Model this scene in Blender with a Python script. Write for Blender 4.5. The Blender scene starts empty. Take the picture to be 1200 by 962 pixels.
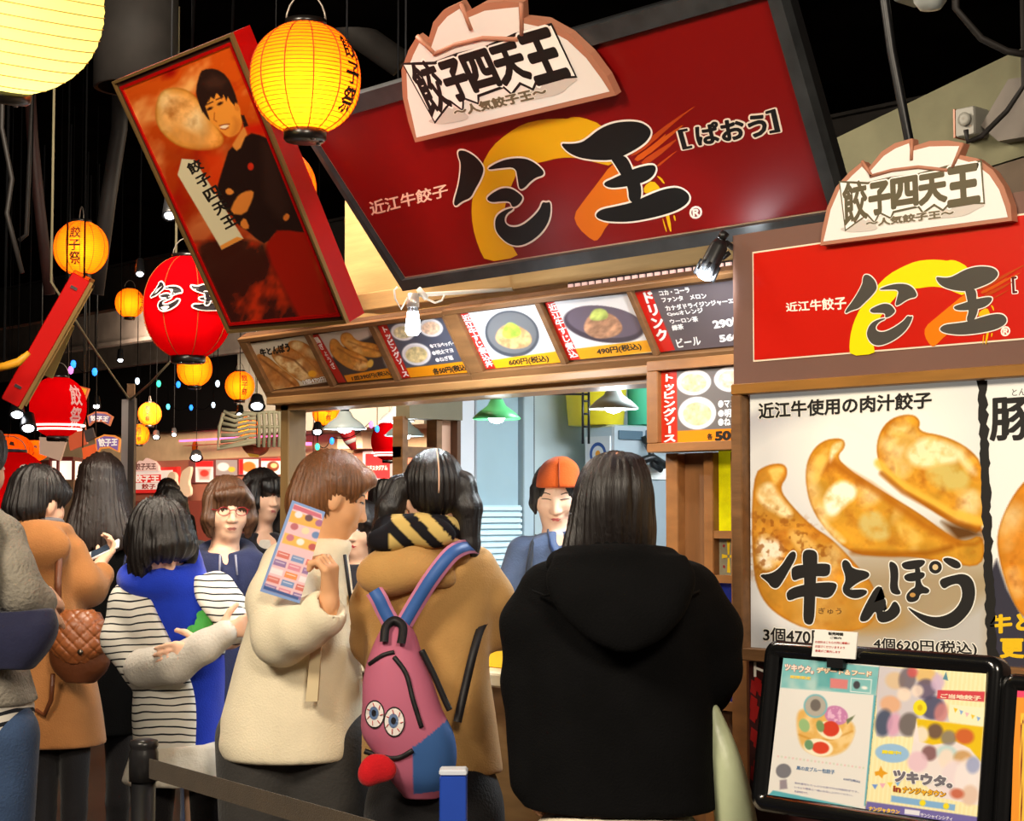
import bpy, math, random
import numpy as np
from mathutils import Vector, Matrix
S = bpy.context.scene
COL = S.collection
rng = np.random.RandomState(7)
random.seed(7)
# ------------------------------------------------------------------ camera
FPX, CX, CY, CAMH = 2050.0, 600.0, 481.0, 1.47
TH, PI_ = math.radians(48.0), math.pi
PT = math.atan((599.0 - 481.0) / FPX)
cam_d = bpy.data.cameras.new('camera'); cam = bpy.data.objects.new('camera', cam_d); COL.objects.link(cam)
cam_d.sensor_width = 36.0; cam_d.lens = FPX / 1200.0 * 36.0; cam_d.clip_end = 200
cam.location = (0, 0, CAMH); cam.rotation_euler = (math.pi / 2 + PT, 0, TH)
S.camera = cam
# ------------------------------------------------------------------ world, lights, exposure
S.view_settings.view_transform = 'Standard'; S.view_settings.look = 'None'
S.view_settings.gamma = 1.0; S.view_settings.exposure = 0.16; S.view_settings.use_curve_mapping = False
W = bpy.data.worlds.new('world'); S.world = W; W.use_nodes = True
W.node_tree.nodes['Background'].inputs[0].default_value = (1.0, 0.86, 0.72, 1)
W.node_tree.nodes['Background'].inputs[1].default_value = 0.05

def area(name, loc, target, power, size, col, size_y=None):
    l = bpy.data.lights.new(name, 'AREA'); l.energy = power; l.color = col; l.size = size
    if size_y: l.shape = 'RECTANGLE'; l.size_y = size_y
    o = bpy.data.objects.new(name, l); COL.objects.link(o); o.location = loc
    o.rotation_euler = (Vector(target) - Vector(loc)).to_track_quat('-Z', 'Y').to_euler(); return o
def spot(name, loc, target, power, ang, col, blend=.6, rad=.04):
    l = bpy.data.lights.new(name, 'SPOT'); l.energy = power; l.color = col; l.spot_size = math.radians(ang); l.spot_blend = blend
    l.shadow_soft_size = rad
    o = bpy.data.objects.new(name, l); COL.objects.link(o); o.location = loc
    o.rotation_euler = (Vector(target) - Vector(loc)).to_track_quat('-Z', 'Y').to_euler(); return o
def point(name, loc, power, col, rad=.04):
    l = bpy.data.lights.new(name, 'POINT'); l.energy = power; l.color = col; l.shadow_soft_size = rad
    o = bpy.data.objects.new(name, l); COL.objects.link(o); o.location = loc; return o
WARM = (1.0, 0.86, 0.68); COOL = (0.86, 0.95, 1.0)
# fill lights added to light the queue and brighten the far hall
area('hall_fill', (0.9, 0.2, 3.5), (-2.2, 3.0, 1.3), 165, .9, WARM)
area('hall_fill', (-2.6, -0.6, 3.5), (-3.0, 3.0, 1.2), 150, .9, WARM)
area('hall_fill', (-4.6, 2.6, 3.5), (-6.0, 5.4, 1.2), 120, .7, WARM)
area('hall_fill', (-16.5, 10.2, 3.6), (-18.5, 13.2, 1.6), 1300, 2.0, (1, .72, .5))
area('hall_fill', (-7.0, 6.9, 3.6), (-10.0, 8.0, 1.6), 150, 1.0, (1, .84, .64))
area('hall_fill', (-8.5, 9.0, 3.5), (-9.5, 12.5, 1.8), 700, 1.4, (1, .8, .6))
# kitchen tubes
area('kitchen_tube', (-3.7, 4.7, 2.2), (-3.9, 4.7, 0), 62, 1.2, COOL, .3)
# ------------------------------------------------------------------ pixel -> world on real planes
C0 = np.array([0, 0, CAMH])
FWD = np.array([-math.sin(TH) * math.cos(PT), math.cos(TH) * math.cos(PT), math.sin(PT)])
RGT = np.array([math.cos(TH), math.sin(TH), 0.0]); UPV = np.cross(RGT, FWD)
def ray(x, y): return FWD + RGT * (x - CX) / FPX + UPV * (CY - y) / FPX
def onY(x, y, Y): d = ray(x, y); return C0 + d * (Y / d[1])
def dep(x, y, t): return C0 + ray(x, y) * t
class Frame:
    """a plane with axes u (right), v (up), n (towards the viewer side)"""
    def __init__(s, o, u=(1, 0, 0), v=(0, 0, 1)):
        s.o = np.array(o, float); s.u = np.array(u, float); s.v = np.array(v, float); s.n = np.cross(s.u, s.v)
    def at(s, a, b, c=0.0): return s.o + s.u * a + s.v * b + s.n * c
    def px(s, x, y, c=0.0):
        d = ray(x, y); t = ((s.o + s.n * c - C0) @ s.n) / (d @ s.n); q = C0 + d * t - s.o
        return (q @ s.u, q @ s.v)
    def pxs(s, pts, c=0.0): return [s.px(x, y, c) for x, y in pts]
def tiltframe(x, y, Y, deg, yaw=0.0):
    t = math.radians(deg); w = math.radians(yaw)
    u = np.array([math.cos(w), math.sin(w), 0]); n0 = np.array([math.sin(w), -math.cos(w), 0])
    return Frame(onY(x, y, Y), u, np.array([0, 0, math.cos(t)]) + n0 * math.sin(t))
WORLD = Frame((0, 0, 0), (1, 0, 0), (0, 1, 0))
def s2l(c): 
    c = np.asarray(c, float) / 255.0
    return np.where(c <= .04045, c / 12.92, ((c + .055) / 1.055) ** 2.4)
# ------------------------------------------------------------------ materials
MATS = {}
def M(name, rgb, rough=.6, metal=0.0, emit=0.0, var=0.0, vscale=6.0, bump=0.0, bscale=60.0, stretch=None, spec=.4, trans=0.0, alpha=1.0, sheen=0.0):
    """procedural material; rgb in sRGB 0-255"""
    if name in MATS: return MATS[name]
    m = bpy.data.materials.new(name); m.use_nodes = True; nt = m.node_tree; N = nt.nodes; L = nt.links
    b = N['Principled BSDF']; c = [*s2l(rgb), 1]
    b.inputs['Base Color'].default_value = c; b.inputs['Roughness'].default_value = rough; b.inputs['Metallic'].default_value = metal
    b.inputs['Specular IOR Level'].default_value = spec
    if trans: b.inputs['Transmission Weight'].default_value = trans
    if sheen: b.inputs['Sheen Weight'].default_value = sheen
    if alpha < 1: b.inputs['Alpha'].default_value = alpha
    if emit: b.inputs['Emission Color'].default_value = c; b.inputs['Emission Strength'].default_value = emit
    if var or bump:
        tc = N.new('ShaderNodeTexCoord'); mp = N.new('ShaderNodeMapping'); L.new(tc.outputs['Object'], mp.inputs[0])
        if stretch: mp.inputs['Scale'].default_value = stretch
    if var:
        n = N.new('ShaderNodeTexNoise'); n.inputs['Scale'].default_value = vscale; n.inputs['Detail'].default_value = 6
        L.new(mp.outputs[0], n.inputs['Vector'])
        r = N.new('ShaderNodeValToRGB'); r.color_ramp.elements[0].position = .3; r.color_ramp.elements[1].position = .7
        r.color_ramp.elements[0].color = [min(1, q * (1 - var)) for q in c[:3]] + [1]
        r.color_ramp.elements[1].color = [min(1, q * (1 + var)) for q in c[:3]] + [1]
        L.new(n.outputs['Fac'], r.inputs[0]); L.new(r.outputs[0], b.inputs['Base Color'])
        if emit: L.new(r.outputs[0], b.inputs['Emission Color'])
    if bump:
        n2 = N.new('ShaderNodeTexNoise'); n2.inputs['Scale'].default_value = bscale; n2.inputs['Detail'].default_value = 4
        L.new(mp.outputs[0], n2.inputs['Vector'])
        bp = N.new('ShaderNodeBump'); bp.inputs['Strength'].default_value = bump; bp.inputs['Distance'].default_value = .01
        L.new(n2.outputs['Fac'], bp.inputs['Height']); L.new(bp.outputs[0], b.inputs['Normal'])
    MATS[name] = m; return m
def PM(name, rough=.5, emit=0.0, spec=.4, trl=0.0, coat=0.0):
    """printed surface: colour comes from the mesh's own colour attribute"""
    if name in MATS: return MATS[name]
    m = bpy.data.materials.new(name); m.use_nodes = True; nt = m.node_tree; N = nt.nodes; L = nt.links
    b = N['Principled BSDF']; a = N.new('ShaderNodeAttribute'); a.attribute_name = 'Col'
    b.inputs['Roughness'].default_value = rough; b.inputs['Specular IOR Level'].default_value = spec
    if coat: b.inputs['Coat Weight'].default_value = coat; b.inputs['Coat Roughness'].default_value = .05
    L.new(a.outputs['Color'], b.inputs['Base Color'])
    if emit: L.new(a.outputs['Color'], b.inputs['Emission Color']); b.inputs['Emission Strength'].default_value = emit
    MATS[name] = m; return m
def PAPER(name, alb, emit=0.0):
    """lantern paper: translucent shell lit by the bulb inside; printed colours multiply it"""
    if name in MATS: return MATS[name]
    m = bpy.data.materials.new(name); m.use_nodes = True; nt = m.node_tree; N = nt.nodes; L = nt.links
    N.remove(N['Principled BSDF']); out = N['Material Output']
    a = N.new('ShaderNodeAttribute'); a.attribute_name = 'Col'
    d = N.new('ShaderNodeBsdfDiffuse'); t = N.new('ShaderNodeBsdfTranslucent'); mx = N.new('ShaderNodeMixShader'); mx.inputs[0].default_value = alb
    L.new(a.outputs['Color'], d.inputs[0]); L.new(a.outputs['Color'], t.inputs[0])
    L.new(d.outputs[0], mx.inputs[1]); L.new(t.outputs[0], mx.inputs[2]); L.new(mx.outputs[0], out.inputs[0])
    MATS[name] = m; return m
def GLOW(name, rgb, strength):
    if name in MATS: return MATS[name]
    m = bpy.data.materials.new(name); m.use_nodes = True; N = m.node_tree.nodes
    b = N['Principled BSDF']; b.inputs['Base Color'].default_value = (*s2l(rgb), 1)
    b.inputs['Emission Color'].default_value = (*s2l(rgb), 1); b.inputs['Emission Strength'].default_value = strength
    MATS[name] = m; return m
# ------------------------------------------------------------------ things
def thing(name, label, cat, loc=(0, 0, 0), group=None, rotz=0.0):
    o = bpy.data.objects.new(name, None); COL.objects.link(o); o.empty_display_size = .05
    o.location = [float(q) for q in loc]; o.rotation_euler = (0, 0, rotz)
    o['label'] = label; o['category'] = cat
    if group: o['group'] = group
    return o
def tag(o, label, cat, group=None, kind=None):
    o['label'] = label; o['category'] = cat
    if group: o['group'] = group
    if kind: o['kind'] = kind
    return o
def struct(o): o['kind'] = 'structure'; return o
def dup(root, loc, label=None, group=None, rotz=None, scale=None):
    r = root.copy(); COL.objects.link(r); r.location = [float(q) for q in loc]
    if rotz is not None: r.rotation_euler = (0, 0, rotz)
    if scale is not None: r.scale = (scale,) * 3
    if label: r['label'] = label
    if group: r['group'] = group
    for ch in list(root.children):
        c = ch.copy(); COL.objects.link(c); c.parent = r
        for g in list(ch.children):
            d = g.copy(); COL.objects.link(d); d.parent = c
    return r
class MB:
    """collects shapes, links them as ONE mesh object"""
    def __init__(s): s.v = []; s.f = []; s.c = []; s.sm = []
    def add(s, vs, fs, col=(200, 200, 200), smooth=False):
        k = len(s.v); s.v += [tuple(map(float, q)) for q in vs]
        s.f += [tuple(k + i for i in f) for f in fs]; s.c += [col] * len(fs); s.sm += [smooth] * len(fs); return s
    def box(s, F, a0, a1, b0, b1, c0, c1, col=(200, 200, 200), bev=0.0):
        if bev <= 0:
            p = [F.at(a, b, c) for c in (c0, c1) for b in (b0, b1) for a in (a0, a1)]
            return s.add(p, [(0, 2, 3, 1), (4, 5, 7, 6), (0, 1, 5, 4), (2, 6, 7, 3), (0, 4, 6, 2), (1, 3, 7, 5)], col)
        q = min(bev, abs(a1 - a0) / 3, abs(b1 - b0) / 3, abs(c1 - c0) / 3)
        def ring(i): return [(a0 + i, b0 + q), (a0 + q, b0 + i), (a1 - q, b0 + i), (a1 - i, b0 + q), (a1 - i, b1 - q), (a1 - q, b1 - i), (a0 + q, b1 - i), (a0 + i, b1 - q)]
        r0 = ring(q * .55); r1 = ring(0)
        vs = [F.at(a, b, c0) for a, b in r0] + [F.at(a, b, c0 + q) for a, b in r1] + [F.at(a, b, c1 - q) for a, b in r1] + [F.at(a, b, c1) for a, b in r0]
        fs = [tuple(range(7, -1, -1)), tuple(range(24, 32))]
        for k in range(3):
            for i in range(8): j = (i + 1) % 8; fs.append((k * 8 + i, k * 8 + j, k * 8 + 8 + j, k * 8 + 8 + i))
        return s.add(vs, fs, col)
    def prism(s, F, poly, c0, c1, col=(200, 200, 200)):
        ar = sum(poly[i - 1][0] * poly[i][1] - poly[i][0] * poly[i - 1][1] for i in range(len(poly)))
        if ar < 0: poly = poly[::-1]
        n = len(poly)
        vs = [F.at(a, b, c0) for a, b in poly] + [F.at(a, b, c1) for a, b in poly]
        fs = [tuple(range(n - 1, -1, -1)), tuple(range(n, 2 * n))] + [(i, (i + 1) % n, n + (i + 1) % n, n + i) for i in range(n)]
        return s.add(vs, fs, col)
    def flat(s, F, poly, c, col):
        ar = sum(poly[i - 1][0] * poly[i][1] - poly[i][0] * poly[i - 1][1] for i in range(len(poly)))
        if ar < 0: poly = poly[::-1]
        return s.add([F.at(a, b, c) for a, b in poly], [tuple(range(len(poly)))], col)
    def tube(s, pts, r, n=8, col=(200, 200, 200), cap=True, flat=None):
        pts = [np.array(p, float) for p in pts]; m = len(pts)
        rs = r if isinstance(r, (list, tuple)) else [r] * m
        vs = []; prev = None
        for i, p in enumerate(pts):
            t = pts[min(i + 1, m - 1)] - pts[max(i - 1, 0)]; t = t / (np.linalg.norm(t) + 1e-9)
            if prev is None:
                a = np.array([0, 0, 1.0]) if abs(t[2]) < .9 else np.array([1.0, 0, 0])
            else: a = prev
            a = a - t * (a @ t); a /= np.linalg.norm(a) + 1e-9; prev = a; b = np.cross(t, a)
            for k in range(n):
                w = 2 * PI_ * k / n
                q = a * math.cos(w) * rs[i] + b * math.sin(w) * rs[i] * (flat or 1)
                vs.append(p + q)
        fs = [(i * n + k, i * n + (k + 1) % n, (i + 1) * n + (k + 1) % n, (i + 1) * n + k) for i in range(m - 1) for k in range(n)]
        if cap: fs += [tuple(range(n - 1, -1, -1)), tuple((m - 1) * n + k for k in range(n))]
        return s.add(vs, fs, col, True)
    def lathe(s, o, prof, n=32, col=(200, 200, 200), axis=(0, 0, 1), cols=None, cap=True):
        o = np.array(o, float); w = np.array(axis, float); w /= np.linalg.norm(w)
        a = np.array([1.0, 0, 0]) if abs(w[0]) < .9 else np.array([0, 1.0, 0]); a = a - w * (a @ w); a /= np.linalg.norm(a); b = np.cross(w, a)
        vs = [o + w * z + (a * math.cos(2 * PI_ * k / n) + b * math.sin(2 * PI_ * k / n)) * r for r, z in prof for k in range(n)]
        m = len(prof)
        for i in range(m - 1):
            pass
        fs = [(i * n + k, i * n + (k + 1) % n, (i + 1) * n + (k + 1) % n, (i + 1) * n + k) for i in range(m - 1) for k in range(n)]
        if cap: fs += [tuple(range(n - 1, -1, -1)), tuple((m - 1) * n + k for k in range(n))]
        return s.add(vs, fs, col, True)
    def build(s, name, mat, parent=None, local=False, mods=None):
        v = np.array(s.v); me = bpy.data.meshes.new(name)
        if parent is not None:
            off = np.zeros(3) if local else np.array(parent.matrix_basis.translation)
            if not local:
                pp = parent.parent
                while pp is not None: off = off + np.array(pp.location); pp = pp.parent
            loc = None
        elif local: off = np.zeros(3); loc = None
        else:
            off = np.array([(v[:, 0].min() + v[:, 0].max()) / 2, (v[:, 1].min() + v[:, 1].max()) / 2, v[:, 2].min()]); loc = off
        me.from_pydata((v - off).tolist(), [], s.f)
        ca = me.color_attributes.new('Col', 'BYTE_COLOR', 'CORNER')
        cc = np.concatenate([np.tile(np.append(np.array(c) / 255.0, 1.0), (len(f), 1)) for f, c in zip(s.f, s.c)])
        ca.data.foreach_set('color_srgb', cc.astype(np.float32).ravel())
        me.polygons.foreach_set('use_smooth', np.array(s.sm, bool))
        me.materials.append(mat); me.update()
        o = bpy.data.objects.new(name, me); COL.objects.link(o)
        if loc is not None: o.location = loc.tolist()
        if parent is not None: o.parent = parent
        return o
# ------------------------------------------------------------------ lettering and pictures
_tc = {}
def glyphs(txt):
    if txt in _tc: return _tc[txt]
    c = bpy.data.curves.new('t', 'FONT'); c.body = txt; c.size = 1; c.resolution_u = 3
    o = bpy.data.objects.new('t', c); COL.objects.link(o); bpy.context.view_layer.update()
    me = bpy.data.meshes.new_from_object(o.evaluated_get(bpy.context.evaluated_depsgraph_get()))
    v = np.array([q.co[:2] for q in me.vertices]).reshape(-1, 2); f = [tuple(p.vertices) for p in me.polygons]
    bpy.data.objects.remove(o); bpy.data.curves.remove(c); bpy.data.meshes.remove(me)
    cnt = {}
    for p in f:
        for i in range(len(p)):
            e = tuple(sorted((p[i - 1], p[i]))); cnt[e] = cnt.get(e, 0) + 1
    e = [k for k, n in cnt.items() if n == 1]
    _tc[txt] = (v, f, e); return _tc[txt]
def layout(txt, vert):
    if not vert: return glyphs(txt)
    vs = []; fs = []; es = []; k = 0
    for i, ch in enumerate(txt):
        if ch == ' ': continue
        v, f, e = glyphs(ch); v = v.copy()
        if ch in 'ー～': v = np.stack([.5 + (v[:, 1] - .38), .38 - (v[:, 0] - .5)], 1)
        v[:, 1] -= i * 1.02; v[:, 0] -= (v[:, 0].min() + v[:, 0].max()) / 2
        vs.append(v); fs += [tuple(q + k for q in g) for g in f]; es += [(p + k, q + k) for p, q in e]; k += len(v)
    return np.concatenate(vs), fs, es
def text(mb, F, txt, quad, c, col, bold=0.0, vert=False, outline=None, ow=.05):
    """quad: TL,TR,BR,BL in plane coordinates (a,b); the ink box of the plain text fills it"""
    v0, f0, e0 = layout(txt, vert); lo = v0.min(0); hi = v0.max(0)
    q = [np.array(p) for p in quad]
    def put(bd, cc, colr):
        v = v0; f = list(f0); jit = np.zeros(len(v0))
        if bd > 0 and len(e0):   # strokes thickened by a ribbon along every contour
            e = np.array(e0); p1 = v0[e[:, 0]]; p2 = v0[e[:, 1]]; d = p2 - p1; L = np.linalg.norm(d, axis=1, keepdims=True) + 1e-9
            d = d / L * bd; n = np.stack([-d[:, 1], d[:, 0]], 1)
            rib = np.stack([p1 + n, p1 + n * .7 - d * .7, p1 - d, p1 - n * .7 - d * .7, p1 - n, p2 - n, p2 - n * .7 + d * .7, p2 + d, p2 + n * .7 + d * .7, p2 + n], 1).reshape(-1, 2)
            k = len(v); v = np.concatenate([v, rib]); jit = np.concatenate([np.zeros(k), np.repeat(-.00004 - .0002 * np.arange(len(e)) / len(e), 10)]); f += [tuple(range(k + 10 * i, k + 10 * i + 10)) for i in range(len(e))]
        st = (v - lo) / (hi - lo + 1e-9); s_, t_ = st[:, :1], 1 - st[:, 1:]
        P = q[0] * (1 - s_) * (1 - t_) + q[1] * s_ * (1 - t_) + q[2] * s_ * t_ + q[3] * (1 - s_) * t_
        mb.add([F.at(a, b, cc + j) for (a, b), j in zip(P, jit)], f, colr)
    if outline is not None: put(bold + ow, c, outline); c += .0006
    put(bold, c, col)
def ptext(mb, F, txt, quad_px, c, col, **k): text(mb, F, txt, F.pxs(quad_px), c, col, **k)
def smooth_poly(p, it=2):
    p = np.array(p, float)
    for _ in range(it):
        q = np.roll(p, -1, 0); p = np.stack([p * .75 + q * .25, p * .25 + q * .75], 1).reshape(-1, 2)
    return p
def grow(p, d):
    p = np.array(p, float); a = p - np.roll(p, 1, 0); b = np.roll(p, -1, 0) - p
    t = a / (np.linalg.norm(a, axis=1, keepdims=True) + 1e-9) + b / (np.linalg.norm(b, axis=1, keepdims=True) + 1e-9)
    n = np.stack([t[:, 1], -t[:, 0]], 1); n /= np.linalg.norm(n, axis=1, keepdims=True) + 1e-9
    ar = (np.roll(p, 1, 0)[:, 0] * p[:, 1] - p[:, 0] * np.roll(p, 1, 0)[:, 1]).sum()
    return p + n * d * (1 if ar > 0 else -1)
def vnoise(X, Y, sc, seed=0, oct=3):
    out = 0; amp = 1; tot = 0
    for k in range(oct):
        r = np.random.RandomState(seed + k).rand(64, 64)
        x = X / sc + 31.7 * k; y = Y / sc + 17.3 * k
        i = np.floor(x).astype(int); j = np.floor(y).astype(int); fx = x - i; fy = y - j
        fx = fx * fx * (3 - 2 * fx); fy = fy * fy * (3 - 2 * fy)
        g = lambda a, b: r[a % 64, b % 64]
        out = out + amp * (g(i, j) * (1 - fx) * (1 - fy) + g(i + 1, j) * fx * (1 - fy) + g(i, j + 1) * (1 - fx) * fy + g(i + 1, j + 1) * fx * fy)
        tot += amp; amp *= .5; sc *= .5
    return out / tot
class Paint:
    def __init__(s, X, Y, base): s.X = X; s.Y = Y; s.I = np.ones(X.shape + (3,)) * np.array(base, float)
    def mix(s, m, col):
        col = np.array(col, float); m = np.clip(m, 0, 1)[..., None]; s.I = s.I * (1 - m) + col * m
    def ell(s, cx, cy, rx, ry, col, rot=0, soft=1.5, a=1.0):
        w = math.radians(rot); dx = s.X - cx; dy = s.Y - cy
        u = dx * math.cos(w) + dy * math.sin(w); v = -dx * math.sin(w) + dy * math.cos(w)
        d = (np.sqrt((u / rx) ** 2 + (v / ry) ** 2) - 1) * min(rx, ry)
        s.mix(a * np.clip(.5 - d / soft, 0, 1), col)
    def mask(s, poly, soft=1.2):
        p = np.array(poly, float); X, Y = s.X, s.Y; ins = np.zeros(X.shape, bool); dm = np.full(X.shape, 1e9)
        for i in range(len(p)):
            x1, y1 = p[i - 1]; x2, y2 = p[i]
            if y1 != y2:
                cr = ((y1 > Y) != (y2 > Y)) & (X < (x2 - x1) * (Y - y1) / (y2 - y1) + x1); ins ^= cr
            t = np.clip(((X - x1) * (x2 - x1) + (Y - y1) * (y2 - y1)) / ((x2 - x1) ** 2 + (y2 - y1) ** 2 + 1e-9), 0, 1)
            dm = np.minimum(dm, np.hypot(X - x1 - t * (x2 - x1), Y - y1 - t * (y2 - y1)))
        d = np.where(ins, -dm, dm); return np.clip(.5 - d / soft, 0, 1), d
    def poly(s, poly, col, soft=1.2, a=1.0): m, d = s.mask(poly, soft); s.mix(m * a, col); return d
    def line(s, pts, w, col, a=1.0, soft=1.2):
        dm = np.full(s.X.shape, 1e9)
        for (x1, y1), (x2, y2) in zip(pts[:-1], pts[1:]):
            t = np.clip(((s.X - x1) * (x2 - x1) + (s.Y - y1) * (y2 - y1)) / ((x2 - x1) ** 2 + (y2 - y1) ** 2 + 1e-9), 0, 1)
            dm = np.minimum(dm, np.hypot(s.X - x1 - t * (x2 - x1), s.Y - y1 - t * (y2 - y1)))
        s.mix(a * np.clip(.5 - (dm - w / 2) / soft, 0, 1), col)
def picture(F, quad_px, nx, ny, painter, c, name, mat, parent=None, base=(255, 255, 255), thick=0.0):
    """a print: a fine grid on the plane whose own colours are the print's colours"""
    q = [np.array(p, float) for p in quad_px]
    s_, t_ = np.meshgrid(np.linspace(0, 1, nx + 1), np.linspace(0, 1, ny + 1), indexing='xy')
    st = lambda s, t: (q[0] * ((1 - s) * (1 - t))[..., None] + q[1] * (s * (1 - t))[..., None] + q[2] * (s * t)[..., None] + q[3] * ((1 - s) * t)[..., None])
    P = st(s_, t_); sc, tc = (s_[:-1, :-1] + s_[1:, 1:]) / 2, (t_[:-1, :-1] + t_[1:, 1:]) / 2; PC = st(sc, tc)
    p = Paint(PC[..., 0], PC[..., 1], base); painter(p); I = np.clip(p.I, 0, 255)
    AB = [F.pxs([pt])[0] for pt in q]
    A = [np.array(x) for x in AB]
    # plane coordinates of every grid vertex through the homography of the plane
    d = FWD + RGT * ((P[..., :1] - CX) / FPX) + UPV * ((CY - P[..., 1:]) / FPX)
    t = ((F.o + F.n * c - C0) @ F.n) / (d @ F.n); V = C0 + d * t[..., None]
    V = V.reshape(-1, 3); w = nx + 1
    ii, jj = np.meshgrid(np.arange(nx), np.arange(ny), indexing='xy'); k = (jj * w + ii).ravel()
    fs = np.stack([k, k + w, k + w + 1, k + 1], 1)
    off = np.array(parent.location) if parent is not None else V.mean(0)
    if parent is not None:
        pp = parent.parent
        while pp is not None: off = off + np.array(pp.location); pp = pp.parent
    me = bpy.data.meshes.new(name); me.from_pydata((V - off).tolist(), [], fs.tolist())
    ca = me.color_attributes.new('Col', 'BYTE_COLOR', 'CORNER')
    cc = np.concatenate([I.reshape(-1, 3) / 255.0, np.ones((nx * ny, 1))], 1); cc = np.repeat(cc, 4, 0)
    ca.data.foreach_set('color_srgb', cc.astype(np.float32).ravel())
    me.materials.append(mat); o = bpy.data.objects.new(name, me); COL.objects.link(o)
    if parent is not None: o.parent = parent
    else: o.location = off.tolist()
    return o
WOOD = M('wood_brown', (120, 84, 50), .5, var=.22, vscale=5, stretch=(1, 8, 8), bump=.08, bscale=30)
WOODL = M('wood_light', (186, 150, 98), .5, var=.12, vscale=5, stretch=(1, 9, 9), bump=.05, bscale=30)
WOODD = M('wood_dark', (92, 62, 40), .5, var=.2, vscale=5, stretch=(6, 6, 1), bump=.06, bscale=30)
BLACK = M('black_metal', (22, 22, 24), .38, spec=.5)
MATTE = M('black_paint', (8, 8, 9), .9, spec=.05)
CHROME = M('chrome', (200, 200, 205), .2, metal=1)
PRINT = PM('print_matte', .55)
PRINTG = PM('print_gloss', .28, spec=.5)
# ================================================================== the setting
D = 3.5      # plane of the stall front
RB = 3.25    # front plane of the panelled block to its right
fl = MB(); fl.box(WORLD, -34, 6, -6, 20, -.1, 0)
struct(fl.build('floor', M('floor_dark_tile', (58, 50, 44), .35, var=.3, vscale=3)))
ce = MB(); ce.box(WORLD, -34, 6, -6, 20, 3.8, 3.9)
struct(ce.build('ceiling', M('ceiling_black', (9, 8, 8), 1.0, var=.5, vscale=2, spec=.0)))
def facing(px, depth):
    o = dep(px, 599, depth); o[2] = 0; return Frame(o, (math.cos(TH), math.sin(TH), 0), (0, 0, 1))
# far shops across the hall
wb = MB(); wb.box(Frame((0, 13.2, 0)), -34, 6, 0, 3.8, -.2, 0)
struct(wb.build('wall_back', M('wall_far', (206, 184, 150), .8, var=.08)))
wl = MB(); wl.box(WORLD, -34.2, -34, -6, 20, 0, 3.8); struct(wl.build('wall_left', M('wall_dark', (40, 32, 28), .8)))
wr = MB(); wr.box(WORLD, 6, 6.2, -6, 20, 0, 3.8); struct(wr.build('wall_right', MATS['wall_dark']))
wf = MB(); wf.box(WORLD, -34, 6, -6.2, -6, 0, 3.8); struct(wf.build('wall_front', MATS['wall_dark']))
# ------------------------------------------------------------------ logo strokes, traced on the big sign's own plane
SF = tiltframe(475.5, 323.7, 3.36, 32)
def z1(p): return [(510 + x / 5.344, 130 + y / 5.344) for x, y in p]
def z2(p): return [(640 + x / 5.065, 110 + y / 5.065) for x, y in p]
PAO = [z1([(150, 245), (190, 240), (255, 275), (300, 325), (315, 365), (290, 430), (255, 490), (230, 540), (175, 560), (135, 595), (122, 570), (150, 480), (165, 400), (170, 320), (155, 285)]),
       z1([(322, 365), (390, 320), (470, 293), (560, 288), (630, 315), (690, 370), (685, 398), (640, 410), (600, 440), (570, 475), (535, 490), (525, 420), (512, 345), (420, 352)]),
       z1([(325, 545), (370, 505), (430, 475), (490, 480), (540, 515), (560, 540), (530, 585), (490, 600), (478, 560), (420, 560), (360, 568)]),
       z1([(490, 600), (430, 620), (385, 660), (382, 730), (410, 780), (470, 830), (540, 842), (620, 805), (690, 740), (730, 660), (732, 560), (705, 570), (680, 562), (665, 610), (610, 670), (540, 720), (475, 722), (440, 690), (450, 640), (500, 608)])]
OU = [z2([(88, 288), (150, 292), (215, 285), (260, 255), (320, 205), (400, 168), (500, 155), (580, 165), (632, 205), (625, 250), (580, 300), (470, 362), (400, 388), (300, 388), (210, 375), (140, 345)]),
      z2([(385, 370), (470, 355), (505, 400), (525, 460), (575, 530), (570, 640), (500, 640), (495, 545), (450, 470), (420, 420)]),
      z2([(340, 525), (420, 490), (520, 440), (640, 410), (665, 435), (640, 490), (575, 525), (480, 545), (380, 555)]),
      z2([(300, 712), (330, 680), (420, 662), (520, 640), (620, 592), (720, 555), (800, 548), (860, 590), (855, 640), (780, 690), (640, 730), (500, 755), (370, 752), (315, 735)])]
CRES = z1([(325, 945), (275, 845), (240, 720), (232, 600), (250, 480), (300, 330), (360, 220), (460, 135), (560, 75), (680, 48), (800, 42)]) + z2([(130, 145), (160, 132), (220, 135), (330, 175), (400, 250), (420, 360), (390, 425), (330, 410), (200, 378), (130, 372), (60, 380), (0, 395)]) + z1([(760, 295), (680, 315), (600, 330), (520, 380), (480, 470), (450, 560), (430, 680), (460, 790), (500, 860), (530, 910)])
ORNG = z2([(385, 425), (330, 500), (230, 630), (168, 715), (195, 790), (285, 870), (320, 860), (370, 770), (480, 660), (560, 560), (560, 440), (460, 380)])
STRK = [z2([(490, 370), (640, 240), (760, 150), (925, 45), (800, 140), (700, 230), (560, 350)]), z2([(520, 390), (660, 280), (860, 150), (720, 270), (600, 370)]),
        z2([(560, 400), (700, 310), (800, 250), (720, 330), (600, 420)]), z2([(520, 380), (640, 300), (740, 210), (650, 320), (560, 400)]), z2([(660, 420), (740, 360), (800, 320), (720, 390), (670, 430)])]
YLINE = [z2([(585, 545), (640, 505), (690, 560), (720, 620), (755, 812), (738, 812), (700, 640), (640, 575), (590, 590)]), z2([(660, 480), (690, 490), (715, 530), (700, 525), (680, 500)]), z2([(695, 735), (703, 735), (725, 812), (718, 815)]), z2([(760, 715), (772, 715), (778, 748), (768, 748)])]
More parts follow.
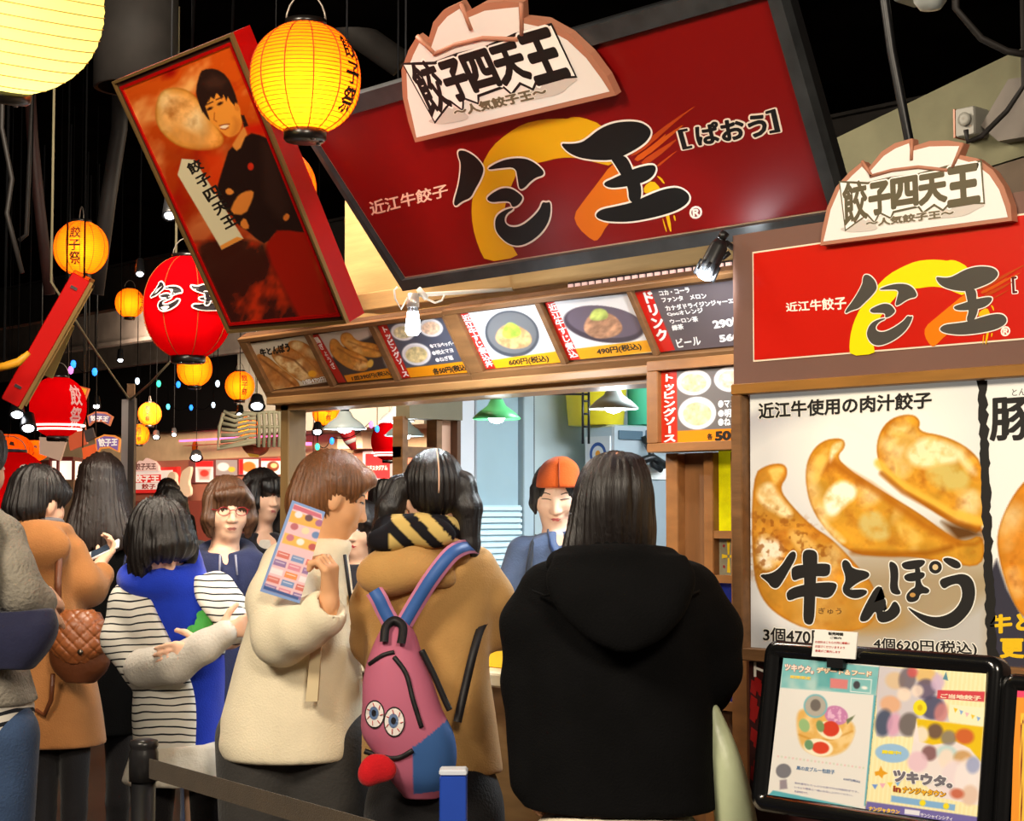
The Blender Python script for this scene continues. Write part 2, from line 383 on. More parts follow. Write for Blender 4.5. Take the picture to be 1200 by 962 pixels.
def logo(mb, F, T, c, ink=(14, 14, 13), yel=(222, 165, 5), org=(214, 108, 8)):
    """T maps big-sign plane coordinates to this plane"""
    g = lambda P, it=2: [T(p) for p in smooth_poly(SF.pxs(P), it)]
    mb.flat(F, g(CRES, 1), c, yel); mb.flat(F, g(ORNG, 1), c + .0004, org)
    for k, P in enumerate(STRK): mb.flat(F, g(P, 1), c + .0003 + k * .00005, (196, 80, 8) if k % 2 else (178, 62, 6))
    for k, P in enumerate(YLINE): mb.flat(F, g(P, 1), c + .0006, (226, 176, 10))
    glyph_strokes(mb, F, T, c + .0008, ink)
def glyph_strokes(mb, F, T, c, ink, ow=.0052, white=(240, 228, 215)):
    g = lambda P: [T(p) for p in smooth_poly(SF.pxs(P), 2)]
    w = abs(T((1, 0))[0] - T((0, 0))[0])
    for k, P in enumerate(PAO + OU): mb.flat(F, grow(g(P), ow * w), c + k * .00003, white)
    for k, P in enumerate(PAO + OU): mb.flat(F, g(P), c + .0006 + k * .00003, ink)
ident = lambda p: (p[0], p[1])
# ------------------------------------------------------------------ dumpling-shaped crest board
def zc(p): return [(860 + x / 3.206, y / 3.206) for x, y in p]
RF = Frame(onY(891, 422.5, RB))
CREST = RF.pxs(zc([(370, 930), (377, 870), (395, 790), (430, 710), (480, 655), (530, 615), (552, 640), (600, 580), (650, 548), (715, 530), (720, 560), (780, 540), (850, 538), (910, 548), (893, 592), (960, 605), (1020, 650), (1060, 710), (1085, 780), (1090, 838)]))
FOLDS = [RF.pxs(zc(p)) for p in ([(530, 615), (565, 672)], [(717, 535), (714, 612)], [(908, 548), (868, 640)], [(560, 672), (640, 650), (740, 638), (850, 650)])]
BAND = RF.pxs(zc([(452, 702), (968, 632), (974, 772), (458, 856)])); SUB = RF.pxs(zc([(545, 836), (872, 792), (874, 822), (546, 862)]))
CLD = [RF.pxs(zc(p)) for p in ([(440, 868), (480, 858), (500, 835), (550, 828), (580, 850), (590, 872), (520, 880), (470, 880)], [(800, 830), (830, 795), (880, 772), (940, 775), (1000, 778), (960, 795), (920, 820), (850, 828)])]
def crest(name, label, F, bl, br, ink):
    a0 = np.array(F.px(*bl)); a1 = np.array(F.px(*br)); b0 = np.array(CREST[0]); b1 = np.array(CREST[-1]); k = (a1[0] - a0[0]) / (b1[0] - b0[0])
    def T(p): return (a0[0] + (p[0] - b0[0]) * k, a0[1] + (p[1] - b0[1]) * k)
    t = thing(name, label, 'sign', F.at(*a0), 'dumpling-shaped crest boards')
    P = [T(p) for p in CREST]
    m = MB(); m.prism(F, P, 0.022, .045, (176, 118, 92)); m.build('board', PRINT, t)
    m = MB(); cx = np.mean([p[0] for p in P]); 
    inner = grow(np.array(P), -.0125 * k)
    m.flat(F, inner, .0458, (236, 231, 226))
    for fd in FOLDS:
        q = [F.at(*T(p), .0465) for p in fd]; m.tube(q, .0042 * k, 6, (176, 118, 92))
    m.build('face_panel', PRINT, t)
    m = MB()
    for cl in CLD: m.flat(F, smooth_poly([T(p) for p in cl], 2), .0468, (205, 196, 188))
    q = [np.array(T(p)) for p in BAND]; chars = '餃子四天王'; xs = [0, .2, .37, .57, .775, 1.0]
    dip = [0, .30, .30, .28, .22, .0]
    lerp = lambda u, v: q[0] * (1 - u) * (1 - v) + q[1] * u * (1 - v) + q[2] * u * v + q[3] * (1 - u) * v
    top = [.0, .11, .08, .08, .0]; bot = [1.0, .84, .76, .79, .94]
    for i, ch in enumerate(chars):
        u0, u1 = xs[i] + .010, xs[i + 1] - .010
        quad = [lerp(u0, top[i]), lerp(u1, top[i] - .02), lerp(u1, bot[i] - (.1 if i == 0 else 0)), lerp(u0, bot[i])]
        text(m, F, ch, quad, .047, ink, bold=.03 if i == 0 else .055, outline=(250, 246, 240), ow=.04)
    # stepped ink outline round the lettering
    lo = [lerp(u, v) for u, v in ((-.01, -.05), (.1, .03), (.2, .09), (.37, .04), (.57, .05), (.78, -.05), (1.01, -.08), (1.02, 1.0), (.79, .84), (.74, 1.0), (.68, .82), (.6, .98), (.57, .8), (.38, .84), (.36, .98), (.28, .8), (.24, 1.02), (.19, .8), (.02, 1.1))]
    m.flat(F, grow(np.array(lo), .0055 * k), .0469, ink); m.flat(F, lo, .04695, (250, 246, 240))
    text(m, F, '～人気餃子王～', [T(p) for p in SUB], .0472, (110, 98, 76), bold=.05, outline=(240, 234, 222), ow=.05)
    m.build('lettering', PRINT, t); return t
# ------------------------------------------------------------------ big tilted sign
t = thing('shop_sign', 'large red tilted fascia sign with black brush characters in a dark frame', 'sign', SF.o)
INN = SF.pxs([(475.5, 323.7), (975.2, 244), (902.5, -6), (363, 148)]); w_ = INN[1][0]; h_ = INN[2][1]
OUT = [(INN[0][0] - .020, -.040), (INN[1][0] + .036, -.040), (INN[2][0] + .046, h_ + .05), (INN[3][0] - .035, h_ + .05)]
m = MB(); m.prism(SF, OUT, -.04, -.012); m.build('backing_box', BLACK, t)
m = MB(); FR = M('sign_frame_charcoal', (52, 54, 56), .35, var=.3, vscale=14); IN2 = [tuple(q) for q in grow(np.array(INN), .006)]
for i in range(4): j = (i + 1) % 4; m.prism(SF, [IN2[i], IN2[j], OUT[j], OUT[i]], -.012, .02)
m.build('frame', FR, t)
m = MB(); m.prism(SF, IN2, -.012, .002, (214, 190, 160)); m.build('cream_edging', PRINT, t)
m = MB(); m.prism(SF, INN, .002, .004, (124, 5, 5)); m.build('red_panel', PM('print_sign', .42, spec=.4), t)
m = MB(); logo(m, SF, ident, .0046)
ptext(m, SF, '近江牛餃子', [(433, 236), (525, 214), (526, 229), (437, 252)], .0046, (236, 200, 180), bold=.022)
ptext(m, SF, '[', [(796, 152), (806, 150), (812, 172), (802, 174)], .0046, (16, 14, 14), bold=.02, outline=(238, 222, 205), ow=.05)
ptext(m, SF, 'ぱおう', [(815, 147), (897, 131), (900, 157), (820, 169)], .0046, (16, 14, 14), bold=.04, outline=(238, 222, 205), ow=.07)
ptext(m, SF, ']', [(899, 130), (909, 127), (915, 153), (904, 155)], .0046, (16, 14, 14), bold=.02, outline=(238, 222, 205), ow=.05)
ptext(m, SF, '®', [(809, 242), (823, 240), (824, 254), (810, 256)], .0046, (240, 225, 215), bold=.03)
m.build('lettering', PRINT, t)
crest('crest_board', 'fan-shaped dumpling crest board fixed over the big tilted red sign', SF, (498.6, 159.5), (734, 103), (20, 18, 16))
# ------------------------------------------------------------------ panelled block on the right
def wall_px(x, y, Y): return onY(x, y, Y)
blk = MB()
xL = onY(866, 450, RB)[0]
blk.box(WORLD, xL, 1.2, RB + .03, RB + .9, 0, 2.02); 
struct(blk.build('wall_stall_block', M('block_brown', (112, 80, 68), .55, var=.08, vscale=3, bump=.04)))
a, b = RF.px(865, 280); a1 = 1.0 + 1.2
t = thing('side_sign', 'lower red sign with grey brush characters in a wide brown frame', 'sign', RF.at(a, -.05))
ft = RF.px(866, 277)[1]; fb = RF.px(866, 452)[1]
w_, h_ = .80, RF.px(889, 298.2)[1]
m = MB(); m.box(RF, a, w_ + .08, fb, ft, -.02, .02); m.build('frame', MATS['block_brown'], t)
m = MB(); m.box(RF, -.004, w_ + .004, -.004, h_ + .004, .02, .0215, (240, 222, 196)); m.build('cream_edging', PRINT, t)
SIGNLIT = PM('print_backlit', .3, emit=.10)
m = MB(); m.box(RF, 0, w_, 0, h_, .0215, .0225, (190, 22, 6)); m.build('red_panel', SIGNLIT, t)
p0 = np.array(SF.pxs(z1([(122, 570)]))[0]); p1 = np.array(SF.pxs(z2([(860, 590)]))[0]); p2 = np.array(SF.pxs(z2([(370, 752)]))[0])
q0 = np.array(RF.px(998, 366)); q1 = np.array(RF.px(1188, 372)); q2 = np.array(RF.px(1116, 391.5))
kx = (q1[0] - q0[0]) / (p1[0] - p0[0]); pt_ = np.array(SF.pxs(z1([(190, 240)]))[0]); qt = np.array(RF.px(1025, 323)); ky = (qt[1] - q2[1]) / (pt_[1] - p2[1])
TR_ = lambda p: (q0[0] + (p[0] - p0[0]) * kx, q2[1] + (p[1] - p2[1]) * ky)
m = MB(); logo(m, RF, TR_, .0229, ink=(74, 70, 64), yel=(244, 214, 8), org=(232, 118, 8))
ptext(m, RF, '近江牛餃子', [(928, 356), (998, 348), (999, 363), (929, 366)], .0229, (250, 236, 220), bold=.025)
ptext(m, RF, '®', [(1180, 384), (1190.5, 383), (1190.5, 394), (1180, 395)], .0229, (250, 236, 220), bold=.03)
ptext(m, RF, '[', [(1193, 326), (1198, 325.5), (1199, 344), (1194, 344.5)], .0229, (90, 20, 20), bold=.02, outline=(250, 240, 230), ow=.05)
m.build('lettering', SIGNLIT, t)
crest('crest_board', 'pale dumpling-shaped crest board with grey lettering above the lower red sign', RF, (975.4, 290), (1199.6, 261.5), (92, 84, 60))
# gold-brown strip and the poster light box
GOLD = M('wood_gold', (150, 104, 44), .4, var=.15, vscale=6, stretch=(1, 9, 9), bump=.04)
PF = Frame(onY(881, 758, RB))
t = thing('poster_box', 'wooden wall light box holding the large dumpling posters', 'poster frame', PF.o)
pa = PF.px(868, 600)[0]; pi = PF.px(880, 600)[0]; pt2 = PF.px(879.5, 463)[1]; po = PF.px(868, 451)[1]; pb = PF.px(881, 758)[1]; pb2 = PF.px(881, 773)[1]
m = MB(); m.box(PF, pa, 1.0, pt2, po, 0, .035, bev=.004); m.build('frame_top', GOLD, t)
m = MB(); m.box(PF, pa, pi, pb2, pt2, 0, .035, bev=.004); m.build('frame_side', WOOD, t)
m = MB(); m.box(PF, pa, 1.0, pb2, pb, 0, .035, bev=.004); m.build('frame_bottom', WOOD, t)
POST = PM('print_lightbox', .22, emit=.2, spec=.5)
def dumpling(p, sp, seed, base=(206, 142, 44), sc=1.0):
    m_, d = p.mask(sp, 2.0 if sc == 1 else 1.0)
    n = vnoise(p.X, p.Y, 26 * sc, seed, 4); n2 = vnoise(p.X, p.Y, 12 * sc, seed + 9, 4); n3 = vnoise(p.X + p.Y * .6, p.Y - p.X * .4, 44 * sc, seed + 5, 2)
    col = np.array(base) * (.78 + .5 * n[..., None])
    pale = np.clip((n3 - .5) * 4, 0, 1)[..., None] * np.clip(.4 + n2 * .9, 0, 1)[..., None]; col = col * (1 - pale * .8) + np.array((246, 228, 178)) * pale * .8
    brown = np.clip((n2 * .6 + n * .5 - .55) * 3.2, 0, 1)[..., None]; col = col * (1 - brown * .7) + np.array((150, 78, 20)) * brown * .7
    rim = np.clip(1 + d / (9 * sc), 0, 1)[..., None]; col = col * (1 - rim * .45) + np.array((196, 122, 26)) * rim * .45
    edge = np.clip(1 + d / (3 * max(sc, .5)), 0, 1)[..., None]; col = col * (1 - edge * .5) + np.array((140, 74, 14)) * edge * .5
    m3 = m_[..., None]; p.I = p.I * (1 - m3) + col * m3
def zp(p): return [(860 + x / 2.829, 440 + y / 2.829) for x, y in p]
def pale(p, pts, col, a=.8, soft=5, seed=1):
    m, _ = p.mask(smooth_poly(zp(pts)), soft); p.mix(m * a * np.clip(.25 + 1.3 * vnoise(p.X, p.Y, 9, seed, 3), 0, 1), col)
def left_poster(p):
    p.I[:] = np.array((220, 220, 214)); p.ell(930, 640, 150, 165, (184, 182, 184), 0, 10); p.ell(955, 650, 140, 160, (214, 212, 208), 0, 26); p.ell(1030, 520, 90, 90, (240, 238, 226), 0, 60, .9)
    p.mix(np.clip((p.Y - 600) / 80, 0, 1) * np.clip((p.X - 940) / 70, 0, 1) * .8, (150, 126, 88))
    G = (204, 146, 44)
    dumpling(p, smooth_poly(zp([(480, 190), (520, 140), (590, 125), (620, 150), (610, 185), (700, 200), (780, 240), (830, 300), (830, 530), (760, 510), (660, 450), (560, 380), (500, 330), (470, 260)])), 31, G)
    pale(p, [(580, 235), (640, 200), (720, 225), (770, 270), (700, 300), (620, 310), (570, 280)], (250, 236, 190), .9, 8, 2); pale(p, [(640, 300), (720, 290), (790, 330), (770, 380), (690, 380), (640, 345)], (206, 186, 104), .9, 8, 3); pale(p, [(520, 160), (570, 145), (590, 170), (540, 215), (510, 260), (505, 210)], (246, 220, 140), .8, 6, 4); pale(p, [(740, 250), (800, 300), (810, 340), (760, 310)], (248, 232, 180), .7, 6, 4)
    p.line(zp([(480, 290), (530, 345), (620, 400), (720, 455), (825, 485)]), 10, (236, 186, 70), .85, 5); p.line(zp([(490, 325), (560, 385), (660, 440), (740, 490), (825, 515)]), 6, (156, 84, 16), .75, 4)
    p.poly(zp([(690, 485), (780, 505), (828, 530), (740, 548)]), (96, 62, 30), 8)
    dumpling(p, smooth_poly(zp([(235, 345), (245, 270), (290, 215), (360, 205), (372, 235), (340, 270), (380, 310), (440, 350), (520, 400), (620, 460), (700, 520), (760, 555), (830, 520), (830, 640), (700, 620), (600, 600), (480, 600), (390, 590), (310, 520), (255, 440)])), 12, G)
    pale(p, [(300, 390), (350, 345), (400, 360), (410, 400), (370, 430), (330, 470), (300, 450)], (252, 242, 214), 1, 6, 5); pale(p, [(420, 460), (470, 440), (510, 490), (520, 540), (460, 550), (410, 510)], (206, 184, 110), .9, 7, 6); pale(p, [(250, 320), (270, 270), (310, 235), (320, 260), (290, 330), (265, 370)], (240, 196, 96), .8, 5, 7); pale(p, [(540, 480), (590, 500), (640, 550), (590, 570), (545, 530)], (232, 190, 90), .8, 6, 8); pale(p, [(280, 450), (320, 500), (380, 550), (350, 560), (290, 500)], (250, 230, 176), .7, 5, 9); pale(p, [(330, 225), (362, 215), (358, 240), (336, 262), (318, 300), (318, 255)], (252, 236, 190), .9, 4, 5)
    p.line(zp([(330, 290), (380, 325), (450, 365), (540, 430), (640, 500), (740, 555)]), 9, (170, 96, 20), .7, 7); p.line(zp([(395, 585), (520, 592), (640, 590), (720, 570)]), 6, (146, 78, 14), .7, 6); p.line(zp([(745, 560), (800, 560), (828, 540)]), 5, (150, 84, 16), .5, 4)
    dumpling(p, smooth_poly(zp([(60, 330), (110, 295), (170, 290), (180, 330), (150, 375), (190, 430), (260, 500), (330, 545), (400, 620), (470, 700), (480, 800), (420, 850), (260, 850), (150, 800), (90, 740), (60, 640)])), 3, (196, 136, 46))
    pale(p, [(80, 365), (130, 350), (150, 400), (200, 455), (180, 480), (110, 440), (75, 410)], (246, 226, 176), .9, 6, 11); pale(p, [(80, 520), (150, 545), (170, 600), (110, 650), (75, 620)], (250, 238, 214), .9, 7, 12); pale(p, [(110, 310), (165, 300), (165, 330), (135, 370), (125, 335)], (246, 206, 110), .8, 4, 13); pale(p, [(180, 500), (260, 540), (300, 600), (240, 600), (190, 560)], (232, 190, 110), .7, 6, 14)
    m, _ = p.mask(zp([(60, 420), (200, 460), (340, 560), (300, 660), (60, 660)]), 20); p.mix(m * np.clip((vnoise(p.X, p.Y, 5, 77, 2) - .55) * 5, 0, 1) * .7, (140, 78, 24))
    p.ell(985, 712, 70, 26, (186, 132, 50), 10, 12, .6)
    p.poly([(880, 738), (920, 744), (990, 752), (1060, 748), (1160, 700), (1160, 790), (870, 790)], (186, 184, 180), 26, .85)
t0 = picture(PF, [(879, 461), (1148, 443), (1158, 782), (880, 760)], 250, 290, left_poster, .006, 'dumpling_poster', POST, t)
def right_poster(p):
    p.I[:] = (232, 230, 222); p.poly([(1150, 690), (1168, 655), (1180, 690), (1205, 735), (1260, 735), (1260, 800), (1140, 800)], (58, 56, 66), 4)
    dumpling(p, smooth_poly([(1167, 640), (1172, 610), (1190, 575), (1210, 555), (1260, 540), (1300, 640), (1280, 730), (1215, 735), (1195, 720), (1180, 690)]), 44, (206, 130, 40))
picture(PF, [(1154, 443), (1320, 432), (1320, 800), (1160, 782)], 110, 200, right_poster, .006, 'pork_poster', POST, t)
m = MB()   # torn black brush edge between the two posters
e0 = []; e1 = []
for i in range(60):
    y = 446 + i * 5.7; x = 1148 + i * .2
    e0.append((x - 2 + rng.rand() * 3, y)); e1.append((x + 8 + rng.rand() * 4 + max(0, i - 52) * .6, y))
m.flat(PF, PF.pxs(e0 + e1[::-1]), .0066, (26, 24, 22)); m.build('brush_divider', PRINT, t)
INK = (30, 28, 26); WH = (244, 242, 232)
m = MB()
ptext(m, PF, '近江牛使用の肉汁餃子', [(891, 473), (1094, 459), (1093, 478), (892, 491)], .0066, INK, bold=.03, outline=WH, ow=.05)
# brush lettering, traced
def zq(p): return [(880 + x / 4.286, 620 + y / 4.286) for x, y in p]
BR = [[(45, 228), (110, 225), (160, 190), (205, 115), (232, 110), (238, 140), (205, 200), (165, 270), (140, 300), (110, 290), (95, 265)],
      [(215, 185), (300, 175), (405, 170), (410, 200), (400, 238), (330, 235), (260, 245), (222, 262), (212, 230)],
      [(190, 310), (240, 285), (340, 268), (440, 265), (440, 300), (405, 350), (330, 335), (250, 340), (200, 362), (188, 340)],
      [(272, 110), (300, 100), (340, 110), (345, 150), (335, 260), (332, 380), (325, 470), (300, 482), (272, 465), (275, 380), (278, 240), (268, 150)],
      [(462, 175), (480, 150), (505, 165), (520, 200), (600, 210), (608, 240), (550, 265), (510, 295), (505, 305), (590, 300), (595, 325), (540, 352), (485, 335), (465, 300), (490, 250)],
      [(640, 285), (668, 290), (665, 320), (620, 380), (640, 350), (690, 345), (685, 400), (665, 415), (700, 410), (730, 350), (765, 400), (745, 440), (690, 470), (645, 465), (638, 400), (600, 460), (560, 465), (555, 440), (600, 350)],
      [(700, 155), (745, 175), (752, 230), (745, 290), (768, 325), (735, 330), (705, 310), (712, 230)],
      [(765, 165), (870, 150), (890, 165), (860, 195), (800, 205), (770, 195)], [(775, 225), (880, 210), (885, 240), (840, 262), (785, 262)],
      [(830, 180), (862, 185), (860, 280), (910, 300), (900, 325), (860, 320), (850, 360), (800, 370), (785, 335), (815, 300), (840, 290)],
      [(968, 150), (1000, 140), (1055, 160), (1068, 190), (1040, 200), (1000, 180)],
      [(950, 255), (1010, 235), (1080, 220), (1125, 250), (1140, 320), (1120, 400), (1070, 460), (1020, 495), (960, 500), (880, 470), (820, 420), (790, 385), (850, 420), (930, 445), (1000, 430), (1050, 390), (1075, 330), (1060, 270), (1010, 280), (975, 305)]]
for k, P in enumerate(BR): m.flat(PF, grow(np.array(smooth_poly(PF.pxs(zq(P)), 2)), .0030), .0066 + k * .00003, WH)
for k, P in enumerate(BR): m.flat(PF, smooth_poly(PF.pxs(zq(P)), 2), .0072 + k * .00003, INK)
ang = [i * PI_ / 10 for i in range(20)]
for rr, cc, col in ((9.0, .0073, WH), (7.6, .0077, INK), (3.4, .0079, (226, 200, 150))):
    m.flat(PF, PF.pxs([(1098.5 + rr * math.cos(w), 664.5 + rr * math.sin(w)) for w in ang]), cc, col)
m.flat(PF, PF.pxs([(1072 + 3.4 * math.cos(w), 697 + 2.6 * math.sin(w)) for w in ang]), .0079, (200, 150, 80))
ptext(m, PF, 'ぎゅう', [(961, 712), (988, 712), (988, 720), (961, 719)], .0066, (80, 50, 24))
ptext(m, PF, '3個470円', [(897, 735), (970, 738), (970, 756), (897, 751)], .0066, INK, bold=.02, outline=WH, ow=.06)
ptext(m, PF, '4個620円(税込)', [(1026, 747), (1146, 752), (1147, 769), (1026, 762)], .0066, INK, bold=.02, outline=WH, ow=.06)
ptext(m, PF, '豚', [(1163, 468), (1218, 464), (1218, 514), (1163, 516)], .0066, INK, bold=.025)
ptext(m, PF, 'とん', [(1188, 456), (1204, 455), (1204, 463), (1188, 464)], .0066, INK)
ptext(m, PF, '牛と', [(1162, 722), (1212, 717), (1212, 738), (1162, 742)], .0066, (240, 196, 20), bold=.05)
ptext(m, PF, '更', [(1175, 749), (1201, 749), (1201, 770), (1175, 770)], .0066, (240, 196, 20), bold=.05)
m.build('lettering', PRINT, t)
# dark red dado below the posters
t = thing('dado_panel', 'dark red printed panel below the posters behind the snap-frame board', 'panel', PF.at(pi, pb2 - .9))
m = MB(); m.box(PF, pi, 1.0, -.9 + pb2, pb2 - .003, 0, .012, (52, 14, 12))
for i in range(26):
    x, y = pi + .005 + rng.rand() * .05, pb2 - rng.rand() * .3; m.flat(PF, [(x, y), (x + .02, y - .01), (x + .012, y - .04), (x - .004, y - .03)], .0124 + i * 1e-5, (150, 16, 12))
m.build('board', PRINT, t)
m = MB(); ptext(m, PF, 'ト', [(888, 776), (899, 777), (899, 792), (888, 792)], .0135, (240, 236, 226), bold=.03); m.build('lettering', PRINT, t)
# ================================================================== the stall front
def rings(p, cx, cy, rx, ry, fill, rim=(240, 238, 240), seed=1, rot=8):
    """a white bowl of grated topping seen from above"""
    p.ell(cx, cy, rx, ry, rim, rot); p.ell(cx, cy + ry * .04, rx * .9, ry * .86, (222, 218, 222), rot)
    m = np.clip(.5 - (np.hypot((p.X - cx) / (rx * .76), (p.Y - cy - ry * .05) / (ry * .72)) - 1) * rx * .5, 0, 1)
    n = vnoise(p.X, p.Y, max(rx * .22, 2), seed, 3)[..., None]; c = np.array(fill) * (.72 + .5 * n); k = m[..., None]; p.I = p.I * (1 - k) + c * k
def top_panel(p):
    p.I[:] = np.array((88, 82, 84)); 
def gyo(p, pts, seed, base):
    dumpling(p, smooth_poly(pts), seed, base, .32)
ORG = (238, 150, 20); REDS = (196, 26, 20)
MF = tiltframe(322, 457, 3.44, 32.5)
panel_q = [[(291, 403), (356, 393.5), (388, 447), (321, 457)], [(363.5, 393), (434.6, 382.8), (461.2, 442.7), (396.6, 448.6)], [(442.6, 382), (518, 372.4), (550.3, 436.2), (470.2, 443.5)],
           [(537.4, 368.2), (629.8, 356.5), (657.4, 424.6), (569.7, 432.5)], [(638.4, 354.9), (737.5, 343.8), (764.4, 412.9), (664.7, 422.4)], [(743.8, 342.2), (880, 326), (895, 402), (773.9, 412.5)]]
def mk1(p):
    p.I[:] = (206, 196, 178)
    gyo(p, [(336, 400), (352, 398), (372, 412), (384, 430), (386, 444), (372, 444), (354, 424), (340, 410)], 8, (176, 116, 62)); gyo(p, [(316, 412), (332, 404), (350, 412), (372, 432), (378, 447), (356, 450), (336, 436), (322, 424)], 5, (186, 126, 70)); gyo(p, [(298, 414), (312, 416), (330, 432), (352, 448), (350, 458), (322, 460), (306, 438)], 2, (180, 122, 68))
    p.line([(322, 414), (345, 422), (366, 442)], 2, (110, 60, 26), .7, 2); p.line([(304, 420), (326, 436), (346, 452)], 2, (110, 60, 26), .6, 2); p.ell(366, 438, 5, 4, (236, 170, 40))
def mk2(p):
    p.I[:] = (196, 190, 184); p.poly([(384, 425), (400, 408), (440, 392), (450, 425), (460, 445), (400, 450)], (52, 50, 56), 3)
    gyo(p, [(400, 390), (410, 389), (418, 400), (440, 402), (454, 410), (446, 420), (424, 418), (408, 410), (398, 400)], 6, (212, 152, 66)); gyo(p, [(386, 398), (394, 396), (402, 408), (422, 414), (434, 424), (430, 436), (412, 434), (396, 424), (386, 412)], 4, (206, 142, 60))
    p.line([(396, 408), (412, 418), (430, 424)], 1.6, (140, 80, 24), .7, 2); p.line([(408, 400), (424, 406), (446, 412)], 1.6, (150, 90, 30), .7, 2); p.ell(434, 426, 3.5, 5, (236, 186, 80), 20)
    p.poly([(403, 440), (459, 430.5), (464, 443), (408, 450)], ORG, 1); p.poly([(363, 392), (372, 390), (407, 450), (396, 450)], REDS, 1)
def mk3(p):
    p.I[:] = (78, 82, 98); rings(p, 472, 389, 14, 10, (226, 214, 170), seed=3); rings(p, 505, 384, 14, 10.5, (236, 200, 170), seed=5); rings(p, 488, 415, 17, 13, (226, 206, 150), seed=6)
    p.poly([(470, 432), (547, 423), (552, 438), (476, 446)], ORG, 1); p.poly([(441, 381), (453, 380), (482, 445), (469, 446)], REDS, 1)
def mk4(p):
    p.I[:] = (228, 226, 228); p.ell(604, 400, 30, 25, (190, 192, 200), 12); p.ell(600, 391, 32, 27, (70, 74, 82), 12); p.ell(600, 390, 29, 24, (106, 108, 112), 12)
    n = vnoise(p.X, p.Y, 7, 3, 3); m, _ = p.mask(smooth_poly([(580, 392), (590, 380), (606, 380), (624, 392), (622, 406), (600, 410), (582, 402)]), 2); p.I = p.I * (1 - m[..., None]) + (np.array((206, 160, 110)) * (.65 + .7 * n[..., None])) * m[..., None]
    m, _ = p.mask(smooth_poly([(588, 388), (596, 376), (608, 382), (612, 392), (600, 397), (590, 396)]), 2); p.I = p.I * (1 - m[..., None]) + (np.array((160, 186, 70)) * (.7 + .6 * n[..., None])) * m[..., None]
    p.poly([(560, 424), (656, 411), (659, 425), (569, 434)], (240, 166, 24), 1); p.poly([(536, 368), (548, 366), (581, 432), (569, 434)], (206, 34, 24), 1)
def mk5(p):
    p.I[:] = (226, 224, 228); p.ell(708, 380, 48, 21, (70, 60, 72), 8); p.ell(708, 377, 44, 18, (104, 92, 108), 8)
    n = vnoise(p.X + p.Y, p.Y - p.X * .3, 8, 7, 3); m, _ = p.mask(smooth_poly([(682, 384), (692, 366), (716, 366), (730, 380), (728, 392), (706, 398), (690, 394)]), 2); p.I = p.I * (1 - m[..., None]) + (np.array((186, 138, 108)) * (.65 + .7 * n[..., None])) * m[..., None]
    m, _ = p.mask(smooth_poly([(690, 372), (696, 361), (710, 362), (714, 372), (704, 376), (694, 376)]), 2); p.I = p.I * (1 - m[..., None]) + (np.array((190, 206, 110)) * (.7 + .5 * n[..., None])) * m[..., None]
    p.poly([(655, 411), (763, 398), (766, 412), (664, 424)], (240, 166, 24), 1); p.poly([(637, 355), (649, 353), (680, 421), (664, 424)], (206, 34, 24), 1)
def mk6(p):
    p.I[:] = (96, 86, 90); p.poly([(742, 343), (762, 340), (791, 410), (773, 413)], (206, 28, 20), 1)
MENU = PM('print_menu', .3, spec=.5)
def board(name, label, px_left_top, px_right_top, idx, a0, a1):
    t = thing(name, label, 'menu board', MF.at(a0, -.03), 'tilted menu boards')
    qs = [MF.pxs(panel_q[i]) for i in idx]; lo = -.040; hi = max(q[0][1] for q in qs) + .022
    m = MB(); m.box(MF, a0, a1, lo, hi, -.035, -.006); m.build('back_box', WOODD, t)
    m = MB(); lo_in = min(min(q[2][1], q[3][1]) for q in qs) - .003; hi_in = hi - .016
    m.box(MF, a0, a1, lo, lo_in, -.006, .012, bev=.003); m.box(MF, a0, a1, hi_in, hi, -.006, .012, bev=.003)
    xs = [(a0, qs[0][3][0] - .004)] + [((qs[i][1][0] + qs[i][2][0]) / 2 + .004, (qs[i + 1][0][0] + qs[i + 1][3][0]) / 2 - .004) for i in range(len(qs) - 1)] + [(max(qs[-1][1][0], qs[-1][2][0]) + .004, a1)]
    for u, v in xs: 
        if v > u: m.box(MF, u, v, lo_in, hi_in, -.006, .010 if u > a0 and v < a1 else .012, bev=.002)
    m.build('frame', WOOD, t)
    return t
aL = MF.px(318, 462)[0]; aM = MF.px(556, 440)[0]; aR = MF.px(900, 400)[0]
tA = board('menu_board', 'tilted wooden menu board with three food pictures, next to the hanging portrait box', None, None, (0, 1, 2), aL - .02, aM)
tB = board('menu_board', 'tilted wooden menu board with bowl, plate and drink list panels, under the big sign', None, None, (3, 4, 5), aM + .001, aR)
PN = ['dumpling_panel', 'dumpling_panel', 'topping_panel', 'bowl_panel', 'plate_panel', 'drink_panel']
panels = []
for i, mk in enumerate((mk1, mk2, mk3, mk4, mk5, mk6)):
    q = panel_q[i]; panels.append(picture(MF, q, 96, 76, mk, -.003, PN[i], MENU, tA if i < 3 else tB))
BK = (46, 40, 34); WHT = (246, 242, 240)
def letters(i, items):
    for it in items:
        m = MB(); ptext(m, MF, it[0], it[1], -.0022, it[2], **(it[3] if len(it) > 3 else {})); m.build('lettering', MENU, panels[i])
letters(0, [('牛とんぽう', [(303, 410), (337, 402), (340, 412), (306, 418)], BK, dict(bold=.06)), ('3個470円', [(353, 446), (380, 441), (382, 447), (356, 451)], WHT, dict(bold=.03, outline=BK))])
letters(1, [('鶏ぎょうざ', [(367, 396), (372, 395), (394, 432), (389, 433)], WHT, dict(bold=.03, vert=True)), ('1皿390円(税込)', [(411, 441.5), (457, 434), (459, 440), (413, 447.5)], BK, dict(bold=.03))])
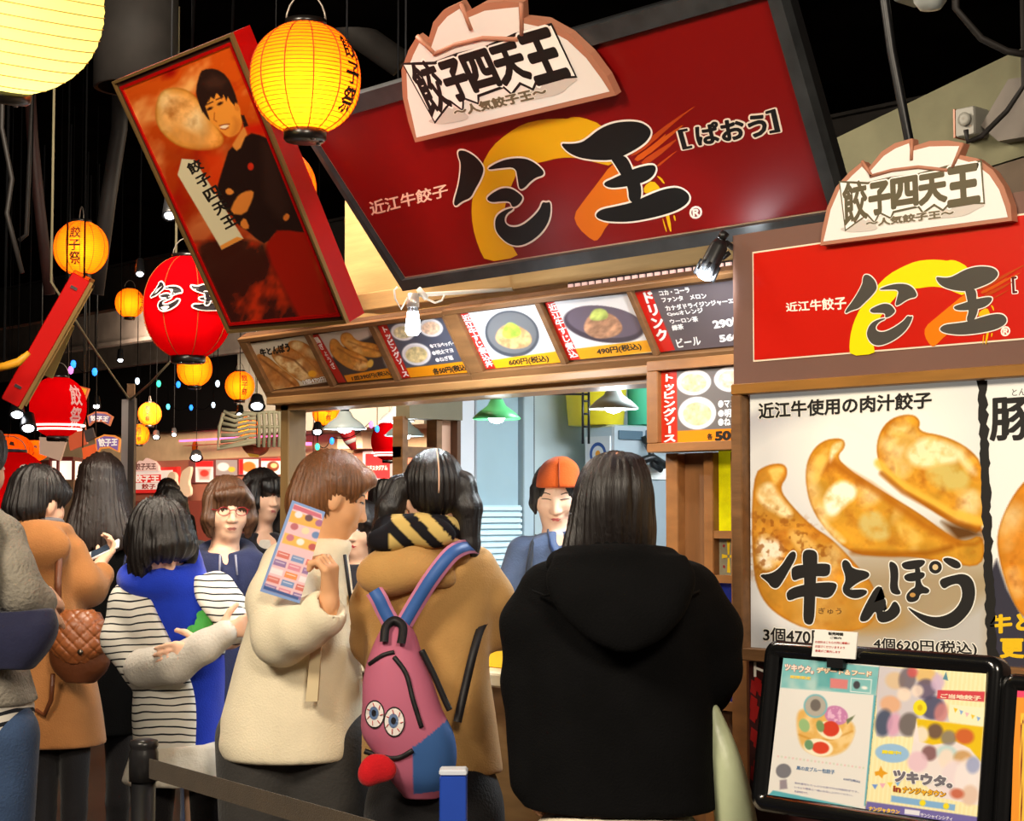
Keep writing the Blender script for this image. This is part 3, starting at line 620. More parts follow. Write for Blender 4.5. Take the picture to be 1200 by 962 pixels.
letters(2, [('トッピングソース', [(446, 384), (453, 383), (479, 441), (472, 442)], WHT, dict(bold=.05, vert=True)), ('●マヨペッパー', [(502, 404), (531, 400), (534, 404.5), (505, 408.5)], WHT, dict(bold=.03)), ('●明太マヨ', [(505, 412), (529, 408), (531, 413), (507, 417)], WHT, dict(bold=.03)), ('●ねぎ塩', [(509, 420), (529, 416.5), (531, 421.5), (511, 425)], WHT, dict(bold=.03)), ('各50円(税込)', [(506, 432.5), (546, 427), (549, 435), (508, 440.5)], BK, dict(bold=.05))])
letters(3, [('近江牛すじ煮込丼', [(540, 370), (548.5, 369), (578, 429), (570, 431)], WHT, dict(bold=.03, vert=True)), ('600円(税込)', [(595, 422), (641, 416), (643, 425), (597, 430)], BK, dict(bold=.03))])
letters(4, [('近江牛すじ煮込', [(641, 357), (650, 355), (677, 418), (668, 420)], WHT, dict(bold=.03, vert=True)), ('490円(税込)', [(698, 409), (749, 402), (752, 410.5), (700, 417.5)], BK, dict(bold=.03))])
letters(5, [('ドリンク', [(752, 344), (764, 342), (783, 398), (771, 400)], WHT, dict(bold=.05, vert=True)), ('コカ・コーラ', [(771, 341.5), (806, 337), (808, 343), (773, 347)], WHT, dict(bold=.04)), ('ファンタ　メロン', [(774, 349.5), (826, 344), (828, 350), (776, 355)], WHT, dict(bold=.04)),
    ('カナダドライジンジャーエール', [(778, 359), (872, 348), (874, 354), (781, 365)], WHT, dict(bold=.04)), ('Qooオレンジ', [(780, 367), (822, 361), (824, 367.5), (783, 371)], WHT, dict(bold=.04)), ('ウーロン茶', [(783.5, 375), (816, 371), (818, 377), (786, 380)], WHT, dict(bold=.04)), ('緑茶', [(786, 382), (799, 380), (801, 386), (788, 388)], WHT, dict(bold=.04)),
    ('290円', [(834, 376), (871, 371), (873, 381), (837, 386)], WHT, dict(bold=.05)), ('ビール', [(791, 398), (819, 394), (821, 404), (794, 408)], WHT, dict(bold=.03)), ('560円', [(842, 393), (881, 388), (882, 397), (844, 402)], WHT, dict(bold=.05))])
# timber over and under the menu boards
def beam(name, label, Y0, Y1, pxz0, pxz1, x0, x1, mat, xr=560):
    za = onY(xr, pxz0, Y0)[2]; zb = onY(xr, pxz1, Y0)[2]
    m = MB(); m.box(WORLD, x0, x1, Y0, Y1, za, zb, bev=.004); o = m.build(name, mat); return tag(o, label, 'beam')
X0 = onY(335, 470, D)[0]; XJ = onY(788, 500, D)[0]
x404 = onY(404, 310, 3.62)[0]
m = MB(); m.box(WORLD, x404, xL - .75, 3.62, 3.70, 2.02, 2.56); tag(m.build('fascia_board', WOODL), 'pale timber fascia boards behind the big sign and above the menu boards', 'board')
tb = beam('beam', 'light wooden beam running between the big sign and the menu boards', 3.46, 3.56, 346, 323, onY(418, 357, 3.46)[0], xL, WOODL)
zr1 = onY(560, 444, 3.44)[2]; zr0 = onY(560, 455, 3.44)[2]
m = MB(); m.box(WORLD, X0 - .02, XJ + .9, 3.43, 3.60, zr0, zr1 - .003, bev=.004); m.box(WORLD, X0 - .02, XJ + .9, 3.47, 3.6, zr0 - .02, zr0, (30, 24, 20)); tag(m.build('lintel', M('wood_lintel', (150, 112, 70), .45, var=.15, stretch=(1, 8, 8))), 'brown wooden lintel under the menu boards along the top of the serving hatch', 'beam')
# lit grille strip above the drink list
t = thing('light_grille', 'narrow strip of white lit grille squares above the plate and drink panels', 'grille', onY(760, 318, 3.45))
GF = Frame(onY(760, 327, 3.452)); gl = MB(); a0 = GF.px(664, 340)[0]; a1 = GF.px(858, 312)[0]
gl.box(GF, a0, a1, -.004, .022, -.012, -.006, (40, 30, 26)); gl.build('back_strip', PRINT, t)
n = 22
for i in range(n):
    g = MB(); u = a0 + (a1 - a0) * i / n; g.box(GF, u + .0055, u + (a1 - a0) / n - .0055, 0, .016, -.006, 0); g.build('lit_square', GLOW('grille_glow', (226, 190, 186), .45), t)
# posts and end lattice of the stall
PL = onY(328, 560, 3.47)
m = MB(); m.box(WORLD, PL[0], PL[0] + .05, 3.47, 3.545, 0, zr0, bev=.003); tag(m.build('stall_post', M('post_wood', (112, 88, 54), .5, var=.12, stretch=(6, 6, 1))), 'square wooden corner post at the left end of the serving hatch', 'post')
XW = X0 - .02
def sidepx(x, y): d = ray(x, y); t_ = XW / d[0]; q = C0 + d * t_; return q[1], q[2]
EF = Frame((XW, 0, 0), (0, 1, 0), (0, 0, 1))    # end wall plane, faces +x
def ey(x): return sidepx(x, 520)[0]
t = thing('end_lattice', 'brown timber lattice closing the far end of the stall behind the pigtailed girl', 'lattice', (XW, ey(466), 0))
for nm, x0_, x1_ in (('upright', 464, 470), ('upright', 504, 510), ('upright', 528, 532)):
    m = MB(); m.box(EF, ey(x0_), ey(x1_), 0, 2.0 if x0_ > 500 else sidepx(466, 488)[1], -.02, .04); m.build(nm, WOOD if x0_ < 520 else WOODD, t)
zb = sidepx(480, 530)[1]; m = MB(); m.box(EF, ey(464), ey(506), zb - .02, zb + .02, -.02, .03); m.build('rail', WOOD, t)
m = MB(); m.box(EF, ey(510), ey(528), 0, 1.95, -.02, 0); m.build('infill_panel', M('pinkish_wall', (220, 176, 150), .6), t)
m = MB(); m.box(EF, ey(468), ey(530), sidepx(500, 492)[1], 2.02, -.02, .06); m.build('top_board', M('olive_board', (120, 112, 90), .6, var=.1), t)
m = MB(); m.box(EF, ey(470), ey(504), 0, sidepx(480, 534)[1] - .04, -.02, -.01, (206, 92, 60)); m.build('poster_panel', PRINT, t)
# kitchen walls
KW = M('kitchen_wall', (196, 210, 212), .45, var=.03, vscale=2)
m = MB(); m.box(EF, ey(532), 6.0, 0, 2.25, -.1, -.01); struct(m.build('wall_kitchen', KW))
m = MB(); m.box(WORLD, XW, xL + .4, 5.9, 6.0, 0, 2.2); struct(m.build('wall_kitchen_back', KW))
m = MB(); m.box(WORLD, XW, XJ, 3.75, 5.9, 2.25, 2.3); struct(m.build('ceiling_kitchen', M('kitchen_ceiling', (150, 150, 142), .7)))
t = thing('wall_column', 'pale grey panelled column inside the kitchen beside the slatted shutter', 'column', (XW, ey(540), 0))
m = MB(); m.box(EF, ey(533), ey(553), 0, 2.24, -.01, .03, bev=.006); m.build('shaft', M('column_white', (214, 216, 222), .4), t)
m = MB(); m.box(EF, ey(550), ey(552), 0, 2.24, .03, .035); m.build('seam', M('seam_grey', (150, 158, 166), .5), t)
t = thing('partition', 'blue grey kitchen partition panel with dark seam behind the clerk', 'partition', (XW, ey(590), 0))
m = MB(); m.box(EF, ey(556), ey(604), 0, 2.2, -.01, .015); m.build('panel', M('panel_blue', (160, 186, 196), .4, var=.03), t)
m = MB(); m.box(EF, ey(608), ey(620), 0, 2.2, -.01, .03, bev=.005); m.build('jamb', M('jamb_pale', (178, 196, 204), .35), t)
m = MB(); m.box(EF, ey(620.5), ey(622.5), 0, 2.2, -.01, .02); m.build('seam', M('seam_dark', (60, 66, 70), .5), t)
t = thing('slatted_vent', 'pale blue slatted shutter on the kitchen wall left of the clerk', 'shutter', (XW + .03, ey(580), .9))
z1_ = sidepx(580, 592)[1]; z0_ = z1_ - .42
m = MB(); m.box(EF, ey(556), ey(605.5), z0_, z1_, .016, .024); m.build('back_plate', M('shutter_blue', (186, 212, 222), .4), t)
m = MB()
for i in range(18):
    zz = z0_ + (z1_ - z0_) * (i + .15) / 18; m.box(EF, ey(556.5), ey(605), zz, zz + .013, .024, .034)
m.build('slats', M('slat_white', (214, 230, 236), .35), t)
# appliance bank behind the customer in black
def kf(depth, x, y): 
    return Frame(dep(x, y, depth), (0, 1, 0), (0, 0, 1))
AF = Frame((XW + .30, 0, 0), (0, 1, 0), (0, 0, 1))
def apx(x, y): return AF.px(x, y)
t = thing('drink_dispenser', 'grey steel drink dispenser with a blue ring emblem behind the clerk', 'dispenser', AF.at(*apx(690, 560)))
a0, b1 = apx(719, 497); a1, b0 = apx(790, 560)[0], 0.0
ST = M('steel', (190, 202, 210), .3, metal=.5, var=.05)
y0_ = AF.at(a0, b1)[1]; xb_ = onY(686, 520, y0_)[0] - AF.o[0]
m = MB(); m.box(AF, a0, a1, b0, b1, xb_, 0, bev=.01); m.build('body', ST, t)
SFc = Frame((AF.o[0], y0_, 0)); sx = lambda x, y: SFc.px(x, y)
m = MB(); u0, v1 = sx(687, 512); u1, v0 = sx(716, 562); m.box(SFc, u0, u1, v0, v1, 0, .006, (212, 216, 220)); cu, cv = sx(702, 532)
f = lambda w, r: (cu + r * math.cos(w), cv + r * math.sin(w))
for i in range(24):
    w0, w1 = 2 * PI_ * i / 24, 2 * PI_ * (i + 1) / 24
    if not 16 <= i <= 19: m.flat(SFc, [f(w0, .032), f(w1, .032), f(w1, .046), f(w0, .046)], .0066, (50, 84, 150))
m.flat(SFc, [f(k, .014) for k in np.linspace(0, 6.2, 14)], .0066, (226, 150, 40)); m.build('emblem_plate', PRINT, t)
for k, (xa, xb) in enumerate(((724, 752), (756, 782))):
    m = MB(); u0, v1 = apx(xa, 504); u1, v0 = apx(xb, 516); m.box(AF, u0, u1, v0, v1, 0, .008, bev=.003); m.build('control_panel', M('panel_navy', (74, 96, 110), .4), t)
m = MB(); u0, v0 = apx(752, 560)
m.tube([AF.at(u0, v0 + .16, .01), AF.at(u0, v0 + .1, .05), AF.at(u0 + .01, v0 + .05, .05), AF.at(u0 + .05, v0 + .03, .06)], .012, 8); m.tube([AF.at(u0 - .06, v0 + .06, .03), AF.at(u0, v0 + .08, .06), AF.at(u0 + .08, v0 + .05, .05)], .016, 8); m.build('tap', BLACK, t)
m = MB(); u0, v1 = apx(755, 545); u1, v0 = apx(786, 562); m.box(AF, u0, u1, v0, v1, .002, .006, (236, 236, 232)); ptext(m, AF, 'PUSH', [(757, 547), (782, 546), (782, 552), (757, 553)], .0066, (200, 40, 30)) if False else None; m.build('notice', PRINT, t)
t = thing('storage_tub', 'yellow plastic tub on top of the drink dispenser', 'tub', AF.at(*apx(728, 497))); q = AF.at(apx(728, 497)[0], apx(728, 497)[1], -.14)
m = MB(); m.lathe(q, [(.0, 0), (.11, 0), (.125, .17), (.132, .175), (.126, .18), (.116, .175), (.10, .02), (0, .02)], 28); m.build('body', M('tub_yellow', (246, 226, 50), .4), t)
t = thing('paper_roll', 'tall mint green roll standing beside the yellow tub', 'roll', AF.at(*apx(777, 497))); q = AF.at(apx(777, 497)[0], apx(777, 497)[1], -.1)
m = MB(); m.lathe(q, [(0, 0), (.07, 0), (.07, .26), (.064, .265), (0, .265)], 24); m.build('roll', M('mint', (90, 210, 170), .5), t)
t = thing('wire_rack', 'thin dark wire rack hanging at the left of the yellow tub', 'rack', dep(700, 480, 6.5)); m = MB()
for x in (683, 690): m.tube([dep(x, 455, 6.6), dep(x, 520, 6.6)], .005, 6)
for y in (470, 485, 500): m.tube([dep(682, y, 6.6), dep(691, y, 6.6)], .004, 6)
for x in (683, 690): q = dep(x, 462, 6.6); m.tube([q, (XW, q[1], q[2] + .02)], .004, 6)
m.build('wires', BLACK, t)
# tall refrigerator edge right of the dispenser
t = thing('refrigerator', 'pale steel refrigerator between the drink dispenser and the wooden panel', 'refrigerator', (-4.0, 5.3, 0))
m = MB(); RX = Frame((-4.35, 5.25, 0)); m.box(RX, 0, .75, 0, 1.9, -.5, 0, bev=.012); m.build('body', M('fridge_white', (206, 212, 212), .35), t)
m = MB(); m.box(RX, .04, .71, .1, 1.0, 0, .02, bev=.008); m.box(RX, .04, .71, 1.03, 1.85, 0, .02, bev=.008); m.build('door', M('fridge_door', (196, 206, 208), .3), t)
m = MB(); m.tube([RX.at(.1, .6, .02), RX.at(.1, .62, .05), RX.at(.1, .9, .05), RX.at(.1, .92, .02)], .01, 8); m.build('handle', CHROME, t)
# counter
t = thing('counter', 'serving counter with pale top between the clerk and the customers', 'counter', ((X0 + XJ) / 2, 3.6, 0))
m = MB(); m.box(WORLD, X0 + .08, XJ - .09, 3.42, 3.86, 0, .96); m.build('front', M('counter_front', (150, 116, 74), .5, var=.15, stretch=(1, 1, 6)), t)
m = MB(); m.box(WORLD, X0 + .07, XJ - .06, 3.38, 3.9, .96, 1.0, bev=.006); m.build('worktop', M('worktop', (226, 216, 190), .35), t)
t = thing('napkin_box', 'small yellow box of napkins on the counter between the two nearest customers', 'box', onY(583, 770, 3.5))
q = onY(583, 775, 3.5); m = MB(); NF = Frame((q[0], 3.55, 1.0)); m.box(NF, -.06, .06, 0, .07, -.05, .05, (240, 190, 40), bev=.006); m.build('carton', PRINT, t); m = MB(); m.box(NF, -.05, .05, .07, .075, -.03, .03, (250, 246, 236)); m.build('napkins', PRINT, t)
# topping sauce box beside the block
KF = Frame(onY(762.5, 530.5, 3.40))
t = thing('topping_box', 'small upright menu box of topping sauces below the drink panel', 'menu box', KF.o)
a0, b0 = KF.px(762.5, 530.5); b1 = KF.px(761.6, 424)[1]; i0, j0 = KF.px(775.3, 519.4); j1 = KF.px(774.6, 435)[1]; a1 = xL + .22 - KF.o[0]
WD2 = M('wood_mid', (146, 98, 54), .45, var=.16, vscale=5, stretch=(2, 6, 6), bump=.05)
m = MB(); m.box(KF, a0, a1, b0, b1, -.05, -.004); m.build('back_box', WOODD, t)
m = MB(); m.box(KF, a0, a1, b0, j0, -.004, .016, bev=.003); m.box(KF, a0, a1, j1, b1, -.004, .016, bev=.003); m.box(KF, a0, i0, j0, j1, -.004, .016, bev=.003); m.build('frame', WD2, t)
def mkT(p):
    p.I[:] = (112, 104, 100); rings(p, 813, 448, 20, 15, (226, 218, 170), seed=3, rot=-4); rings(p, 857, 444, 20, 15, (240, 206, 178), seed=5, rot=-4); rings(p, 817, 484, 22, 19, (230, 212, 164), seed=8, rot=-4)
    p.poly([(793, 505), (905, 500), (905, 522), (793, 522)], (238, 136, 14), 1); p.poly([(773, 430), (793, 430), (794, 522), (774, 522)], (200, 44, 22), 1)
tp = picture(KF, [(774.6, 435), (900, 424), (900, 517.3), (775.3, 519.4)], 130, 86, mkT, 0, 'topping_panel', MENU, t)
m = MB()
for it in [('トッピングソース', [(778, 439), (791, 438), (792, 517), (778, 518)], WHT, dict(bold=.05, vert=True)), ('●マヨペッパー', [(842, 469), (893, 466), (893, 476), (842, 478)], WHT, dict(bold=.04)), ('●明太マヨ', [(842, 480), (882, 478), (882, 488), (842, 489)], WHT, dict(bold=.04)), ('●ねぎ塩', [(842, 490), (872, 489), (872, 498), (842, 499)], WHT, dict(bold=.04)), ('各', [(829, 508), (835, 508), (835, 515), (829, 515)], BK, dict(bold=.04)), ('50円', [(839, 505), (873, 503), (873, 515), (839, 517)], BK, dict(bold=.06))]:
    ptext(m, KF, it[0], it[1], .0008, it[2], **it[3])
m.build('lettering', MENU, tp)
# stained-glass timber screen
GF2 = Frame(onY(790, 560, 3.46))
g = lambda x, y: GF2.px(x, y)
t = thing('timber_screen', 'brown timber screen with a column of coloured glass panes beside the black coat', 'screen', GF2.at(g(828, 600)[0], -1.47 + CAMH - GF2.o[2]))
zt = onY(800, 529, 3.45)[2] - .004 - GF2.o[2]; zb = -GF2.o[2]; ga = lambda x: g(x, 600)[0]; gb = lambda y: g(850, y)[1]
m = MB(); m.box(GF2, ga(786), ga(800), zb, zt, -.05, .02, bev=.003); m.box(GF2, ga(828), ga(839), zb, zt, -.05, .012, bev=.003); m.box(GF2, ga(862), ga(880), zb, zt, -.05, .02, bev=.003)
m.build('stiles', WD2, t)
m = MB(); m.box(GF2, ga(800), ga(828), zb, zt, -.04, -.01); m.build('infill_panel', M('screen_panel', (128, 86, 50), .5, var=.14, stretch=(6, 6, 1)), t)
for y0, y1 in ((631, 622), (683, 674), (832, 822), (528, 515)):
    m = MB(); m.box(GF2, ga(839), ga(862), gb(y0), gb(y1) + .0, -.04, .01); m.build('crossbar', WD2, t)
m = MB(); m.box(GF2, ga(839), ga(862), zb, gb(832), -.04, -.005); m.build('lower_panel', WOODD, t)
def pane(y0, y1, rgb, em, nm):
    m = MB(); m.box(GF2, ga(839), ga(862), gb(y1), gb(y0), -.02, -.012); o = m.build(nm, M('glass_' + nm, rgb, .25, var=.25, vscale=14, bump=.3, bscale=40, emit=em), t); return o
pane(528, 622, (214, 208, 12), .18, 'yellow_pane'); pane(683, 822, (28, 44, 128), .12, 'blue_pane'); o = pane(631, 674, (140, 134, 110), .05, 'clear_pane')
m = MB(); cx_, cy_ = g(850.5, 652)
for dx, dy in ((0, 1), (0, -1), (1, 0), (-1, 0)):
    e = .042; w_ = .006
    m.flat(GF2, [(cx_ + dx * .004 + dy * w_ * .5, cy_ + dy * .004 + dx * w_ * .5), (cx_ + dx * e * (.55 if dx else 1) + dy * w_, cy_ + dy * e + dx * w_), (cx_ + dx * e * (.55 if dx else 1) - dy * w_, cy_ + dy * e - dx * w_), (cx_ + dx * .004 - dy * w_ * .5, cy_ + dy * .004 - dx * w_ * .5)], -.011, (226, 190, 30))
for dx in (-1, 1):
    for dy in (-1, 1): m.flat(GF2, [(cx_ + dx * .016 + .004 * math.cos(k), cy_ + dy * .027 + .004 * math.sin(k)) for k in np.linspace(0, 5.6, 9)], -.011, (150, 40, 40))
m.build('cross_motif', PRINT, o)
# ------------------------------------------------------------------ pendant lamps in the kitchen
def pendant(name, label, x, y, depth, col, on, diam=.15):
    c = dep(x, y, depth); k = diam / .15
    t = thing(name, label, 'lamp', c, 'pendant lamps over the counters')
    m = MB(); m.lathe(c, [(.076 * k, -.004), (.078 * k, 0), (.055 * k, .022 * k), (.03 * k, .04 * k), (.02 * k, .06 * k), (.0, .062 * k)], 28, cap=False); m.lathe(c, [(.074 * k, -.002), (.052 * k, .018 * k), (.028 * k, .036 * k), (0, .05 * k)], 28, cap=False); m.build('shade', M('shade_' + col[0], col[1], .35), t)
    m = MB(); m.lathe(c, [(0, .06 * k), (.016 * k, .06 * k), (.017 * k, .10 * k), (.009, .11 * k), (0, .11 * k)], 14); m.build('lamp_cap', BLACK, t)
    m = MB(); m.tube([c + np.array([0, 0, .1 * k]), np.array([c[0], c[1], 2.25 if c[0] > XW else 3.8])], .004, 6); m.build('cord', BLACK, t)
    m = MB(); m.lathe(c, [(0, -.018 * k), (.02 * k, -.012 * k), (.03 * k, .004 * k), (.022 * k, .02 * k), (0, .03 * k)], 16); m.build('bulb', GLOW('bulb_cool', (238, 246, 255), 14.0 if on else 5.0), t)
    point('pendant_light', c - np.array([0, 0, .035]), 2.2 * on, COOL, .03)
pendant('pendant_lamp', 'small green pendant lamp left of the clerk over the counter', 582, 490, 5.6, ('green', (90, 190, 120)), .35)
pendant('pendant_lamp', 'bright white pendant lamp above the customer in black', 719, 478, 5.4, ('grey', (170, 180, 176)), 1.6)
pendant('pendant_lamp', 'dazzling pendant lamp over the pigtails, behind the other two', 465, 493, 7.4, ('white', (220, 224, 226)), 1.5)
pendant('pendant_lamp', 'pale pendant lamp with dark shade just right of the dazzling one', 474, 510, 6.8, ('dark', (120, 130, 128)), 1.0)
pendant('pendant_lamp', 'grey pendant lamp above the head of the woman in white coat', 404, 502, 7.0, ('grey2', (150, 160, 160)), 1.0, .17)
# ------------------------------------------------------------------ clip-on display lamps
t = thing('clip_lamp', 'lit white clip-on lamp with a white cable in front of the topping panel', 'lamp', dep(484, 350, 5.0)); dq = 4.95
c = dep(484, 352, dq); m = MB(); m.lathe(c, [(0, .02), (.016, .02), (.018, -.005), (.018, -.02), (0, -.02)], 16); m.build('socket', M('socket_silver', (196, 190, 184), .35, metal=.5), t)
m = MB()
for k in range(8):
    w = 2 * PI_ * k / 8; p = np.array([math.cos(w), math.sin(w), 0]); m.tube([c + p * .012 + np.array([0, 0, -.02]), c + p * .02 + np.array([0, 0, -.085])], .003, 6)
m.build('cooling_fins', M('fin_grey', (120, 124, 130), .4), t)
m = MB(); m.lathe(c, [(0, -.03), (.016, -.032), (.021, -.07), (.021, -.088), (.014, -.098), (0, -.10)], 16); m.build('bulb', GLOW('bulb_white', (240, 246, 255), 20), t)
m = MB(); pts = [dep(x, y, dq) for x, y in ((480, 345), (470, 362), (463, 350), (462, 340), (466, 336))]; m.tube(pts, .003, 6); m.tube([dep(x, y, dq) for x, y in ((484, 346), (492, 343), (500, 350), (510, 355), (518, 352), (521, 345))], .003, 6); m.tube([dep(490, 338, dq), dep(500, 350, dq)], .008, 8); q = dep(484, 346, dq); m.tube([q, (q[0], 3.47, q[2] + .05)], .006, 8); m.build('cable', M('cable_white', (230, 226, 216), .5), t)
spot('clip_lamp_light', c + np.array([0, -.03, -.11]), c + np.array([.1, .6, -.75]), 15, 170, COOL, .5, .02)
t = thing('spotlight', 'black clip-on spotlight shining under the right end of the big sign', 'spotlight', dep(838, 300, 4.2)); dq = 4.25
a_, b_ = dep(846, 282, dq), dep(826, 322, dq); ax = (b_ - a_) / np.linalg.norm(b_ - a_)
m = MB(); m.lathe(a_, [(0, 0), (.014, 0), (.022, .015), (.023, .06), (.026, .068), (.026, .088), (.02, .088), (0, .06)], 20, axis=ax); m.build('body', BLACK, t)
m = MB()
for k in range(10):
    w = 2 * PI_ * k / 10; e1 = np.cross(ax, [0, 0, 1]); e1 /= np.linalg.norm(e1); e2 = np.cross(ax, e1); p = e1 * math.cos(w) + e2 * math.sin(w); m.tube([a_ + ax * .062 + p * .025, a_ + ax * .1 + p * .026], .004, 6)
m.build('fins', BLACK, t)
m = MB(); m.lathe(a_, [(0, .07), (.020, .075), (.023, .096), (.012, .104), (0, .106)], 16, axis=ax); m.build('bulb', GLOW('bulb_blue', (214, 228, 255), 9), t)
m = MB(); m.tube([a_ + ax * .03, dep(852, 285, dq), dep(858, 290, dq + .05), dep(864, 288, dq + .1)], .008, 8); m.tube([dep(845, 280, dq), dep(850, 272, dq)], .011, 8); m.tube([dep(855, 296, dq), dep(846, 303, dq)], .006, 6); m.build('clamp', BLACK, t)
spot('spotlight_light', dep(824, 326, dq - .05), onY(740, 385, 3.40), 9, 150, COOL, .7, .02)
point('spotlight_spill', dep(818, 312, dq + .12), .8, COOL, .02)
# ------------------------------------------------------------------ hanging portrait light box
OF = tiltframe(268.5, 389.5, 2.85, 29, 0)
Q = OF.pxs([(268.5, 389.5), (408.5, 378), (272, 38), (133, 95)])
t = thing('portrait_box', 'tilted red-edged light box with a portrait of a cook in a black jacket', 'sign', OF.at(*Q[0]))
B = np.array(Q)
m = MB(); m.prism(OF, Q, -.062, -.004); m.build('box', M('box_red', (176, 10, 8), .25, spec=.6), t)
def ringpart(nm, d0, d1, c1, mat):
    m = MB(); A_ = grow(B, -d0); B_ = grow(B, -d1)
    for i in range(4): j = (i + 1) % 4; m.prism(OF, [tuple(A_[i]), tuple(A_[j]), tuple(B_[j]), tuple(B_[i])], -.004, c1)
    return m.build(nm, mat, t)
ringpart('gold_edge', 0, .012, .008, M('gold_trim', (150, 118, 70), .3, metal=.5)); ringpart('dark_rebate', .012, .030, .000, M('rebate_dark', (58, 30, 22), .35)); ringpart('red_slip', .030, .042, .004, MATS['box_red'])
def z5(p): return [(200 + x / 4.01, 60 + y / 4.01) for x, y in p]
def portrait(p):
    n = vnoise(p.X * 1.2 + p.Y * .5, p.Y, 46, 4, 4); g = np.clip((p.Y - 100) / 260, 0, 1)
    p.I[:] = np.array((196, 74, 14)) * (1 - g[..., None]) + np.array((120, 16, 6)) * g[..., None]
    p.mix(np.clip((n - .5) * 4, 0, 1) * (1 - g), (246, 190, 110)); p.mix(np.clip((.42 - n) * 5, 0, 1) * (1 - g * .6), (150, 14, 6))
    dumpling(p, smooth_poly(z5([(-60, 190), (20, 165), (100, 190), (160, 270), (215, 350), (262, 420), (215, 465), (120, 470), (10, 440), (-80, 340)])), 9, (226, 150, 70))
    p.poly(z5([(-40, 470), (60, 480), (240, 470), (270, 430), (300, 470), (200, 520), (40, 520)]), (150, 50, 14), 20, .7)
    p.poly(z5([(150, 480), (240, 470), (290, 560), (240, 700), (180, 620)]), (206, 50, 10), 14, .8); p.poly(z5([(330, 360), (440, 330), (450, 400), (380, 390)]), (190, 30, 10), 8)
    p.poly(z5([(290, 440), (345, 350), (360, 390), (322, 478), (296, 460)]), (214, 130, 54), 2)
    jk = z5([(280, 440), (320, 478), (360, 380), (440, 400), (482, 432), (525, 545), (565, 650), (642, 842), (620, 855), (500, 842), (450, 908), (405, 885), (370, 850), (320, 820), (290, 770), (232, 735), (215, 650), (242, 560)])
    p.poly(smooth_poly(jk, 1), (36, 20, 16), 2); p.poly(z5([(430, 420), (470, 440), (560, 720), (520, 800), (440, 700)]), (54, 32, 24), 10, .6)
    p.poly(smooth_poly(z5([(165, 290), (155, 235), (180, 200), (230, 190), (285, 210), (300, 252), (325, 258), (330, 300), (338, 340), (322, 385), (272, 410), (230, 372), (188, 332)]), 2), (224, 138, 48), 1.6)
    p.poly(smooth_poly(z5([(290, 300), (330, 330), (320, 385), (275, 408), (300, 350)]), 1), (190, 104, 36), 6, .6)
    p.poly(smooth_poly(z5([(135, 112), (150, 86), (210, 80), (266, 116), (300, 190), (318, 250), (302, 258), (282, 216), (230, 196), (178, 204), (156, 240), (176, 300), (186, 332), (150, 285), (124, 222), (118, 180)]), 1), (42, 24, 18), 1.6)
    p.poly(z5([(330, 300), (345, 300), (365, 350), (345, 358)]), (44, 24, 18), 1.5); p.ell(*z5([(310, 262)])[0], 3, 5, (206, 120, 40), -20)
    for q in ([(126, 200), (190, 190), (176, 236), (160, 262), (150, 290), (136, 250)], [(175, 196), (215, 190), (205, 226), (188, 214), (180, 238)], [(210, 190), (250, 196), (240, 226), (226, 206)], [(245, 194), (300, 210), (300, 256), (282, 236), (268, 212), (262, 236)]): p.poly(z5(q), (42, 24, 18), 1.2)
    p.poly(z5([(150, 150), (200, 110), (260, 140), (240, 170), (180, 175)]), (74, 42, 30), 8, .6)
    for x, y in ((184, 270), (232, 246)): p.ell(*z5([(x, y)])[0], 3.6, 1.7, (60, 30, 18), -25); p.line(z5([(x - 18, y - 18), (x + 14, y - 32)]), 1.4, (70, 36, 20))
    p.line(z5([(206, 290), (204, 322), (216, 330)]), 1.3, (170, 90, 30)); p.ell(*z5([(252, 354)])[0], 5, 2.6, (236, 206, 170), -18); p.line(z5([(230, 350), (250, 345), (276, 342)]), 1.2, (140, 60, 30)); p.line(z5([(236, 364), (256, 368), (272, 358)]), 1.2, (150, 60, 30))
    p.poly(smooth_poly(z5([(274, 762), (305, 690), (340, 660), (392, 652), (386, 695), (350, 772)]), 1), (206, 118, 46), 2); p.poly(smooth_poly(z5([(256, 652), (276, 640), (302, 662), (284, 676), (262, 672)]), 1), (214, 124, 50), 1.5); p.poly(smooth_poly(z5([(322, 812), (348, 776), (374, 832), (345, 838)]), 1), (206, 116, 44), 1.5); p.poly(smooth_poly(z5([(526, 780), (545, 758), (562, 775), (548, 798), (532, 796)]), 1), (196, 104, 40), 1.5)
    p.poly(z5([(500, 842), (560, 842), (640, 856), (660, 960), (760, 1290), (560, 1290), (440, 1100), (450, 905)]), (140, 22, 10), 3); p.ell(*z5([(376, 542)])[0], 3.6, 4.5, (190, 40, 20))
    n3 = vnoise(p.X + p.Y * .3, p.Y * .6, 24, 14, 4); low, _ = p.mask(z5([(60, 900), (330, 880), (440, 905), (470, 1000), (640, 1330), (300, 1330)]), 6); p.mix(low * .8, (36, 20, 16)); p.mix(low * np.clip((n3 - .52) * 6, 0, 1), (170, 40, 14))
    p.poly(z5([(40, 552), (52, 505), (112, 510), (342, 880), (240, 932), (32, 580)]), (206, 190, 150), 1.2); p.poly(z5([(312, 872), (342, 880), (240, 932), (232, 915)]), (214, 130, 50), 1)
ins = grow(B, -.042)
def topx(ab):
    P_ = OF.at(ab[0], ab[1]) - C0; z_ = P_ @ FWD; return (CX + FPX * (P_ @ RGT) / z_, CY - FPX * (P_ @ UPV) / z_)
qq = [topx(ins[3]), topx(ins[2]), topx(ins[1]), topx(ins[0])]
pic = picture(OF, qq, 130, 300, portrait, -.001, 'portrait_print', PM('print_portrait', .2, emit=.18, spec=.5), t)
m = MB(); chs = '餃子四天王'
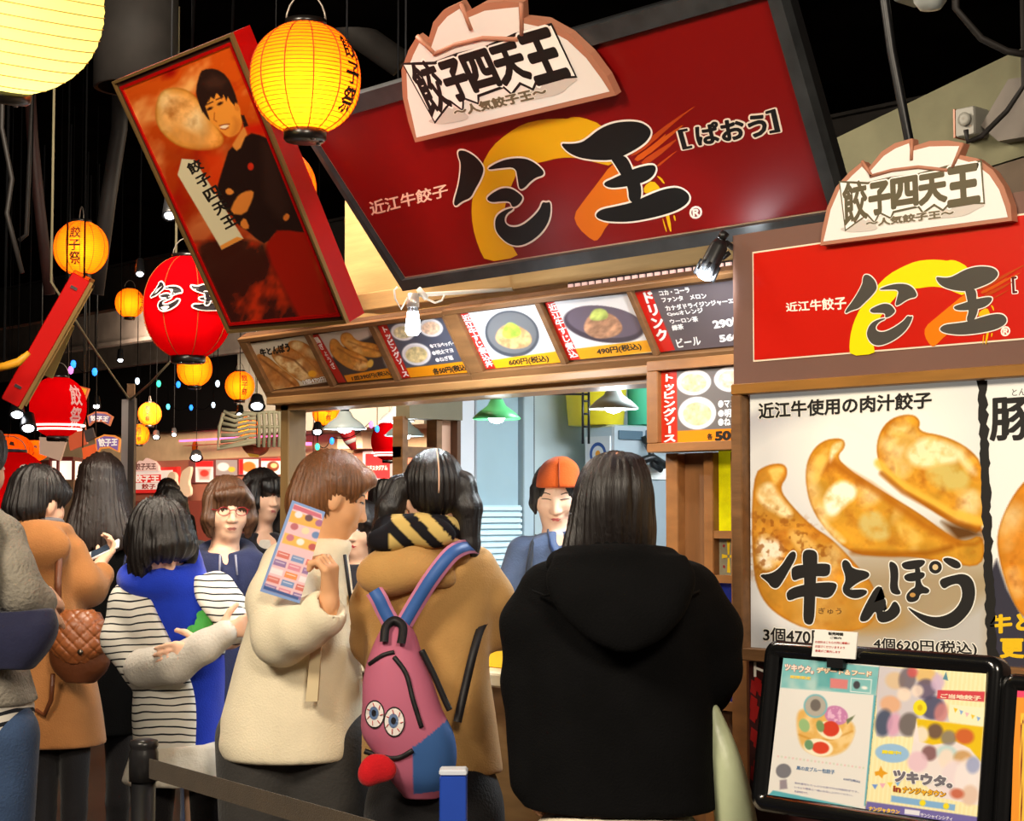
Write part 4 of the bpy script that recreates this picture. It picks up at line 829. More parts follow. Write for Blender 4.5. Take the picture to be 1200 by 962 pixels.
for i, ch in enumerate(chs):
    c0 = np.array((70, 535)) + np.array((200, 320)) * (i / 5.0); s_ = np.array((200, 320)) / 5.0 * .72; w_ = np.array((62, -34)) * (.95 + .1 * i / 5)
    ptext(m, OF, ch, z5([tuple(c0), tuple(c0 + w_), tuple(c0 + w_ + s_), tuple(c0 + s_)]), 0, (34, 26, 20), bold=.03)
m.build('lettering', PRINT, pic)
m = MB()
for x, y in ((215, 64), (262, 44)):
    q = OF.at(*OF.px(x, y), -.03); m.tube([q, np.array([q[0] - .1, q[1] + .1, 3.8])], .004, 6)
m.build('hanging_wire', MATTE, t)
# ================================================================== lanterns, lamps and the far hall
ORP = (255, 128, 14)
def lantern_profile(R, Hh, n=26, mouth=.36, ripple=.006):
    """rib by rib profile of a paper lantern; local z from -Hh to Hh"""
    pr = []
    for i in range(n * 2 + 1):
        u = -1 + 2 * i / (n * 2); r = R * math.sqrt(1 - (abs(u) * .93) ** 2.15)
        pr.append((r * (1 - (ripple * 2 if i % 2 else 0)), u * Hh))
    return pr
def rad_at(pr, z): return float(np.interp(z, [q[1] for q in pr], [q[0] for q in pr]))
def wrap(mb, pr, fpoly_fn, ang, lift=1.012):
    """runs fpoly_fn with a plane (metres) and wraps what it adds round the lantern"""
    tmp = MB(); fpoly_fn(tmp)
    R = max(q[0] for q in pr); vs = []
    for x, y, z in tmp.v:   # x sideways, z up on the flat sheet, y = -layer
        w = ang + x / R; r = rad_at(pr, z) * lift + .002 - y * 1.5
        vs.append((r * math.sin(w), -r * math.cos(w), z))
    k = len(mb.v); mb.v += vs; mb.f += [tuple(k + i for i in f) for f in tmp.f]; mb.c += tmp.c; mb.sm += tmp.sm
SHEET = Frame((0, 0, 0))
def hang(t, top):
    m = MB(); m.tube([(0, 0, top), (0, 0, 3.8 - t.location[2])], .0016, 5); m.build('hanger', MATTE, t, local=True)
    return t
def make_lantern(name, label, cat, R, Hh, col, txt=None, ang=0.0, group=None, mat=None, meridians=12, caps=True, logo_=False, txt_col=(30, 10, 4), tw=.42, ribs=26, ripple_wires=False):
    t = thing(name, label, cat, (0, 0, 0), group); pr = lantern_profile(R, Hh, ribs)
    m = MB(); m.lathe((0, 0, 0), pr, 48, col, cap=False)
    if meridians:   # printed seams down the gores
        step = 48 // meridians
        m.c = [tuple(int(q * (.72 if (i % 48) % step == 0 else 1)) for q in c) for i, c in enumerate(m.c)] if False else m.c
    m.build('paper_shade', mat or PAPER('paper_lantern', .62), t, local=True)
    m = MB()
    for k in range(meridians):
        w = 2 * PI_ * (k + .5) / meridians; m.tube([(r * 1.004 * math.cos(w), r * 1.004 * math.sin(w), z) for r, z in pr[::2]], .0016, 5)
    m.build('gore_seams', M('seam_brown', (150, 70, 10), .7), t, local=True) if meridians else None
    if ripple_wires:
        m = MB()
        for r, z in pr[1::2]: m.tube([(r * 1.012 * math.cos(a), r * 1.012 * math.sin(a), z) for a in np.linspace(0, 2 * PI_, 41)], .0009, 4, cap=False)
        m.build('rib_wires', M('rib_brown', (150, 84, 20), .7), t, local=True)
    if txt:
        m = MB()
        def fn(b): text(b, SHEET, txt, [(-R * tw / 2, Hh * .72), (R * tw / 2, Hh * .72), (R * tw / 2, -Hh * .72), (-R * tw / 2, -Hh * .72)], .0, txt_col, bold=.02, vert=True)
        wrap(m, pr, fn, ang); m.build('lettering', PRINT, t, local=True)
    if logo_:
        m = MB(); P0 = np.array([SF.pxs(p) for p in [PAO[0]]][0]); allp = np.concatenate([np.array(SF.pxs(p)) for p in PAO + OU]); lo, hi = allp.min(0), allp.max(0); k = R * 1.6 / (hi[0] - lo[0])
        T = lambda p: ((p[0] - (lo[0] + hi[0]) / 2) * k, (p[1] - (lo[1] + hi[1]) / 2) * k * 1.1 + Hh * .12)
        wrap(m, pr, lambda b: glyph_strokes(b, SHEET, T, 0, (26, 14, 18), .017, (250, 244, 236)), ang, 1.05); m.build('lettering', PRINT, t, local=True)
    if caps:
        mo = pr[0][0]; m = MB(); m.lathe((0, 0, -Hh), [(0, -.026), (mo * .92, -.026), (mo * 1.02, -.02), (mo * 1.02, .004), (mo * .8, .006)], 28, cap=False); 
        m.build('base_ring', M('ring_black', (20, 16, 14), .3, spec=.6), t, local=True)
        for w in (-.5, .4, 1.2):
            b = MB(); a = ang + w; b.lathe((mo * .8 * math.sin(a), -mo * .8 * math.cos(a), -Hh - .024), [(0, -.006), (.006, -.005), (.007, .001), (0, .002)], 10); b.build('base_bulb', CHROME, t, local=True)  # chrome beads standing in for the small bulbs in the base
        m = MB(); m.lathe((0, 0, Hh), [(mo * .8, -.004), (mo * 1.0, -.002), (mo * 1.0, .014), (mo * .7, .016), (0, .016)], 28, cap=False); m.build('top_ring', MATS['ring_black'], t, local=True)
        m = MB(); arc = [(mo * .95 * math.cos(w), mo * .3 * math.cos(w) * .0, Hh + .01 + .07 * math.sin(w)) for w in np.linspace(0, PI_, 11)]; m.tube(arc, .0025, 6); m.build('wire_bail', M('wire_grey', (150, 140, 130), .4, metal=.6), t, local=True)
    return t
GL = 'orange paper lanterns'
def bulb(loc, z, power, col=(1, .78, .42), rad=.03, fwd=0.0):
    toc = C0 - np.array(loc); toc[2] = 0; toc /= np.linalg.norm(toc); q = np.array(loc) + toc * fwd; point('lantern_bulb', (q[0], q[1], loc[2] + z), power, col, rad)
def d_from(width_px, size): return size * FPX / width_px
lan = make_lantern('paper_lantern', 'large glowing orange paper lantern over the corner of the portrait box', 'lantern', .133, .128, ORP, '餃子祭', 1.12, GL, ripple_wires=True)
c = dep(358, 92, d_from(129, .266)); lan.location = c.tolist(); lan.rotation_euler = (0, 0, TH); bulb(c, -.05, 3.6, fwd=.055)
spots = [(95, 291, 63, 'round orange lantern with writing, hung above the red slanted box at left', 0.0), (152, 355, 34, 'orange lantern half hidden behind the left side of the big red lantern', 1.2), (228, 432, 41, 'pale glowing lantern showing right under the big red lantern', 2.0),
         (281, 452, 34, 'orange lantern just left of the lower corner of the menu boards', .5), (175.5, 485, 27, 'small orange lantern right of the thin grey post top', .0), (163, 509, 24, 'small orange lantern lowest beside the thin grey post', .2),
         (200.5, 520, 21, 'smallest orange lantern above the red-framed white board', .2), (236, 524, 22, 'small orange lantern left of the ribbed fan, over a bright lamp', -.3), (291.5, 501, 26, 'orange lantern in front of the ribbed fan frame', .3),
         (325, 470, 24, 'orange lantern peeping past the upper end of the stall post', .3), (382, 483, 32, 'orange lantern seen in the hatch just right of the stall post', .3), (413, 486, 22, 'orange lantern second from the stall post inside the hatch', .3), (322, 222, 97, 'orange lantern peeping out behind the portrait box right edge', .5)]
for x, y, wpx, lab, an in spots:
    dd = d_from(wpx, .266); sc = 1.0
    c = dep(x, y, dd); hang(dup(lan, c, lab, rotz=TH + an - 1.12), .205); bulb(c, -.015, 2.2, fwd=.055)
hang(lan, .205)
wl_ = make_lantern('paper_lantern', 'huge yellowish white lantern cut off by the top left corner', 'lantern', .20, .17, (250, 236, 150), None, 0, 'pale paper lanterns', meridians=0, ribs=14)
c = dep(6, 6, 3.6); wl_.location = c.tolist(); wl_.rotation_euler = (.25, .2, TH); bulb(c, -.05, 2.6, (1, .95, .7)); hang(wl_, .25)
m = MB(); pr = lantern_profile(.20, .17, 14)
for r, z in pr[1::2]: m.tube([(r * 1.012 * math.cos(a), r * 1.012 * math.sin(a), z) for a in np.linspace(0, 2 * PI_, 49)], .0011, 5, cap=False)
m.build('rib_wires', M('rib_tan', (196, 150, 70), .7), wl_, local=True)
REDP = PAPER('paper_red', .35)
rl = make_lantern('paper_lantern', 'big red lantern with white-edged black brush characters beside the portrait box', 'lantern', .172, .185, (206, 4, 12), None, .10, 'red paper lanterns', REDP, 8, True, True, ribs=30)
c = dep(221, 360, 6.7); rl.location = c.tolist(); rl.rotation_euler = (0, 0, TH); bulb(c, 0, 1.6, (1, .6, .5), .06); hang(rl, .26); rl.scale = (1, 1, 1.02)
r2 = make_lantern('paper_lantern', 'red lantern with lit white rim under the slanted red box at left', 'lantern', .145, .15, (206, 4, 12), '餃祭', .95, 'red paper lanterns', REDP, 0, True, txt_col=(246, 200, 200), tw=.5, ribs=24)
c = dep(68, 477, 9.0); r2.location = c.tolist(); r2.rotation_euler = (0, 0, TH); bulb(c, 0, 1.2, (1, .6, .5), .06)
m = MB()
for k, (rr, z) in enumerate(((.118, -.115), (.135, -.095))): m.tube([(rr * math.cos(w), rr * math.sin(w), z) for w in np.linspace(0, 2 * PI_, 41)], .005, 6, cap=False)
m.build('lit_rim', GLOW('rim_glow', (255, 244, 230), 2.0), r2, local=True)
r3 = make_lantern('paper_lantern', 'very large red lantern low down behind the camel coat at left', 'lantern', .235, .27, (206, 6, 10), None, 0, 'red paper lanterns', REDP, 0, True, ribs=24)
m = MB(); pr = lantern_profile(.235, .27, 24)
for a in (-.55, .05, .75):
    wrap(m, pr, lambda b: b.flat(SHEET, smooth_poly([(-.045, .20), (-.01, .215), (.03, .205), (.045, .185), (.01, .178), (-.02, .19)], 2), 0, (240, 222, 214)), a)
m.build('white_marks', PRINT, r3, local=True)
c = dep(8, 598, 8.2); r3.location = c.tolist(); r3.rotation_euler = (0, 0, TH); bulb(c, 0, 1.8, (1, .6, .5), .06); hang(r3, .34)
r4 = dup(r2, dep(456, 517, 14.0), 'small red lantern hanging in the hatch over the red notice board', 'red paper lanterns', TH + .8); hang(r4, .22); hang(r2, .22)
# pumpkin-faced orange lanterns low at the left edge
for x, y, wpx, lab in ((12, 527, 52, 'orange lantern with dark face marks at the left edge, over the low red lantern'), (40, 528, 34, 'orange lantern with dark face marks right of the leftmost one')):
    t = make_lantern('face_lantern', lab, 'lantern', .16, .11, (240, 90, 10), None, 0, 'orange face lanterns', PAPER('paper_lantern', .62), 10, False, ribs=10)
    m = MB(); pr = lantern_profile(.16, .11, 10)
    for a, poly in ((-.35, [(-.02, .02), (.02, .03), (.012, .055), (-.014, .05)]), (.35, [(-.02, .03), (.02, .02), (.014, .05), (-.012, .055)]), (0, [(-.05, -.02), (0, -.04), (.05, -.02), (.03, -.055), (-.03, -.055)])):
        wrap(m, pr, lambda b, poly=poly: b.flat(SHEET, poly, 0, (60, 24, 10)), a)
    m.build('face_marks', PRINT, t, local=True)
    c = dep(x, y, d_from(wpx, .32)); t.location = c.tolist(); hang(t, .09); t.rotation_euler = (0, 0, TH); bulb(c, -.02, 1.6)
# slanted red box seen from its side
def vframe(p, q, depth):
    a = dep(*p, depth); b = dep(*q, depth); v = b - a; L = np.linalg.norm(v); v = v / L; toc = C0 - a; toc /= np.linalg.norm(toc); u = np.cross(v, toc); u /= np.linalg.norm(u); return Frame(a, u, v), L
BF, L = vframe((14, 474), (98, 326), 7.4)
t = thing('slanted_box', 'slanted red hanging light box seen edge-on below the lantern at left', 'sign', BF.o)
m = MB(); m.box(BF, -.052, .03, 0, L, -.30, 0, bev=.006); m.build('box', MATS['box_red'], t)
m = MB(); m.box(BF, .03, .046, 0, L, -.30, .004); m.box(BF, .046, .056, .02, L - .02, -.28, -.01, (236, 200, 90)); m.build('gold_edge', MATS['gold_trim'], t)
for f in (.12, .9):
    m = MB(); m.box(BF, -.03, .0, L * f, L * f + .012, 0, .006); m.build('bracket', CHROME, t)
m = MB(); q = BF.at(0, L, -.1); m.tube([q, (q[0], q[1], 3.8)], .004, 6); m.build('hanging_wire', MATTE, t)
BF2, L2 = vframe((52, 440), (77, 380), 7.9)
t = thing('slanted_box', 'yellow-faced hanging board partly behind the slanted red box', 'sign', BF2.o)
m = MB(); m.box(BF2, -.03, .04, 0, L2, -.2, 0, (232, 200, 110), bev=.004); m.box(BF2, -.06, -.03, -.1, L2, -.2, .0, (150, 30, 20)); m.build('board', PRINT, t)
m = MB(); q = BF2.at(0, L2, -.1); m.tube([q, (q[0], q[1], 3.8)], .004, 6); m.build('hanging_wire', MATTE, t)
t = thing('arm_bracket', 'yellow bent bracket arm reaching in from the left edge', 'bracket', dep(10, 425, 7)); m = MB(); m.tube([dep(-12, 433, 7.2), dep(10, 428, 7.2), dep(22, 424, 7.2), dep(34, 413, 7.2)], [.016, .018, .018, .01], 10); m.build('arm', M('arm_yellow', (200, 140, 24), .5), t)
m = MB(); q = dep(5, 420, 7.2); m.tube([dep(5, 428, 7.2), q, (q[0], q[1], 3.8)], .006, 6); m.build('hanger', MATTE, t)
# spotlights on the ceiling tracks
for x, y, dd, st, lab, r_ in ((199, 254, 5.8, 40, 'dazzling ceiling spotlight touching the left edge of the portrait box', .022), (164, 322, 8, 12, 'small ceiling spotlight just above the big red lantern', .02), (141, 423, 11, 10, 'small ceiling spotlight above the thin grey post', .02), (113, 477, 12, 22, 'white spotlight above the fan-shaped signs', .026), (20, 487, 8.6, 40, 'dazzling spotlight left of the red lantern with the lit rim', .034), (33, 503, 8.6, 40, 'dazzling spotlight under the slanted red box, lower of two', .036),
                          (183, 513, 20, 20, 'far spotlight right of the lowest small lantern by the post', .04), (204, 510, 20, 14, 'far spotlight over the smallest lantern', .03), (301, 477, 12, 16, 'far spotlight over the ribbed fan, right one', .05), (281, 487, 13, 16, 'far spotlight over the ribbed fan, left one', .03), (230, 537, 21, 40, 'dazzling lamp below the small lantern beside the ribbed fan', .07), (372, 507, 14, 24, 'round lamp seen in the hatch above the neon strip', .04), (367, 543, 16, 14, 'lower lamp in the hatch beside the white-coated woman', .04)):
    c = dep(x, y, dd); t = thing('ceiling_spotlight', lab, 'spotlight', c, 'ceiling spotlights')
    toc = C0 - c; toc = toc / np.linalg.norm(toc); ax = toc * .6 + np.array([0, 0, -.8]); ax /= np.linalg.norm(ax)
    m = MB(); m.lathe(c - ax * .06, [(0, -.03), (r_ * .8, -.03), (r_ * 1.15, .05), (r_ * 1.2, .058), (r_ * .9, .058), (r_ * .7, .03)], 16, axis=ax, cap=False); m.build('housing', BLACK, t)
    m = MB(); m.lathe(c - ax * .06, [(0, .035), (r_ * .75, .042), (r_ * .7, .058), (0, .064)], 14, axis=ax); m.build('bulb', GLOW('spot_glow', (246, 248, 255), 16), t)
    m = MB(); m.tube([c - ax * .08, c - ax * .1 + np.array([0, 0, .05]), np.array([c[0] - ax[0] * .1, c[1] - ax[1] * .1, 3.8])], .003, 6); m.build('stem', MATTE, t)
point('spot_glow_light', dep(199, 258, 5.7), .6, COOL, .03)
# strings of small coloured bulbs
def light_string(name, label, pts, dd, cols):
    q = [dep(x, y, dd) for x, y in pts]; t = thing(name, label, 'string lights', q[0], 'strings of coloured bulbs')
    m = MB(); pth = []
    for a, b in zip(q[:-1], q[1:]):
        for k in range(6): pth.append(a * (1 - k / 6) + b * k / 6 + np.array([0, 0, .02 - .05 * math.sin(PI_ * k / 6)]))
    pth.append(q[-1] + np.array([0, 0, .02])); m.tube([np.array([q[0][0], q[0][1], 3.8])] + pth + [np.array([q[-1][0], q[-1][1], 3.8])], .003, 5); m.build('wire', MATTE, t)
    for p, cn in zip(q, cols):
        cc = {'b': (40, 130, 255), 'p': (230, 110, 200), 'g': (60, 230, 170), 'w': (220, 240, 255), 'c': (90, 220, 240)}[cn]
        m = MB(); m.lathe(p, [(0, -.028), (.012, -.02), (.016, 0), (.010, .016), (0, .02)], 10); m.build('bulb', GLOW('fairy_' + cn, cc, 2.2), t)
light_string('light_string', 'string of blue and pink bulbs above the red lantern with lit rim', [(83, 433), (86, 426), (111, 435)], 10, 'pbb'); light_string('light_string', 'string of small bulbs under the big red lantern', [(161, 446), (186, 449), (209, 450), (255, 449)], 12, 'wgbw'); light_string('light_string', 'string of pale bulbs crossing above the small far lanterns', [(197, 476), (224, 477), (250, 474)], 14, 'cbw')
light_string('light_string', 'string of coloured bulbs seen through the hatch', [(372, 523), (389, 516), (435, 497), (442, 502)], 11.5, 'gbpb')
# pipes, ducts and cables under the black ceiling
def pipe(label, pts, dd, r, mat, name='ceiling_pipe', cat='pipe'):
    m = MB(); q = [dep(x, y, d_) for (x, y), d_ in zip(pts, dd if isinstance(dd, (list, tuple)) else [dd] * len(pts))]
    if q[0][2] < 3.8: q = [np.array([q[0][0], q[0][1], 3.8])] + q
    m.tube(q, r, 12); o = m.build(name, mat); tag(o, label, cat); return o
PG = M('pipe_grey', (44, 40, 39), .6, metal=.0, var=.2); PR = M('pipe_rust', (52, 28, 26), .6, var=.25)
pipe('dark reddish pipe dropping beside the thin grey conduit at upper left', [(33, 70), (38, 160), (46, 240), (58, 345)], 9.4, .030, PR); pipe('thin grey conduit dropping left of the reddish pipe', [(38, 110), (34, 200), (31, 275), (22, 282)], 9.0, .012, PG); pipe('thick grey pipe slanting down between the round lantern and the portrait box', [(140, 150), (128, 225), (112, 345)], 9.6, .044, PG); pipe('bundle of thin cables at the far left under the ceiling', [(2, 150), (14, 210), (8, 250), (26, 320)], 7.0, .01, M('cable_black', (30, 26, 24), .6), 'cable', 'cable')
pipe('cord slung from the round lantern down to the thin grey post', [(60, 330), (104, 400), (150, 466)], [8, 9, 10], .006, M('cord_tan', (150, 140, 110), .7), 'cord', 'cord'); pipe('cord slung from the post up to the big red lantern', [(205, 418), (175, 450), (153, 468)], [8, 9, 10], .006, MATS['cord_tan'], 'cord', 'cord')
pipe('black pipe running down in front of the concrete wall above the crest board', [(1034, -20), (1045, 60), (1066, 168), (1068, 190)], 4.75, .013, BLACK); pipe('black cable looping below the grey junction box', [(1200, 100), (1180, 130), (1150, 160), (1134, 166), (1132, 152)], 5.2, .008, MATS['cable_black'], 'cable', 'cable'); pipe('black cables crossing the dark ceiling at the upper right', [(1120, 10), (1150, 45), (1180, 60), (1215, 66)], 4.7, .010, MATS['cable_black'], 'cable', 'cable')
t = thing('junction_box', 'grey junction box on the concrete wall at upper right', 'junction box', onY(1132, 142, 4.62)); JF = Frame(onY(1132, 142, 4.62)); m = MB(); m.box(JF, -.04, .03, -.045, .045, -.2, 0, bev=.006); m.lathe(JF.at(.0, .005, 0), [(.02, 0), (.022, .012), (.012, .014), (.0, .014)], 18, axis=JF.n); m.build('box', M('box_grey', (140, 138, 130), .5), t); m = MB(); m.box(JF, -.046, -.04, -.045, .045, -.1, 0); m.build('edge_strip', M('copper', (176, 110, 76), .4), t)
t = thing('ceiling_fixture', 'pale round ceiling fixture cut by the top edge at upper right', 'fixture', dep(1090, -2, 4.9)); q = dep(1090, -2, 4.9); m = MB(); m.lathe(q, [(0, -.035), (.03, -.03), (.045, -.01), (.05, .02), (.0, .02)], 24); m.build('lens', M('fixture_lens', (176, 182, 180), .3), t); m = MB(); XF = Frame(q); m.box(XF, -.09, .09, .0, .02, -.05, .05, bev=.006); m.tube([q, (q[0], q[1], 3.8)], .01, 8); m.build('bracket', M('fixture_grey', (110, 118, 116), .4), t)
# concrete slope behind the right-hand block
CF = Frame(onY(1000, 230, 4.7)); m = MB(); m.prism(CF, CF.pxs([(940, 188), (975, 164), (1215, 48), (1215, 180), (1150, 200), (940, 220)]), -.35, 0); struct(m.build('wall_concrete', M('concrete_green', (104, 102, 78), .8, var=.2, vscale=4, bump=.2, bscale=20)))
m = MB(); m.prism(CF, CF.pxs([(940, 218), (1150, 198), (1215, 178), (1215, 420), (940, 420)]), -.3, .0); struct(m.build('trim_1', M('beam_brown', (88, 72, 56), .7, var=.2)))
m = MB(); q = CF.px(1190, 110); m.prism(CF, CF.pxs([(1160, 150), (1192, 96), (1230, 90), (1230, 160), (1180, 168)]), 0.0, .05); tag(m.build('bracket_plate', M('plate_grey', (104, 96, 88), .6, var=.2)), 'grey metal plate on the concrete wall at the right edge', 'plate')
# ------------------------------------------------------------------ far hall
HY = 13.2; HF = Frame((0, HY, 0))
def hpx(x, y): return onY(x, y, HY)
FARP = PM('print_far_glow', .4, emit=.5)  # emission added to brighten the far boards and prints, which are no lamps
def hbox(x0, y0, x1, y1, c0, c1, name, label, cat, col, mat=None, bev=0.0, parent=None):
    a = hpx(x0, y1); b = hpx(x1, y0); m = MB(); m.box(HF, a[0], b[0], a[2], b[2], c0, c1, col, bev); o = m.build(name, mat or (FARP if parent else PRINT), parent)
    return tag(o, label, cat) if label else o
a = hpx(-200, 505); b = hpx(338, 505); m = MB(); m.box(HF, a[0], b[0], hpx(200, 507)[2], 3.8, .0, .25); struct(m.build('trim_2', MATTE))
a = hpx(338, 520); b = hpx(560, 500); m = MB(); m.box(HF, a[0], b[0], hpx(400, 508)[2], 3.8, 0, .8); struct(m.build('trim_3', M('bulkhead_grey', (104, 104, 98), .8)))
hbox(130, 526, 540, 600, .005, .06, 'shop_fascia', 'dull red-brown fascia of the far shops along the back of the hall', 'fascia', (170, 110, 92))
hbox(236, 512, 356, 516.5, .3, .36, 'neon_tube', 'pink neon strip glowing over the far menu pictures', 'neon', (255, 150, 190), GLOW('neon_pink', (255, 90, 150), 3.0)); hbox(236, 516.5, 356, 523, .2, .3, 'neon_backing', 'crimson backing strip under the pink neon', 'strip', (170, 16, 50))
def hthing(name, label, cat, x, y, grp=None): return thing(name, label, cat, hpx(x, y), grp)
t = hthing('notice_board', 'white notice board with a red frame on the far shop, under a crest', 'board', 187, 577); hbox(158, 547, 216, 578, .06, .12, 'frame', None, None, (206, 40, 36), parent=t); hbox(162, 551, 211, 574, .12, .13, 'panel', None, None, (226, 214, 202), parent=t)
m = MB()
def htext(mb, s, q, c, col, **k): text(mb, HF, s, [(hpx(x, y)[0], hpx(x, y)[2]) for x, y in q], c, col, **k)
m2 = hbox(165, 556, 198, 566, .13, .135, 'red_strip', None, None, (206, 44, 40), parent=t)
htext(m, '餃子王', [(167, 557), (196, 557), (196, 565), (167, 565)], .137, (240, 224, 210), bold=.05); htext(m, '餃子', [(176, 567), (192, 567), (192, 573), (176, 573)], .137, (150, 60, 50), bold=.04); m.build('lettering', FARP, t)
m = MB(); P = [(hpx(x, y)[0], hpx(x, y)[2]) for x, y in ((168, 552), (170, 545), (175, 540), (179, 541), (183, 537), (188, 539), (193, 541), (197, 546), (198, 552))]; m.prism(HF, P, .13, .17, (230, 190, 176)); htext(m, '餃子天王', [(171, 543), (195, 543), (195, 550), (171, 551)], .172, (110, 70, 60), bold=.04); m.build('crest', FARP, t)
def far_panel(x0, y0, x1, y1, kind, lab):
    t = hthing('menu_picture', lab, 'menu picture', (x0 + x1) / 2, y1, 'far menu pictures'); hbox(x0 - 1, y0 - 1, x1 + 1, y1 + 1, .06, .10, 'frame', None, None, (110, 60, 56), parent=t)
    def pt(p):
        p.I[:] = (232, 222, 216)
        cx, cy = (x0 + x1) / 2, (y0 + y1) / 2
        if kind == 0: p.poly([(x0, y0), (x1, y0), (x1, y0 + 7), (x0, y0 + 7)], (204, 40, 40)); p.poly([(x0 + 3, y0 + 9), (x1 - 3, y0 + 9), (x1 - 5, y1 - 3), (x0 + 5, y1 - 3)], (226, 150, 140), 3); p.ell(cx, cy + 2, 5, 4, (200, 60, 50))
        if kind == 1: p.I[:] = (150, 140, 136); p.ell(cx - 4, cy - 1, 7, 5, (222, 216, 212)); p.ell(cx + 6, cy + 2, 4, 3, (236, 180, 60))
        if kind == 2: p.ell(cx, cy, 8, 6, (220, 120, 50)); p.poly([(x0, y0), (x0 + 5, y0), (x0 + 5, y1), (x0, y1)], (206, 40, 40))
        if kind == 3: p.ell(cx + 2, cy, 7, 6, (120, 60, 40)); p.ell(cx + 3, cy - 1, 4, 3, (226, 190, 130)); p.poly([(x0, y0), (x1, y0), (x1, y0 + 3), (x0, y0 + 3)], (206, 40, 40))
    picture(Frame((0, HY - .101, 0)), [(x0, y0), (x1, y0), (x1, y1), (x0, y1)], 30, 26, pt, 0, 'print', PM('print_far_glow', .4, emit=.5), t)
far_panel(229, 540, 250, 565, 0, 'far menu picture with red heading left of the grey one'); far_panel(253, 539, 278, 557, 1, 'far menu picture with grey ground and white dish'); far_panel(280, 538, 303, 556, 2, 'far menu picture with orange dish and red side strip'); far_panel(306, 537, 330, 556, 3, 'far menu picture with brown bowl beside the stall post')
t = hthing('cutout_sign', 'cream cutout figure sign standing before the far shop counter', 'cutout', 233, 582); m = MB()
for P in ([(219, 585), (221, 560), (226, 552), (232, 556), (231, 566), (236, 572), (238, 583)], [(236, 572), (238, 554), (244, 549), (250, 546), (249, 556), (246, 566), (250, 574), (248, 583), (238, 583)]):
    m.prism(HF, [(hpx(x, y)[0], hpx(x, y)[2]) for x, y in smooth_poly(P, 2)], .3 + .03 * len(P) % .05, .36, (222, 206, 184))
m.build('cutout', PRINT, t)
hbox(150, 585, 540, 800, .3, .9, 'far_counter', 'low reddish counter of the far shops', 'counter', (110, 52, 44))
# ribbed fan frame
t = thing('ribbed_fan', 'fan of cream ribs hanging in the hall left of the stall post', 'decoration', dep(300, 500, 13)); R_ = lambda x, y, d=13: dep(x, y, d)
CRM = M('cream_rib', (196, 190, 160), .6)
for k in range(7):
    f = k / 6; m = MB(); m.tube([R_(258 + 4 * f, 524 - 7 * f * 6), R_(275, 521 - f * 33), R_(292, 516 - f * 31), R_(300, 515 - 29 * f)], .014, 6); m.build('rib', CRM, t)
for k in range(5):
    x = 303 + k * 6; m = MB(); m.tube([R_(x, 482), R_(x + 1, 500), R_(x, 524)], .014, 6); m.build('upright_rib', CRM, t)
m = MB(); m.tube([R_(262, 484), R_(257, 500), R_(255, 526), R_(300, 518)], .014, 6); m.tube([R_(262, 484), R_(300, 484), R_(331, 482)], .012, 6); m.tube([R_(300, 500), R_(331, 500)], .012, 6); q = R_(300, 484); m.tube([q, (q[0], q[1], 3.8)], .006, 6); m.build('outer_frame', CRM, t)
t = thing('crescent_sign', 'brown and orange crescent sign below the ribbed fan', 'sign', dep(300, 525, 13)); KF2 = facing(300, 13.2)
m = MB(); P = [KF2.px(x, y) for x, y in ((281, 516), (284, 526), (292, 534), (304, 535), (314, 528), (318, 517), (308, 521), (296, 522))]; m.prism(KF2, smooth_poly(P, 2), -.05, 0, (150, 66, 36)); P = [KF2.px(x, y) for x, y in ((296, 524), (304, 524), (314, 519), (312, 527), (304, 532), (298, 531))]; m.flat(KF2, P, .002, (196, 74, 50)); m.flat(KF2, [KF2.px(x, y) for x, y in ((290, 531), (304, 533), (303, 536), (292, 535))], .003, (255, 196, 60)); m.build('board', PRINT, t); m = MB(); q = KF2.at(*KF2.px(300, 522), -.02); m.tube([q, (q[0], q[1], 3.8)], .004, 6); m.build('hanger', MATTE, t)
# things seen through the hatch beyond the stall
t = hthing('notice_board', 'red notice board with pale frame seen in the hatch between two heads', 'board', 450, 562); hbox(434, 528, 466, 564, .06, .12, 'frame', None, None, (176, 166, 168), parent=t); hbox(438, 531, 466, 561, .12, .13, 'panel', None, None, (206, 36, 40), parent=t); m = MB(); htext(m, '餃子スタジアム', [(439, 546), (464, 545), (464, 551), (439, 552)], .133, (240, 214, 210), bold=.03); m.build('lettering', PRINT, t)
m = MB(); m.prism(HF, [(hpx(x, y)[0], hpx(x, y)[2]) for x, y in ((418, 527), (418, 512), (446, 506), (448, 526))], .06, .3, (206, 196, 176)); tag(m.build('awning', PRINT), 'beige awning panel beyond the hatch', 'awning')
t = thing('windsock', 'red and white tapering pennant hanging in the hatch', 'pennant', dep(411, 515, 13)); m = MB(); q0, q1 = dep(406, 505, 13), dep(415, 527, 13); m.tube([q0, q0 * .6 + q1 * .4, q1], [.055, .05, .02], 12, (206, 40, 50)); m.tube([q0 * .55 + q1 * .45, q0 * .35 + q1 * .65], [.049, .04], 12, (244, 230, 230)); m.tube([q0, (q0[0], q0[1], 3.8)], .004, 5); m.build('cloth', PRINT, t)
hbox(356, 519, 388, 524, .3, .36, 'neon_tube', 'pink neon strip seen through the hatch beside the post', 'neon', (255, 150, 190), MATS['neon_pink']); 
